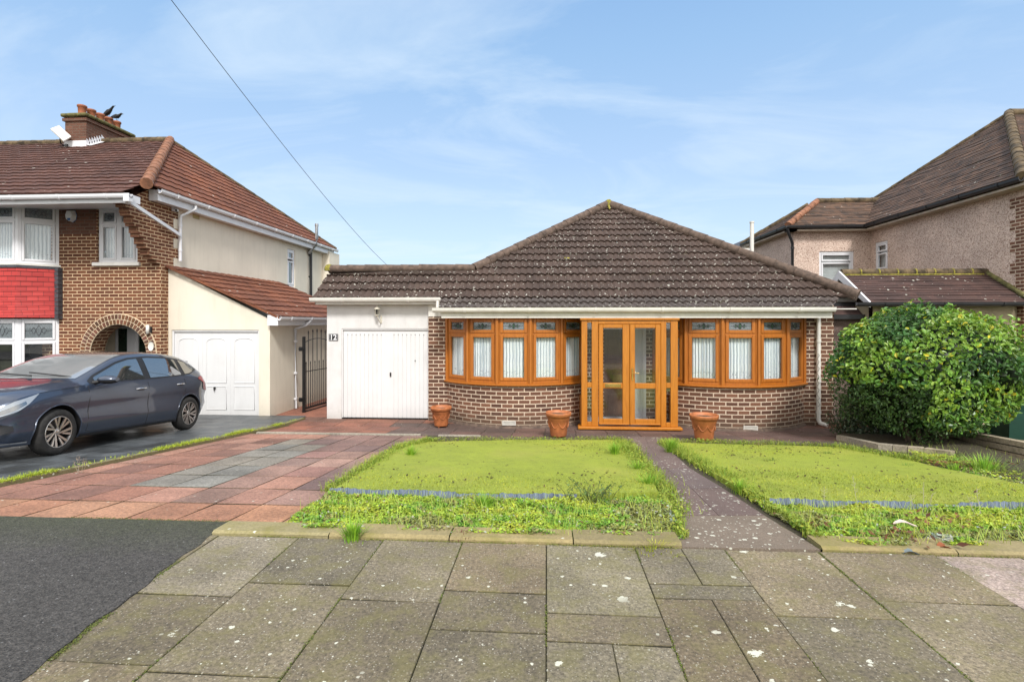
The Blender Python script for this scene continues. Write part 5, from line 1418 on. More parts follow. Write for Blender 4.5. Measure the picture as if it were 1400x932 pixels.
# attached garage
YGL=11.8; xg1=PX(369,YGL); xg0=XS+.002
mb=MB(); gd0,gd1=PX(234.5,YGL),PX(354,YGL); gz1=PZ(290,451,YGL); ztl=PZ(232,366,YGL); ztr=PZ(369,436,YGL)
wall(mb,(xg0,YGL),(1,0),xg1-xg0,ZF-.08,ztr,[(gd0-xg0,gd1-xg0,ZF-.08,min(gz1,ztr-.03))],reveal=.1)
mb.face([(xg0,YGL,ztr),(xg1,YGL,ztr),(xg1-.05,YGL,ztr+.02),(xg0,YGL,ztl)],uv=[(0,ztr),(xg1-xg0,ztr),(xg1-xg0,ztr),(0,ztl)])
wall(mb,(xg1,YGL),(0,1),5.0,ZF-.08,ztr)
wall(mb,(xg1,YGL+5),(-1,0),xg1-xg0,ZF-.08,ztr)
mb.build('garage_wall',M['render_cream'],lh)
mb=MB(); rx0,rx1=xg0,xg1+.28; rz1=ztl+.06; rz0=ztr+.05; Sg=Vector((rx0-rx1,0,rz1-rz0)); Lg=Sg.length
tile_slope(mb,(rx1,0,rz0),(0,1,0),Sg,9,Lg/9,lambda s:(YGL-.12,YGL+5.2),per=.3,amp=.006,lift=.03)
mb.face([(rx1,YGL-.12,rz0-.05),(rx0,YGL-.12,rz1-.05),(rx0,YGL-.12,rz1+.01),(rx1,YGL-.12,rz0+.01)])
mb.build('garage_roof',M['roof_left_side'],lh)
mb=MB(); gutter(mb,(rx1-.04,YGL-.14,rz0+.0),(rx1-.04,YGL+5.2,rz0+.0),(1,0,0),.85); mb.box((rx1-.08,YGL-.1,rz0-.20),(rx1-.045,YGL+5.2,rz0+.0)); mb.box((xg1+.001,YGL-.02,rz0-.20),(rx1-.05,YGL+5.2,rz0-.185)); mb.box((xg1+.0,YGL-.11,rz0-.2),(rx1-.03,YGL-.10,rz0+.04))
yp=PYX(404,xg1+.06); mb.tube([(rx1+.02,yp+.3,rz0-.08),(rx1-.02,yp+.15,rz0-.2),(xg1+.06,yp,rz0-.3),(xg1+.06,yp,ZF+.02)],.036,10)
for z in (1.1,.3,-.35): mb.tube([(xg1+.06,yp,z),(xg1+.06,yp,z+.05)],.045,10)
mb.build('garage_gutter',M['upvc'],lh)
# panelled garage door
mb=MB(); yd=YGL+.06; x0,x1=gd0+.04,gd1-.04; z0,z1=ZF-.01,min(gz1,ztr-.03)-.05
mb.box((x0,yd,z0),(x1,yd+.03,z1))
W=x1-x0; cw=W/3
def rib(pts,r=.010): mb.tube([(p[0],yd-.002,p[1]) for p in pts],r,6)
for k in range(3):
    a=x0+k*cw+.10; b=x0+(k+1)*cw-.10; zt_=z1-.14; zm=z0+(z1-z0)*.40; c=(a+b)/2; rr=(b-a)/2
    arc=[(c-rr*math.cos(t),zt_-.10+.10*math.sin(t)) for t in [math.pi*i/12 for i in range(13)]]
    rib([(a,zm)]+arc+[(b,zm),(a,zm)]); rib([(a,zm-.09),(b,zm-.09),(b,z0+.16),(a,z0+.16),(a,zm-.09)])
for k in (1,2): rib([(x0+k*cw,z0),(x0+k*cw,z1)],.004)
gdo=mb.build('garage_door',M['door_white'],lh)
mb=MB()
for a,b in (((gd0+.001,YGL+.02,ZF),(x0-.003,YGL+.09,z1+.048)),((x1+.003,YGL+.02,ZF),(gd1-.001,YGL+.09,z1+.048)),((x0-.002,YGL+.021,z1+.003),(x1+.002,YGL+.09,z1+.047))): mb.bbox(a,b,.006)
mb.build('door_frame',M['door_white'],gdo)
mb=MB(); hx,hz=PX(292,YGL),PZ(292,531,YGL); mb.bbox((hx-.03,yd-.035,hz-.02),(hx+.02,yd-.002,hz+.03),.01); mb.bbox((hx-.012,yd-.05,hz-.06),(hx+.012,yd-.03,hz+.01),.006); mb.build('handle',M['black'],gdo)

# ================================================================== RIGHT HOUSE
XW=10.1
rh=thing('semi_detached_house','two storey pinkish pebbledash house with brown tiled roof and brick corner','house',(11,14,ZF))
YF0=11.84; YI=17.14; XWG=7.77; YWE=20.6
a=[PYX(1196,XW),PYX(1213.5,XW)]; zw=[ZX(1205,371,XW),ZX(1205,330,XW)]
mb=MB()
wall(mb,(XW,YI),(0,-1),YI-YF0,ZF-.05,4.5,[(YI-max(a),YI-min(a),zw[0],zw[1])])
wx=[PX(1120,YI),PX(1167.5,YI)]; wz=[PZ(1143,387,YI),PZ(1143,343.5,YI)]
wall(mb,(XWG,YI),(1,0),XW-XWG,ZF-.05,4.5,[(wx[0]-XWG,wx[1]-XWG,wz[0],wz[1])])
wall(mb,(XWG,YWE),(0,-1),YWE-YI,ZF-.05,4.5)
mb.build('pebbledash_wall',M['pebble'],rh)
mb=MB(); wall(mb,(XW,YF0),(1,0),7,ZF-.05,4.5,[(1.2,3.2,2.2,3.7),(1.2,3.2,-.1,1.4),(4.4,5.8,2.2,3.7)])
z=-.4;k=0
while z<4.2:
    h=.234; w=.34 if k%2 else .2
    mb.box((XW-.006,YF0-.001,z),(XW+.05,YF0+w,z+h)); z+=h; k+=1
mb.face([(17.1,YF0,ZF),(17.1,YWE,ZF),(17.1,YWE,4.5),(17.1,YF0,4.5)]); mb.face([(XWG,YWE,ZF),(17.1,YWE,ZF),(17.1,YWE,4.5),(XWG,YWE,4.5)])
mb.build('front_wall',M['brick_right'],rh)
for a_,b_,c_,d_,n_ in ((1.2,3.2,2.2,3.7,3),(1.2,3.2,-.1,1.4,3),(4.4,5.8,2.2,3.7,2)): front_window(rh,XW+a_,XW+b_,c_,d_,YF0+.03,n_,.72)
def rwin(x0,W,z0,z1,Mx,cells,blind=True):
    f=MB();ps=[]; emit_win(f,ps,Mx,W,z1-z0,cells,fw=.07,sash=.05); w=f.build('window',M['upvc'],rh)
    for q in ps: pane_obj(q[0],q[1],w,M['glass'])
    bl=MB(); H=z1-z0
    if blind:
        n=int(H/.045)
        for i in range(n): bl.box((.04,.10,.02+i*.045),(W-.04,.104,.055+i*.045),M=Mx)
        bl.box((.02,.2,0),(W-.02,.21,H),M=Mx)
    else: bl.box((.02,.14,0),(W-.02,.15,H),M=Mx)
    bl.build('blind',plain('pale_blind',(.62,.64,.64),.7,var=.05),w); return w
W=wx[1]-wx[0]; H=wz[1]-wz[0]
rwin(0,W,wz[0],wz[1],frame_mx(Vector((wx[0],YI+.03,wz[0])),0),[(.09,W-.09,.09,H*.64),(.09,W-.09,H*.70,H-.09)])
W=max(a)-min(a); H=zw[1]-zw[0]
rwin(0,W,zw[0],zw[1],frame_mx(Vector((XW+.03,max(a),zw[0])),-math.pi/2),[(.09,W-.09,.09,H*.60),(.09,W-.09,H*.67,H-.09)],False)
# roofs
g=.11
EXr=XW-.32; EZr=4.58; YfE=YF0-.35; Xap,Yap,Zap=EXr+3.52,YfE+4.6,7.60; YrE=YfE+9.2
mb=MB(); Sd=Vector((Xap-EXr,0,Zap-EZr)); Ld=Sd.length; n=int(Ld/g)
tile_slope(mb,(EXr,0,EZr),(0,-1,0),Sd,n,Ld/n,lambda s:(-(YrE-(YrE-Yap)*s/Ld),-(YfE+(Yap-YfE)*s/Ld)),amp=0,lift=.014,jit=.004)
Sf2=Vector((0,Yap-YfE,Zap-EZr)); Lf2=Sf2.length; n2=int(Lf2/g)
tile_slope(mb,(0,YfE,EZr),(1,0,0),Sf2,n2,Lf2/n2,lambda s:(EXr+(Xap-EXr)*s/Lf2,17.4),amp=0,lift=.014)
mb.face([(EXr,YrE,EZr),(17.4,YrE,EZr),(17.4,Yap,Zap),(Xap,Yap,Zap)])
rr=mb.build('roof',M['roof_right'],rh)
mb=MB(); d=1.72; ex,ey=XWG-.3,YI-.3; Zrw=5.69
Sw=Vector((0,d,Zrw-EZr)); Lw=Sw.length; n=int(Lw/g)
tile_slope(mb,(0,ey,EZr),(1,0,0),Sw,n,Lw/n,lambda s:(ex+d*s/Lw,XW+2.0),amp=0,lift=.014,jit=.004)
Sv=Vector((d,0,Zrw-EZr)); ye=ey+2*d+.4
tile_slope(mb,(ex,0,EZr),(0,-1,0),Sv,n,Lw/n,lambda s:(-(ye+.0-d*s/Lw*0.9),-(ey+d*s/Lw)),amp=0,lift=.014,jit=.004)
mb.face([(ex,ye,EZr),(XW+2,ye,EZr),(XW+2,ey+d,Zrw),(ex+d,ey+d,Zrw)])
mb.build('wing_roof',M['roof_right'],rr)
mb=MB(); ridge(mb,(EXr,YfE,EZr),(Xap,Yap,Zap),.11,.4); ridge(mb,(EXr,YrE,EZr),(Xap,Yap,Zap),.07,.4,up=.0); ridge(mb,(Xap,Yap,Zap),(17.4,Yap,Zap),.12,.4)
ridge(mb,(ex+d,ey+d,Zrw),(XW+1.3,ey+d,Zrw),.10,.4); ridge(mb,(ex+d,ye-d*.9,Zrw),(ex,ye,EZr),.09,.4)
mb.build('ridge_tiles',M['ridge_mossy'],rr)
mb=MB(); ridge(mb,(ex,ey,EZr),(ex+d,ey+d,Zrw),.10,.42); mb.build('hip_tiles',M['ridge_orange'],rr)
mb=MB(); gutter(mb,(EXr+.02,YfE,EZr+.01),(EXr+.02,YI-.3,EZr+.01),(-1,0,0),.9); gutter(mb,(ex-.05,ey+.03,EZr+.01),(EXr+.0,ey+.03,EZr+.01),(0,-1,0),.9); gutter(mb,(ex+.02,ey-.0,EZr+.01),(ex+.02,ye,EZr+.01),(-1,0,0),.9)
px_=XWG-.06; mb.tube([(ex-.02,ey+.0,EZr-.06),(ex+.02,ey+.02,EZr-.2),(px_,YI-.07,EZr-.5),(px_,YI-.07,2.0)],.042,10)
for z in (3.9,2.9): mb.tube([(px_,YI-.07,z),(px_,YI-.07,z+.06)],.055,10)
mb.build('gutter',M['black_plastic'],rh)
mb=MB(); tan=plain('cream_soffit',(.50,.42,.33),.7)
mb.box((EXr+.03,YF0+.021,EZr-.15),(XW,YI-.3,EZr-.10)); mb.box((ex+.03,ey+.04,EZr-.15),(XW,YI,EZr-.10)); mb.box((ex+.03,ey+.04,EZr-.15),(XWG,ye,EZr-.10)); mb.box((EXr+.03,YfE+.02,EZr-.15),(17.3,YF0+.02,EZr-.10)); mb.box((EXr+.03,YfE+.0,EZr-.15),(17.3,YfE+.02,EZr+.0)); mb.build('soffit',tan,rh)
# dormer / rear roof with white fascia
mb=MB(); Yd=22.0; p=[P(1003,342,Yd),P(1041,320,Yd),P(1041,335,Yd),P(1008,356,Yd)]; mb.prism(p,(0,3,0)); mb.build('rear_fascia',M['upvc_aged'],rh)
mb=MB(); p=[P(998,343,Yd),P(1041,318,Yd),P(1041,321,Yd),P(999,346,Yd)]; mb.prism([q+Vector((0,-.1,0)) for q in p],(0,3.2,0)); mb.build('rear_roof_edge',M['lead'],rh)
mb=MB(); p=[P(1005,352,Yd+.05),P(1041,334,Yd+.05),P(1041,430,Yd+.05),P(1005,430,Yd+.05)]; mb.prism(p,(0,2.8,0)); mb.build('rear_extension_wall',M['render_cream'],rh)
# low side extension
YR_,YE_=12.8,11.65; zR,zE=PZ(1250,373,YR_),PZ(1250,414,YE_)
xl=PX(1150,YR_); xr=XW-.01
mb=MB(); Sx=Vector((0,YR_-YE_,zR-zE)); Lx=Sx.length
tile_slope(mb,(0,YE_,zE),(1,0,0),Sx,13,Lx/13,lambda s:(xl,xr),amp=0,lift=.014,jit=.004)
mb.face([(xl,YR_,zR),(xr,YR_,zR),(xr,14.2,zR-.9),(xl,14.2,zR-.9)]); lr=mb.build('extension_roof',M['roof_low'],rh)
mb=MB(); ridge(mb,(xl,YR_,zR),(PX(1352,YR_),YR_,zR),.085,.42,up=.01); mb.build('ridge_tiles',M['ridge_mossy'],lr)
mb=MB()
for i in range(1,8):
    xx=xl+(PX(1352,YR_)-xl)*i/8; mb.tube([(xx-.015,YR_,zR+.008),(xx+.015,YR_,zR+.008)],.098,10)
mb.tube([(xl+.02,YR_-.10,zR-.05),(PX(1340,YR_),YR_-.10,zR-.05)],.022,6)
mb.build('lichened_joint',bpy.data.materials['yellow_moss'],lr)
mb=MB(); ridge(mb,(xr-.02,YR_-.0,zR+.0),(xr-.02,YE_,zE+.04),.05,.3,up=.02); mb.build('mortar_flashing',M['moss'],lr)
mb=MB(); wall(mb,(PX(1193,12.0),12.0),(1,0),xr-PX(1193,12.0),ZF-.05,zE-.05); wall(mb,(xl+.15,14.2),(0,-1),2.2,ZF-.05,zE); mb.build('extension_wall',plain('tan_render',(.46,.38,.25),.85,var=.08,scale=4,bump=.3),rh)
mb=MB(); 
b0=Vector((xl-.02,YE_-.02,zE+.01)); b1=Vector((xl-.02,YR_,zR+.03))
mb.prism([b0+Vector((0,0,.02)),b1+Vector((0,0,.02)),b1-Vector((0,0,.17)),b0-Vector((0,0,.10))],(-.04,0,0)); b2=Vector((xl-.02,14.2,zR-.87)); mb.prism([b1+Vector((0,.001,.02)),b2,b2-Vector((0,0,.17)),b1-Vector((0,-.001,.17))],(-.04,0,0))
mb.build('bargeboard',M['upvc'],rh)
mb=MB(); gutter(mb,(PX(1170,YE_),YE_+.02,zE+.01),(xr,YE_+.02,zE+.01),(0,-1,0),.85); xq=PX(1223,11.95); mb.tube([(xq,YE_-.05,zE-.06),(xq,11.93,zE-.25),(xq,11.93,ZF)],.035,8)
zz=PZ(1165,433,12.15); mb.box((XR+.05,12.12,zz-.05),(PX(1196,12.15),12.2,zz+.05)); mb.box((XR+.0,12.5,PZ(1165,417,12.5)-.03),(PX(1196,12.5),12.6,PZ(1165,417,12.5)+.05))
mb.build('extension_gutter',M['black_plastic'],rh)
mb=MB(); zh=PZ(1165,418,12.5); tile_slope(mb,(0,12.2,zz+.04),(1,0,0),(0,.35,zh-zz-.02),3,.13,lambda s:(XR+.02,PX(1196,12.2)),amp=0,lift=.012); mb.build('lean_to_roof',M['roof_low'],rh)
mb=MB(); wall(mb,(XR+.02,12.3),(1,0),PX(1196,12.3)-XR,ZF-.05,zz+.05); mb.build('lean_to_wall',plain('brown_pebbledash',(.20,.14,.12),.95,var=.25,scale=40,bump=.6),rh)
# ================================================================== SMALL THINGS
# black iron gate, standing open along the passage
g0=Vector((PX(415.5,12.45),12.45,ZF)); g1=Vector((PX(450,13.6),13.6,ZF)); gd=(g1-g0); GL=gd.length; gd.normalize()
root=thing('iron_gate','black wrought iron gate with spear tops in the passage between the garages','gate',tuple(g0))
ga=math.atan2(gd.y,gd.x); GM=frame_mx(g0,ga)
z1=PZ(415.5,460,12.45)-ZF
mb=MB(); mb.bbox((-.03,-.03,.0),(.03,.03,z1),.004,M=GM); mb.bbox((GL-.02,-.015,.05),(GL+.01,.015,z1-.1),.003,M=GM); mb.bbox((.03,-.012,.07),(GL-.02,.012,.115),.003,M=GM); mb.bbox((.03,-.008,z1*.53),(GL-.02,.008,z1*.53+.02),.003,M=GM); mb.bbox((.03,-.012,.0),(GL-.02,.012,.03),.003,M=GM)
arc=[GM@Vector((.03+(GL-.05)*t,0,z1-.15+.13*math.sin(math.pi*(.12+t*.76))-.04)) for t in [i/14 for i in range(15)]]; mb.tube(arc,.009,6)
mb.build('gate_frame',M['black'],root)
nb=6
def spear(mb,x,z,s=1.):
    mb.lathe([(.007*s,0),(.016*s,.02*s),(.008*s,.035*s),(.02*s,.05*s),(.0,.12*s)],6,M=GM@Matrix.Translation((x,0,z)))
for k in range(1,nb):
    x=GL*k/nb; t=x/GL; zz=z1-.15+.13*math.sin(math.pi*(.12+t*.76))+.10
    mb=MB(); mb.tube([GM@Vector((x,0,.08)),GM@Vector((x,0,zz))],.0095,6); spear(mb,x,zz); mb.build('tall_bar',M['black'],root)
for k in range(nb):
    x=GL*(k+.5)/nb; mb=MB(); mb.tube([GM@Vector((x,0,.08)),GM@Vector((x,0,z1*.62))],.0095,6); spear(mb,x,z1*.62,.8); mb.build('short_bar',M['black'],root)
for z in (z1*.84,.33): mb=MB(); mb.bbox((-.2,-.02,z-.02),(-.03,.02,z+.02),.004,M=GM); mb.bbox((-.16,-.04,z-.05),(-.12,.04,z+.05),.006,M=GM); mb.build('hinge',M['black'],root)

# house number plate
xn=PX(456,YG); zn=PZ(456,461,YG); w=.108;h=.078
root=thing('house_number_plate','small black house number plate reading 12 on the white garage pier','sign',(xn,YG-.012,zn))
mb=MB(); mb.bbox((xn-w,YG-.016,zn-h),(xn+w,YG-.001,zn+h),.004); mb.build('plate',M['black'],root)
mb=MB()
for a,b in (((xn-w+.012,YG-.019,zn-h+.012),(xn+w-.012,YG-.0155,zn-h+.017)),((xn-w+.012,YG-.019,zn+h-.017),(xn+w-.012,YG-.0155,zn+h-.012)),((xn-w+.012,YG-.0189,zn-h+.017),(xn-w+.017,YG-.0155,zn+h-.017)),((xn+w-.017,YG-.0189,zn-h+.017),(xn+w-.012,YG-.0155,zn+h-.017))): mb.box(a,b)
mb.build('border_line',M['upvc'],root)
cu=bpy.data.curves.new('house_number','FONT'); cu.body='12'; cu.size=.165; cu.extrude=.002; cu.offset=.003; cu.align_x='CENTER'; cu.align_y='CENTER'; to_=bpy.data.objects.new('tmp_digits',cu); COL.objects.link(to_); bpy.context.view_layer.update(); dm=bpy.data.meshes.new_from_object(to_.evaluated_get(bpy.context.evaluated_depsgraph_get())); bpy.data.objects.remove(to_,do_unlink=True); dm.materials.clear(); dm.materials.append(M['upvc'])
o=bpy.data.objects.new('digits',dm); COL.objects.link(o); o.rotation_euler=(math.pi/2,0,0); o.location=(0,-.007,-.004); o.parent=root
# wall lantern
xl_=PX(518.5,YG); zl_=PZ(518.5,432,YG)
root=thing('wall_lantern','small white coach lantern with dark glass above the ribbed garage door','lamp',(xl_,YG,zl_))
yl_=YG-.16; cr=plain('cream_lantern_metal',(.62,.58,.48),.5)
mb=MB(); xa=xl_+.045
mb.bbox((xa-.02,YG-.02,zl_-.17),(xa+.02,YG-.001,zl_+.02),.008)
mb.tube([(xa,YG-.02,zl_-.12),(xa,YG-.07,zl_-.155),(xa,YG-.13,zl_-.12),(xa-.02,yl_,zl_-.04),(xl_,yl_,zl_+.0)],.010,8); mb.tube([(xa,YG-.02,zl_-.02),(xa,YG-.06,zl_-.06),(xa,YG-.04,zl_-.10)],.007,6)
mb.build('bracket',cr,root)
mb=MB()
for i in range(6):
    a=i*math.pi/3+.25; mb.tube([(xl_+.035*math.cos(a),yl_+.035*math.sin(a),zl_+.02),(xl_+.062*math.cos(a),yl_+.062*math.sin(a),zl_+.15)],.005,5)
mb.lathe([(.0,-.02),(.02,-.015),(.04,.01),(.045,.025),(.0,.026)],6,M=Matrix.Translation((xl_,yl_,zl_))); mb.lathe([(.075,.145),(.08,.155),(.05,.185),(.03,.20),(.012,.215),(.014,.24),(.0,.25)],6,M=Matrix.Translation((xl_,yl_,zl_)))
mb.build('lantern_frame',cr,root)
mb=MB(); mb.lathe([(.030,.03),(.055,.145)],6,M=Matrix.Translation((xl_,yl_,zl_)),smooth=False); mb.build('lantern_glass',M['black'],root)

# terracotta pots
def pot(px,py,Hh,Rr,label,first=None):
    o=G(px,py); z=max(o.z,ZF); root=thing('plant_pot',label,'plant pot',(o.x,o.y,z),group='terracotta pots along the house front')
    mb=MB(); f=.03
    prof=[(0,f),(.60*Rr,f),(.64*Rr,f+.02),(.70*Rr,f+.35*(Hh-f)),(.72*Rr,f+.37*(Hh-f)),(.84*Rr,f+.70*(Hh-f)),(.88*Rr,f+.72*(Hh-f)),(.88*Rr,Hh-.075),(.98*Rr,Hh-.07),(1.0*Rr,Hh-.02),(.99*Rr,Hh),(.93*Rr,Hh),(.90*Rr,Hh-.02),(.84*Rr,Hh-.05)]
    mb.lathe(prof,32,M=Matrix.Translation(root.location))
    # swag relief
    n=8
    for k in range(n):
        a0=2*math.pi*k/n; pts=[]
        for i in range(9):
            t=i/8; a=a0+2*math.pi/n*t; zz=f+(.60-.22*math.sin(math.pi*t))*(Hh-f); rr=(.64+.25*(zz-f)/(Hh-f))*Rr+.004
            pts.append(Vector(root.location)+Vector((rr*math.cos(a),rr*math.sin(a),zz)))
        mb.tube(pts,.007,5)
    mb.build('pot_body',M['terracotta'],root)
    mb=MB(); mb.lathe([(0,Hh-.05),(.86*Rr,Hh-.05)],20,M=Matrix.Translation(root.location)); mb.build('soil',M['soil'],root)
    mb=MB()
    for k in range(3):
        a=k*2.09+.3; mb.lathe([(0,0),(.026,0),(.03,.032),(0,.033)],8,M=Matrix.Translation(Vector(root.location)+Vector((.42*Rr*math.cos(a),.42*Rr*math.sin(a),0))))
    mb.build('foot',M['terracotta'],root)
pot(603,583.5,.43,.222,'smallest looking terracotta pot between the white garage door and the left bow window')
pot(763.5,597.5,.46,.232,'terracotta pot beside the left end of the porch step')
pot(962.5,602,.46,.245,'terracotta pot at the right end of the porch in front of the right bow window')

# alarm box, camera, arch light, number tile
xa=PX(100,YLF); za=PZ(100,296,YLF)
root=thing('alarm_box','white and blue burglar alarm box high on the brick wall between upper windows','alarm box',(xa,YLF,za))
pts=[(-.10,.02),(-.06,.13),(.06,.13),(.10,.02),(.08,-.08),(.0,-.14),(-.08,-.08)]
mb=MB(); fr=[(xa+x*.8-.02,YLF-.10,za+z*.85) for x,z in pts]; bk=[(xa+x,YLF-.002,za+z) for x,z in pts]; mb.face(fr)
for i in range(7): mb.face([fr[i],fr[(i+1)%7],bk[(i+1)%7],bk[i]])
mb.build('cover',M['upvc'],root)
mb=MB(); pts2=[(p[0]*1.04+xa,p[1]*1.04+za) for p in pts]; mb.prism([(x,YLF-.012,z) for x,z in pts2],(0,.011,0)); lo=[(xa-.055,YLF-.104,za-.055),(xa+.035,YLF-.104,za-.055),(xa+.02,YLF-.104,za-.11),(xa-.04,YLF-.104,za-.11)]; mb.face(lo); mb.build('blue_base',plain('blue_plastic',(.01,.10,.30),.4),root)
yc=PYX(237,XS); zc=ZX(237,288,XS)
root=thing('security_camera','white bullet security camera under the eaves at the corner of the cream wall','camera',(XS+.05,yc,zc))
mb=MB(); mb.bbox((XS+.002,yc-.07,zc-.02),(XS+.03,yc+.05,zc+.16),.006); mb.tube([(XS+.02,yc,zc+.03),(XS+.10,yc-.02,zc)],.02,8); mb.build('mount',M['upvc'],root)
mb=MB(); mb.tube([(XS+.06,yc+.05,zc+.02),(XS+.16,yc-.12,zc-.02)],.036,12); mb.build('camera_body',M['upvc'],root)
mb=MB(); mb.tube([(XS+.158,yc-.117,zc-.019),(XS+.165,yc-.13,zc-.022)],.028,12); mb.build('lens',M['black'],root)
xa=PX(204.5,YLF); za=PZ(204.5,450,YLF)
root=thing('wall_light','small white up-down wall light to the right of the brick arch','lamp',(xa,YLF,za))
mb=MB(); mb.lathe([(.0,-.10),(.036,-.10),(.036,.10),(0,.10)],14,M=Matrix.Translation((xa,YLF-.06,za))); mb.bbox((xa-.02,YLF-.04,za-.04),(xa+.02,YLF-.001,za+.04),.004); mb.build('light_body',M['upvc_aged'],root)
mb=MB(); mb.bbox((xa+.045,YLF-.05,za-.08),(xa+.07,YLF-.001,za+.06),.004); mb.build('sensor',M['black_plastic'],root)
xa=PX(208,YLF); za=PZ(208,473,YLF)
mb=MB(); mb.lathe([(0,-.004),(.075,-.004),(.085,.0),(.085,.008)],20,M=Matrix.Translation((xa,YLF-.035,za))@Matrix.Diagonal((.8,1,1.25,1))@Matrix.Rotation(math.pi/2,4,'X')); 
tag(mb.build('wall_plaque',M['upvc_aged'],loc=(xa,YLF-.03,za)),'pale oval plaque with a faded pattern on the right side of the brick arch','plaque')

# satellite / flat antenna on chimney
Yd=14.75; root=thing('flat_antenna','square white flat panel antenna on a bent black arm beside the chimney','antenna',tuple(P(90,200,Yd)))
q=[P(69,176,Yd-.15),P(80.5,171.5,Yd+.12),P(97.5,186.5,Yd+.05),P(87,192.5,Yd-.22)]
mb=MB(); nrm=(q[1]-q[0]).cross(q[3]-q[0]).normalized(); 
if nrm.y>0: nrm=-nrm
mb.prism(q,-nrm*.04); mb.build('panel',M['upvc_aged'],root)
c=sum(q,Vector())/4; mb=MB(); mb.tube([c-nrm*.04,P(82,191,Yd+.05),P(83,196,Yd+.1),P(90,201,cy0-.01)],.018,8); mb.bbox((cx0+.02,cy0-.06,P(90,201,cy0).z-.07),(cx0+.12,cy0-.001,P(90,201,cy0).z+.07),.01); mb.build('arm',M['black'],root)

# crows
def crow(X,Y,Z,s,face,label,tilt):
    # face: +1 looks right, -1 left
    mb=MB(); root=thing('crow',label,'bird',(X,Y,Z))
    sp=[(-.24,.135,.004,.012),(-.16,.145,.035,.012),(-.11,.15,.04,.022),(-.06,.155,.05,.04),(0,.165,.062,.056),(.05,.185,.06,.058),(.09,.21,.048,.048),(.115,.235,.036,.036),(.14,.252,.034,.034),(.165,.255,.026,.026),(.185,.250,.011,.012),(.21,.244,.007,.008),(.235,.238,.001,.001)]
    rows=[]
    for x,z,ry,rz in sp:
        z=z+x*tilt*.6
        rows.append([Vector((X+face*x*s,Y+ry*s*math.cos(t),Z+z*s+rz*s*math.sin(t))) for t in [2*math.pi*k/10 for k in range(10)]])
    mb.grid(rows,closed=True)
    for sy in (-1,1):
        rows=[]
        for x,z,w,h in ((.06,.19,.0,.03),(.0,.18,.012,.05),(-.08,.165,.012,.042),(-.17,.15,.006,.022),(-.215,.14,.0,.004)):
            z=z+x*tilt*.6
            rows.append([Vector((X+face*x*s,Y+sy*(.052-abs(x)*.08+w)*s,Z+(z+h)*s)),Vector((X+face*x*s,Y+sy*(.066-abs(x)*.1+w)*s,Z+z*s)),Vector((X+face*x*s,Y+sy*(.05-abs(x)*.08+w)*s,Z+(z-h)*s))])
        mb.grid(rows)
        mb.tube([(X+face*.01*s,Y+sy*.03*s,Z+.12*s),(X-face*.01*s,Y+sy*.03*s,Z+.06*s),(X+face*.005*s,Y+sy*.03*s,Z+.008*s)],.007*s,5)
        for t in (-.035,.0,.035): mb.tube([(X,Y+sy*.03*s,Z+.008*s),(X+face*.05*s,Y+(sy*.03+t)*s,Z+.004*s)],.004*s,4)
        mb.tube([(X,Y+sy*.03*s,Z+.008*s),(X-face*.03*s,Y+sy*.03*s,Z+.004*s)],.004*s,4)
    mb.build('body',plain('black_feathers',(.015,.015,.018),.6,var=.3,scale=30),root)
X,Y,Z=pots[3]; crow(X,Y-.0,Z-.0,1.05,1,'black crow standing upright on the fourth chimney pot',.9)
X,Y,Z=pots[4]; crow(X+.02,Y,Z-.0,.98,1,'lower black crow standing level on the last chimney pot',.0)

# telephone cable
mb=MB(); a=P(231,-4,4.0); b=P(512,345,16.0); b2=P(538,370,16.8)
pts=[]
for i in range(41):
    t=i/40; p=a.lerp(b2,t); p.z-=.35*4*t*(1-t)*.5; pts.append(p)
pts=[a+(a-pts[1])*12]+pts
mb.tube(pts,[.003]+[.003+.003*i/40 for i in range(41)],5); tag(mb.build('telephone_cable',M['black_plastic']),'thin black overhead telephone cable crossing the sky down to the garage roof','cable')

# ================================================================== CAR
def interp(keys,x):
    # keys sorted by x descending -> monotone-ish cubic (Catmull) interpolation
    ks=keys
    if x>=ks[0][0]: return ks[0][1:]
    if x<=ks[-1][0]: return ks[-1][1:]
    for i in range(len(ks)-1):
        if ks[i][0]>=x>=ks[i+1][0]:
            k0=ks[max(0,i-1)];k1=ks[i];k2=ks[i+1];k3=ks[min(len(ks)-1,i+2)]
            t=(x-k1[0])/(k2[0]-k1[0]); out=[]
            for j in range(1,len(k1)):
                d=k2[0]-k1[0]
                m1=(k2[j]-k0[j])/(k2[0]-k0[0])*d if k2[0]!=k0[0] else 0; m2=(k3[j]-k1[j])/(k3[0]-k1[0])*d if k3[0]!=k1[0] else 0
                s=k2[j]-k1[j]
                if s*m1<0: m1=0
                if s*m2<0: m2=0
                if abs(m1)>3*abs(s): m1=3*s
                if abs(m2)>3*abs(s): m2=3*s
                out.append((2*t**3-3*t*t+1)*k1[j]+(t**3-2*t*t+t)*m1+(-2*t**3+3*t*t)*k2[j]+(t**3-t*t)*m2)
            return tuple(out)
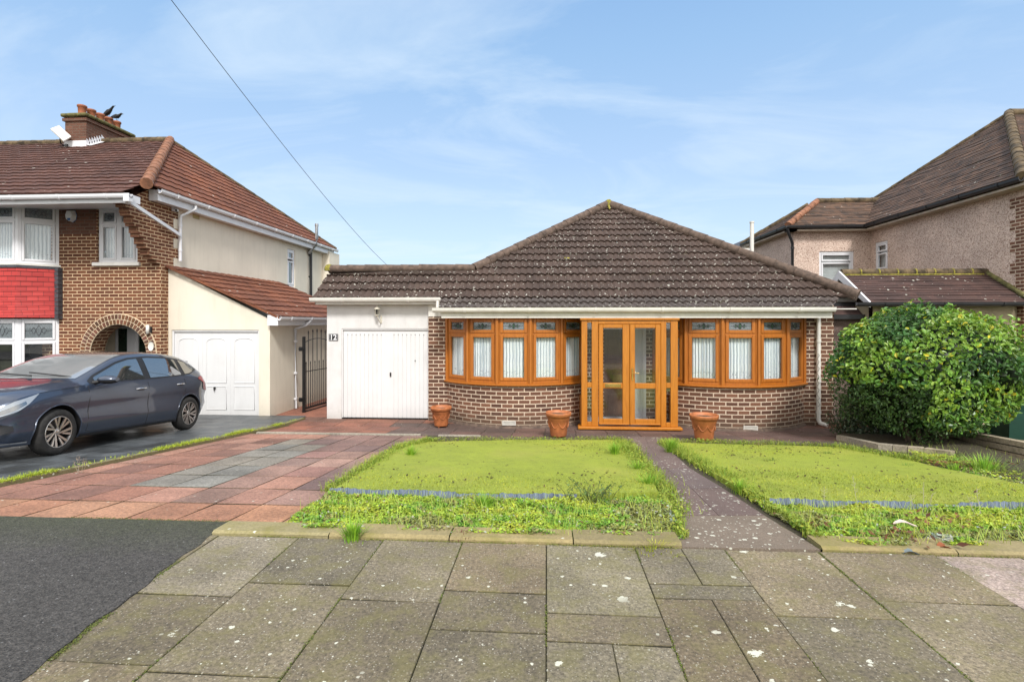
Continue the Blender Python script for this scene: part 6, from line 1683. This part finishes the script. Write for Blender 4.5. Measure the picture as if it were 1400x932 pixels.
# x, zb, wl(sill), wm(mid), wb(belt), zbelt, wr(rail), zrail, zroof
K=[(.84,.30,.50,.56,.50,.60,.40,.63,.64),
   (.80,.22,.62,.70,.62,.66,.52,.70,.71),
   (.70,.19,.72,.79,.73,.735,.62,.775,.79),
   (.50,.18,.79,.85,.79,.815,.68,.855,.885),
   (.20,.18,.83,.875,.82,.875,.71,.915,.955),
   (-.10,.18,.84,.88,.83,.915,.725,.955,1.005),
   (-.36,.18,.84,.88,.832,.94,.735,.985,1.045),
   (-.55,.18,.84,.88,.832,.952,.72,1.07,1.13),
   (-.80,.18,.84,.88,.832,.965,.69,1.20,1.255),
   (-1.05,.18,.84,.88,.832,.975,.655,1.315,1.37),
   (-1.30,.18,.84,.88,.832,.985,.625,1.385,1.435),
   (-1.70,.18,.84,.88,.832,1.0,.605,1.425,1.475),
   (-2.10,.18,.84,.88,.83,1.02,.60,1.42,1.47),
   (-2.50,.18,.84,.88,.82,1.05,.585,1.385,1.435),
   (-2.80,.20,.84,.875,.80,1.08,.56,1.33,1.385),
   (-2.96,.22,.82,.86,.775,1.10,.55,1.28,1.345),
   (-3.05,.25,.80,.84,.75,1.08,.60,1.17,1.21),
   (-3.13,.28,.77,.82,.73,1.00,.62,1.06,1.08),
   (-3.19,.30,.73,.79,.70,.84,.62,.90,.92),
   (-3.21,.34,.68,.74,.66,.70,.58,.74,.75)]
def ring(x):
    zb,wl,wm,wb,zbt,wr,zr,zf=interp(K,x)
    h=zbt-zb
    return [(0,zb),(wl-.12,zb),(wl-.02,zb+.015),(wl,zb+.07),(wl+(wm-wl)*.55,zb+h*.20),(wm+.002,zb+h*.32),(wm-.022,zb+h*.50),(wm-.012,zb+h*.64),(wm+.004,zb+h*.78),(wb+(wm-wb)*.45,zb+h*.90),(wb,zbt),
            (wb+(wr-wb)*.30,zbt+(zr-zbt)*.33),(wb+(wr-wb)*.62,zbt+(zr-zbt)*.68),(wr,zr),(wr-.045,zr+(zf-zr)*.42),(wr*.80,zr+(zf-zr)*.70),(wr*.5,zr+(zf-zr)*.90),(0,zf)]
NB=10; NRr=13
car=thing('parked_car','dark blue grey five-door hatchback with two-tone alloy wheels, parked on the dark driveway','car',(0,0,0))
wf=G(71,622,.03); wr_=G(254,587,.03)
# contact lines are on the outer face of the near-side wheels
hd=(wf-wr_); hd.z=0; hd.normalize()
fx_=(wf+wr_)/2
wbv=hd*2.90
cen=(wf+wr_)/2; wfp=cen+wbv/2; wrp=cen-wbv/2; wfp.z=gz(wfp.y)+.03; wrp.z=gz(wrp.y)+.03
XX=(wfp-wrp).normalized(); YY=Vector((0,0,1)).cross(XX).normalized(); ZZ=XX.cross(YY).normalized()
org=wfp-YY*.80
CM=Matrix(((XX.x,YY.x,ZZ.x,org.x),(XX.y,YY.y,ZZ.y,org.y),(XX.z,YY.z,ZZ.z,org.z),(0,0,0,1)))
car.matrix_world=CM; car.rotation_mode='XYZ'; car.location=org; car.rotation_euler=CM.to_euler()
def cpaint():
    t=NT('car_paint'); b=t.b
    b.inputs['Base Color'].default_value=(.040,.056,.092,1); b.inputs['Metallic'].default_value=.4; b.inputs['Roughness'].default_value=.32
    b.inputs['Coat Weight'].default_value=1; b.inputs['Coat Roughness'].default_value=.04
    t.bump(t.noise(t.coord(),900,1),.03,.001)
    return t.mat
M['paint']=cpaint()
M['cglass']=plain('car_glass',(.035,.042,.042),.03,var=.1,spec=1.0); M['cglass'].node_tree.nodes['Principled BSDF'].inputs['IOR'].default_value=2.3
M['rubber']=plain('tyre_rubber',(.022,.021,.02),.8,var=.3,scale=20)
M['alloy']=plain('machined_alloy',(.62,.60,.58),.28,.9,var=.05)
M['alloy_dark']=plain('dark_alloy',(.03,.028,.028),.4,.5,var=.1)
M['trim']=plain('black_trim',(.015,.015,.016),.5)
M['chrome']=plain('chrome',(.7,.7,.72),.12,1,var=.02)
M['tail']=plain('red_lamp',(.28,.008,.018),.12,var=.2,spec=.8)
M['lampw']=plain('headlamp_silver',(.38,.41,.44),.15,.3,var=.1)
def cbuild(mb,name,mt,par=car):
    o=mb.build(name,mt); o.parent=par; return o
# body hull
xsn=[.84]+[.84-.03*i for i in range(1,8)]+[.63-.04*i*1.0 for i in range(1,95)]; xsn=[x for x in xsn if x>-3.18]+[-3.19,-3.21]
bm=bmesh.new(); rings=[]
for x in xsn:
    rg=ring(x); full=[(y,z) for y,z in rg]+[(-y,z) for y,z in rg[-2:0:-1]]
    rings.append([bm.verts.new((x-(.06*abs(y/.6)**2 if x>.6 else 0)*(x-.6)/.24,y,z)) for y,z in full])
n=len(rings[0])
for a,b in zip(rings[:-1],rings[1:]):
    for k in range(n): bm.faces.new((a[k],a[(k+1)%n],b[(k+1)%n],b[k]))
bm.faces.new(rings[0]); bm.faces.new(rings[-1][::-1])
bmesh.ops.recalc_face_normals(bm,faces=bm.faces)
for f in bm.faces: f.smooth=True
me=bpy.data.meshes.new('car_body'); bm.to_mesh(me); bm.free()
tmp=bpy.data.objects.new('tmp_body',me); COL.objects.link(tmp)
cutters=[]
for x in (0,-2.58):
    for sy in (-1,1):
        cb=bmesh.new(); bmesh.ops.create_cone(cb,cap_ends=True,segments=48,radius1=.365,radius2=.365,depth=.42,matrix=Matrix.Translation((x,sy*.80,.315))@Matrix.Rotation(math.pi/2,4,'X'))
        cm_=bpy.data.meshes.new('c'); cb.to_mesh(cm_); cb.free(); co_=bpy.data.objects.new('c',cm_); COL.objects.link(co_); cutters.append(co_)
        md_=tmp.modifiers.new('b','BOOLEAN'); md_.operation='DIFFERENCE'; md_.object=co_; md_.solver='EXACT'
bpy.context.view_layer.update()
dg=bpy.context.evaluated_depsgraph_get(); ev=tmp.evaluated_get(dg); nm=bpy.data.meshes.new_from_object(ev)
for o in cutters+[tmp]: bpy.data.objects.remove(o,do_unlink=True)
nm.name='body'; nm.materials.clear(); nm.materials.append(M['paint']); nm.materials.append(M['trim'])
for p in nm.polygons:
    c=p.center; inside=False
    for x in (0,-2.58):
        d=math.hypot(c.x-x,c.z-.315)
        if d<.372 and abs(c.y)<.86 and abs(p.normal.y)<.97+0 : 
            # well barrel faces point towards the axle
            v=Vector((x-c.x,0,.315-c.z)); 
            if v.length>0 and p.normal.dot(v.normalized())>.3: inside=True
        if d<.366 and abs(c.y)<.62: inside=True
    if inside or (c.z<.21): p.material_index=1
    p.use_smooth=not inside
body=bpy.data.objects.new('body',nm); COL.objects.link(body); body.parent=car
try:
    nm.set_sharp_from_angle(angle=R(38))
except Exception as e: print('sharp',e)
# surface lookup on the side: y at (x,z)
def ys(x,z):
    rg=ring(x)
    for (y0,z0),(y1,z1_) in zip(rg[1:14],rg[2:15]):
        if z0<=z<=z1_ and z1_>z0: return y0+(y1-y0)*(z-z0)/(z1_-z0)
    return rg[13][0] if z>rg[13][1] else rg[3][0]
def sidepatch(mb,topf,botf,x0,x1,n,off,m=0,sides=(1,-1),nz=6):
    for sy in sides:
        rows=[]
        for i in range(n+1):
            x=x0+(x1-x0)*i/n; a,b=botf(x),topf(x)
            rows.append([Vector((x,sy*(ys(x,a+(b-a)*j/nz)+off),a+(b-a)*j/nz)) for j in range(nz+1)])
        mb.grid(rows,m)
def pl(pts):
    def f(x):
        for (xa,za),(xb,zb2) in zip(pts[:-1],pts[1:]):
            if xa>=x>=xb: return za+(zb2-za)*(xa-x)/(xa-xb) if xa!=xb else za
        return pts[0][1] if x>pts[0][0] else pts[-1][1]
    return f
belt=lambda x: interp(K,x)[4]+.014
railf=lambda x: interp(K,x)[6]-.028
top=lambda x: railf(x)
# black window surround and glass
mb=MB(); Tt=pl([(-.50,1.00),(-.62,1.085),(-.80,1.17),(-1.05,1.285),(-1.30,1.355),(-1.70,1.392),(-2.1,1.388),(-2.5,1.355),(-2.70,1.31),(-2.88,1.20),(-2.93,1.14)])
Bt=lambda x: belt(x)-.01 if x>-2.6 else belt(x)-.01+(-2.6-x)*.16
sidepatch(mb,lambda x:Tt(x),lambda x:Bt(x),-.50,-2.93,70,.004)
cbuild(mb,'window_surround',M['trim'])
for (xa,xb) in ((-.60,-1.47),(-1.60,-2.34),(-2.46,-2.82)):
    for sy in (1,-1):
        mb=MB(); xs2=[xa+(xb-xa)*i/24 for i in range(25)]
        sidepatch(mb,lambda x:max(Tt(x)-.030,Bt(x)+.022),lambda x:Bt(x)+.020,xa,xb,24,.008,sides=(sy,)); cbuild(mb,'side_window',M['cglass'])
# windscreen and rear window over the crown (t across)
def crown(x,f):
    rg=ring(x); pts=rg[13:]; # rail..centre
    # f from 0 centre to 1 rail
    L=[0]
    for a,b in zip(pts[::-1][:-1],pts[::-1][1:]): L.append(L[-1]+math.hypot(a[0]-b[0],a[1]-b[1]))
    d=f*L[-1]; P_=pts[::-1]
    for i in range(len(P_)-1):
        if L[i]<=d<=L[i+1]+1e-9:
            t=(d-L[i])/(L[i+1]-L[i]) if L[i+1]>L[i] else 0; return (P_[i][0]+(P_[i+1][0]-P_[i][0])*t,P_[i][1]+(P_[i+1][1]-P_[i][1])*t)
    return P_[-1]
def crownpatch(name,x0,x1,fmax,mt,off=.005,nx=16,nt=20,bow=.0):
    mb=MB(); rows=[]
    for i in range(nx+1):
        row=[]
        for j in range(-nt,nt+1):
            f=j/nt*fmax; x=x0+(x1-x0)*i/nx
            x_=x-bow*(f*f)*(1 if True else 0)
            y,z=crown(x_,abs(f)); row.append(Vector((x_,y*(1 if f>=0 else -1),z+off)))
        rows.append(row)
    mb.grid(rows); return cbuild(mb,name,mt)
M['wglass']=plain('windscreen_glass',(.24,.25,.255),.03,var=.02,spec=1.0); M['wglass'].node_tree.nodes['Principled BSDF'].inputs['IOR'].default_value=2.3  # pale base colour stands in for reflections on the windscreen
crownpatch('windscreen',-.33,-1.16,.93,M['wglass'],bow=.10)
crownpatch('rear_window',-2.985,-3.09,.85,M['cglass'],.008)
# wipers
for y0,y1 in ((.60,.02),(.05,-.5)):
    mb=MB()
    pts=[]
    for t in (0,.33,.66,1):
        y=y0+(y1-y0)*t; z=crown(-.40-.10*t+.0,abs(y)/.75)[1]+.02; pts.append((-.40-.06*(abs(y)/.7)**2,y,z))
    mb.tube(pts,.010,6)
    cbuild(mb,'wiper',M['trim'])
# headlamps, tail lamps, fog/grille, plate
for sy_ in (1,-1):
    mb=MB(); sidepatch(mb,pl([(.80,.66),(.60,.765),(.30,.855)]),pl([(.80,.57),(.60,.64),(.45,.73),(.30,.848)]),.79,.30,20,.006,sides=(sy_,)); cbuild(mb,'headlamp',M['lampw'])
for sy_ in (1,-1):
    mb=MB(); sidepatch(mb,pl([(.76,.645),(.60,.72),(.48,.765)]),pl([(.76,.60),(.60,.665),(.48,.73)]),.76,.48,12,.009,sides=(sy_,)); cbuild(mb,'headlamp_lens',M['cglass'])
for sy_ in (1,-1):
    mb=MB(); sidepatch(mb,pl([(-2.84,.99),(-2.95,1.03),(-3.12,.99),(-3.19,.90)]),pl([(-2.84,.97),(-2.96,.90),(-3.04,.76),(-3.19,.72)]),-2.84,-3.175,20,.010,sides=(sy_,)); cbuild(mb,'tail_lamp',M['tail'])
mb=MB(); mb.bbox((.80,-.42,.34),(.855,.42,.52),.02); mb.box((.79,-.50,.21),(.83,.50,.30)); 
for k in range(5): mb.box((.853,-.4,.355+k*.035),(.862,.4,.372+k*.035))
cbuild(mb,'grille',M['trim'])
for sy_ in (1,-1):
    mb=MB(); sidepatch(mb,pl([(.80,.50),(.62,.46)]),pl([(.80,.34),(.62,.40)]),.79,.62,8,.006,sides=(sy_,)); cbuild(mb,'bumper_vent',M['trim'])
mb=MB(); sidepatch(mb,lambda x:.245,lambda x:.225,.80,.42,10,.02); cbuild(mb,'bumper_strip',M['chrome'])
mb=MB(); mb.bbox((.865,-.26,.42),(.875,.26,.53),.003); cbuild(mb,'number_plate',M['upvc'])
# sills
for sy_ in (1,-1):
    mb=MB(); sidepatch(mb,lambda x:.235,lambda x:.185,-.38,-2.2,20,.008,sides=(sy_,)); cbuild(mb,'sill_trim',M['trim'])
# panel gaps
mb=MB()
def gap(pts,w=.0035,sides=(1,-1)):
    for sy in sides:
        L=[]
        for (x,z) in pts: L.append(Vector((x,sy*(ys(x,z)+.0012),z)))
        mb.tube(L,w,4,cap=False)
zr=[.25+.05*i for i in range(16)]
gap([(-.47,z) for z in [.27,.35,.45,.55,.65,.75,.85,.93]]); gap([(-1.53,z) for z in [.25,.35,.45,.55,.65,.75,.85,.95]])
gap([(-2.20,.26),(-2.20,.34),(-2.21,.42),(-2.27,.55),(-2.36,.67),(-2.42,.78),(-2.42,.88),(-2.40,.98)])
gap([(-.47,.262),(-.9,.258),(-1.3,.255),(-1.7,.255),(-2.19,.258)])
gap([(.28,.86),(.05,.885),(-.15,.905),(-.36,.93)])
gap([(-2.55,.90),(-2.55,.80),(-2.68,.80),(-2.68,.90),(-2.55,.90)],.002,(-1,))
cbuild(mb,'panel_gap',M['trim'])
# door handles
for x,z in ((-1.36,.845),(-2.24,.885)):
    for sy in (1,-1):
        mb=MB(); sidepatch(mb,lambda x_:z+.012,lambda x_:z-.03,x+.06,x-.06,4,.002,sides=(sy,)); hr_=cbuild(mb,'handle_recess',M['trim'])
        mb=MB(); y=sy*(ys(x,z)); mb.tube([(x+.09,y+sy*.004,z-.006),(x+.07,y+sy*.03,z-.002),(x-.07,y+sy*.032,z+.004),(x-.09,y+sy*.004,z+.004)],[.010,.014,.014,.010],8)
        cbuild(mb,'door_handle',M['chrome'])
# mirrors
for sy in (1,-1):
    mb=MB(); c=Vector((-.62,sy*.985,1.015)); rows=[]
    for i in range(9):
        t=i/8; y=-.13+.26*t; w=math.sin(math.pi*(.08+.84*t))**.5
        rows.append([c+Vector((.075*w*math.cos(a)-.02*t,sy*y,.062*w*math.sin(a)*(1 if math.sin(a)>0 else .8))) for a in [2*math.pi*k/14 for k in range(14)]])
    mb.grid(rows,closed=True); mb.face(rows[0]); mb.face(rows[-1])
    mr=cbuild(mb,'door_mirror',M['paint'])
    mb=MB(); mb.tube([(-.58,sy*.80,.965),(-.60,sy*.88,.985)],[.035,.03],8); rows=[]
    for i in range(9):
        t=i/8; y=-.125+.25*t; w=math.sin(math.pi*(.08+.84*t))**.5
        rows.append([c+Vector((.079*w*math.cos(a)-.02*t,sy*y,-.012+.055*w*math.sin(a))) for a in [math.pi+math.pi*k/8 for k in range(9)]])
    mb.grid(rows); cbuild(mb,'mirror_base',M['trim'],mr)
# spoiler lip
mb=MB(); rows=[]
for j in range(-12,13):
    f=j/12*.9; y,z=crown(-2.93,abs(f)); s=1 if f>=0 else -1
    rows.append([Vector((-2.86,y*s,z+.004)),Vector((-3.04,y*s*.97,z-.01)),Vector((-3.04,y*s*.97,z-.035)),Vector((-2.93,y*s,z-.04))])
mb.grid(rows,smooth=False); cbuild(mb,'spoiler',M['paint'])
mb=MB(); mb.tube([(-2.72,0,1.40),(-2.80,0,1.46)],[.02,.006],6); cbuild(mb,'aerial',M['trim'])
# wheels
for x in (0,-2.58):
    for sy in (1,-1):
        Wm=Matrix.Translation((x,sy*.775,.315))@Matrix.Rotation(-math.pi/2*sy,4,'X')
        mb=MB(); mb.lathe([(.205,-.09),(.235,-.098),(.285,-.095),(.308,-.075),(.315,-.04),(.315,.04),(.308,.075),(.285,.098),(.235,.10),(.208,.088)],48,M=Wm)
        ty=cbuild(mb,'wheel',M['rubber'])
        mb=MB(); mb.lathe([(.212,.094),(.208,.088),(.200,.07),(.195,-.02),(.19,-.08)],40,M=Wm); mb.lathe([(.0,.02),(.10,.02),(.195,.0)],32,M=Wm); cbuild(mb,'rim_barrel',M['alloy_dark'],ty)
        mb=MB(); mb.lathe([(.0,.072),(.03,.072),(.042,.066),(.045,.045)],20,M=Wm); mb.lathe([(.215,.090),(.211,.097),(.203,.092)],40,M=Wm)
        for k in range(7):
            a=2*math.pi*k/7
            def sp(r,da,z): return Wm@Vector((r*math.cos(a+da),r*math.sin(a+da),z))
            q0=[sp(.04,-.45,.070),sp(.045,.35,.072),sp(.205,.66,.090),sp(.205,.50,.090)]
            mb.prism(q0,(Wm.to_3x3()@Vector((0,0,-.02))))
            if k%1==0:
                q1=[sp(.075,.02,.072),sp(.10,.26,.074),sp(.205,.30,.089),sp(.205,.14,.089)]; mb.prism(q1,(Wm.to_3x3()@Vector((0,0,-.02))))
        cbuild(mb,'alloy_rim',M['alloy'],ty)
# wheel arch lips
for x in (0,-2.58):
    for sy in (1,-1):
        mb=MB(); pts=[]
        for i in range(25):
            a=math.pi*(-.05+1.10*i/24); xx=x+.372*math.cos(a); zz=.315+.372*math.sin(a)
            if zz<.24: continue
            pts.append(Vector((xx,sy*(ys(xx,zz)-.002),zz)))
        mb.tube(pts,.010,6,cap=False)
        cbuild(mb,'wheel_arch_lip',M['paint'])

def stretch(o):
    for ch in o.children:
        if ch.type=='MESH':
            for v in ch.data.vertices:
                x=v.co.x
                if x<-2.16: v.co.x=x-.32
                elif x<-.42: v.co.x=x-(-.42-x)/1.74*.32
        stretch(ch)
bpy.context.view_layer.update()
stretch(car)
# ================================================================== CAMERA, LIGHT, SKY
cam=bpy.data.cameras.new('camera'); co=bpy.data.objects.new('camera',cam); COL.objects.link(co)
cam.sensor_width=36; cam.lens=F/1400*36; cam.shift_y=-26/1400; cam.clip_start=.05; cam.clip_end=800
co.location=(0,0,EYE); co.rotation_euler=(math.pi/2,0,PSI); scene.camera=co
SUN_EL,SUN_AZ=R(44),R(162)   # azimuth: compass from +Y clockwise
sd=Vector((math.sin(SUN_AZ)*math.cos(SUN_EL),math.cos(SUN_AZ)*math.cos(SUN_EL),math.sin(SUN_EL)))
su=bpy.data.lights.new('sun','SUN'); so=bpy.data.objects.new('sun',su); COL.objects.link(so)
su.energy=2.6; su.angle=R(11); su.color=(1,.975,.94); so.rotation_euler=sd.to_track_quat('Z','Y').to_euler()
w=bpy.data.worlds.new('World'); scene.world=w; w.use_nodes=True; nt=w.node_tree; L=nt.links.new
bg=nt.nodes['Background']; sky=nt.nodes.new('ShaderNodeTexSky'); sky.sky_type='NISHITA'; sky.sun_disc=False
sky.sun_elevation=SUN_EL; sky.sun_rotation=SUN_AZ; sky.air_density=1.0; sky.dust_density=.6; sky.ozone_density=1.2
bg.inputs[1].default_value=.14
tc=nt.nodes.new('ShaderNodeTexCoord')
sep=nt.nodes.new('ShaderNodeSeparateXYZ'); L(tc.outputs['Generated'],sep.inputs[0])
def wm(op,a,b=0.,cl=False):
    m=nt.nodes.new('ShaderNodeMath'); m.operation=op; m.use_clamp=cl
    for v,i in ((a,0),(b,1)):
        if hasattr(v,'is_linked'): L(v,m.inputs[i])
        else: m.inputs[i].default_value=v
    return m.outputs[0]
zc=wm('ADD',wm('MAXIMUM',sep.outputs[2],0.),.12)
cb=nt.nodes.new('ShaderNodeCombineXYZ'); L(wm('DIVIDE',sep.outputs[0],zc),cb.inputs[0]); L(wm('DIVIDE',sep.outputs[1],zc),cb.inputs[1])
mp=nt.nodes.new('ShaderNodeMapping'); L(cb.outputs[0],mp.inputs[0]); mp.inputs['Scale'].default_value=(.9,1.7,1); mp.inputs['Rotation'].default_value=(0,0,.5); mp.inputs['Location'].default_value=(3.1,1.7,0)
n1=nt.nodes.new('ShaderNodeTexNoise'); L(mp.outputs[0],n1.inputs[0]); n1.inputs['Scale'].default_value=.9; n1.inputs['Detail'].default_value=9; n1.inputs['Roughness'].default_value=.6; n1.inputs['Distortion'].default_value=.9
cr=nt.nodes.new('ShaderNodeValToRGB'); L(n1.outputs['Fac'],cr.inputs[0]); cr.color_ramp.elements[0].position=.45; cr.color_ramp.elements[1].position=.80; cr.color_ramp.elements[1].color=(.62,.62,.62,1)
# horizon veil
hz=wm('MULTIPLY',wm('POWER',wm('SUBTRACT',1.,wm('MAXIMUM',sep.outputs[2],0.),True),5.),.25)
fac=wm('MAXIMUM',0.,wm('ADD',cr.outputs[0],hz),True)
fac=wm('MINIMUM',fac,.92)
# unseen bright cloud added overhead and behind the viewer as fill light
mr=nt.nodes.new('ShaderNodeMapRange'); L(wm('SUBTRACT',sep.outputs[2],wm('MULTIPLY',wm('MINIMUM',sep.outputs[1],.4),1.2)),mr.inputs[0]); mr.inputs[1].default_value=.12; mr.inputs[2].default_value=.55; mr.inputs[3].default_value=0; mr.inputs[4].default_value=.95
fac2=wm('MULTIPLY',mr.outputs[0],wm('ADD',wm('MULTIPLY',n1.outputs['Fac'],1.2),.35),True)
mx=nt.nodes.new('ShaderNodeMix'); mx.data_type='RGBA'; 
rp=nt.nodes.new('ShaderNodeValToRGB'); L(wm('MAXIMUM',sep.outputs[2],0.),rp.inputs[0]); e=rp.color_ramp.elements; e[0].position=0; e[0].color=(.40,.50,.56,1); e[1].position=.75; e[1].color=(.10,.22,.44,1)
for p_,c_ in ((.10,(.35,.46,.56)),(.28,(.26,.375,.54)),(.45,(.20,.33,.51))):
    q_=e.new(p_); q_.color=(*c_,1)
sc_=nt.nodes.new('ShaderNodeVectorMath'); sc_.operation='SCALE'; sc_.inputs['Scale'].default_value=10; L(rp.outputs[0],sc_.inputs[0])
mg=nt.nodes.new('ShaderNodeMix'); mg.data_type='RGBA'; mg.inputs[0].default_value=.82; L(sky.outputs[0],mg.inputs[6]); L(sc_.outputs[0],mg.inputs[7])
L(fac,mx.inputs[0]); L(mg.outputs[2],mx.inputs[6]); mx.inputs[7].default_value=(4.6,5.3,5.9,1)
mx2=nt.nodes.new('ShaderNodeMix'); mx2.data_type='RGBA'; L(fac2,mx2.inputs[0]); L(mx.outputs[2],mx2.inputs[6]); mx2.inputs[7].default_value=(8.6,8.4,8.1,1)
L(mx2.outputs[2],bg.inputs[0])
vs=scene.view_settings; vs.view_transform='Standard'; vs.look='None'; vs.gamma=1; vs.exposure=.42; vs.use_curve_mapping=False
cy=scene.cycles; cy.max_bounces=6; cy.transparent_max_bounces=12; cy.use_denoising=True; cy.caustics_reflective=False; cy.caustics_refractive=False
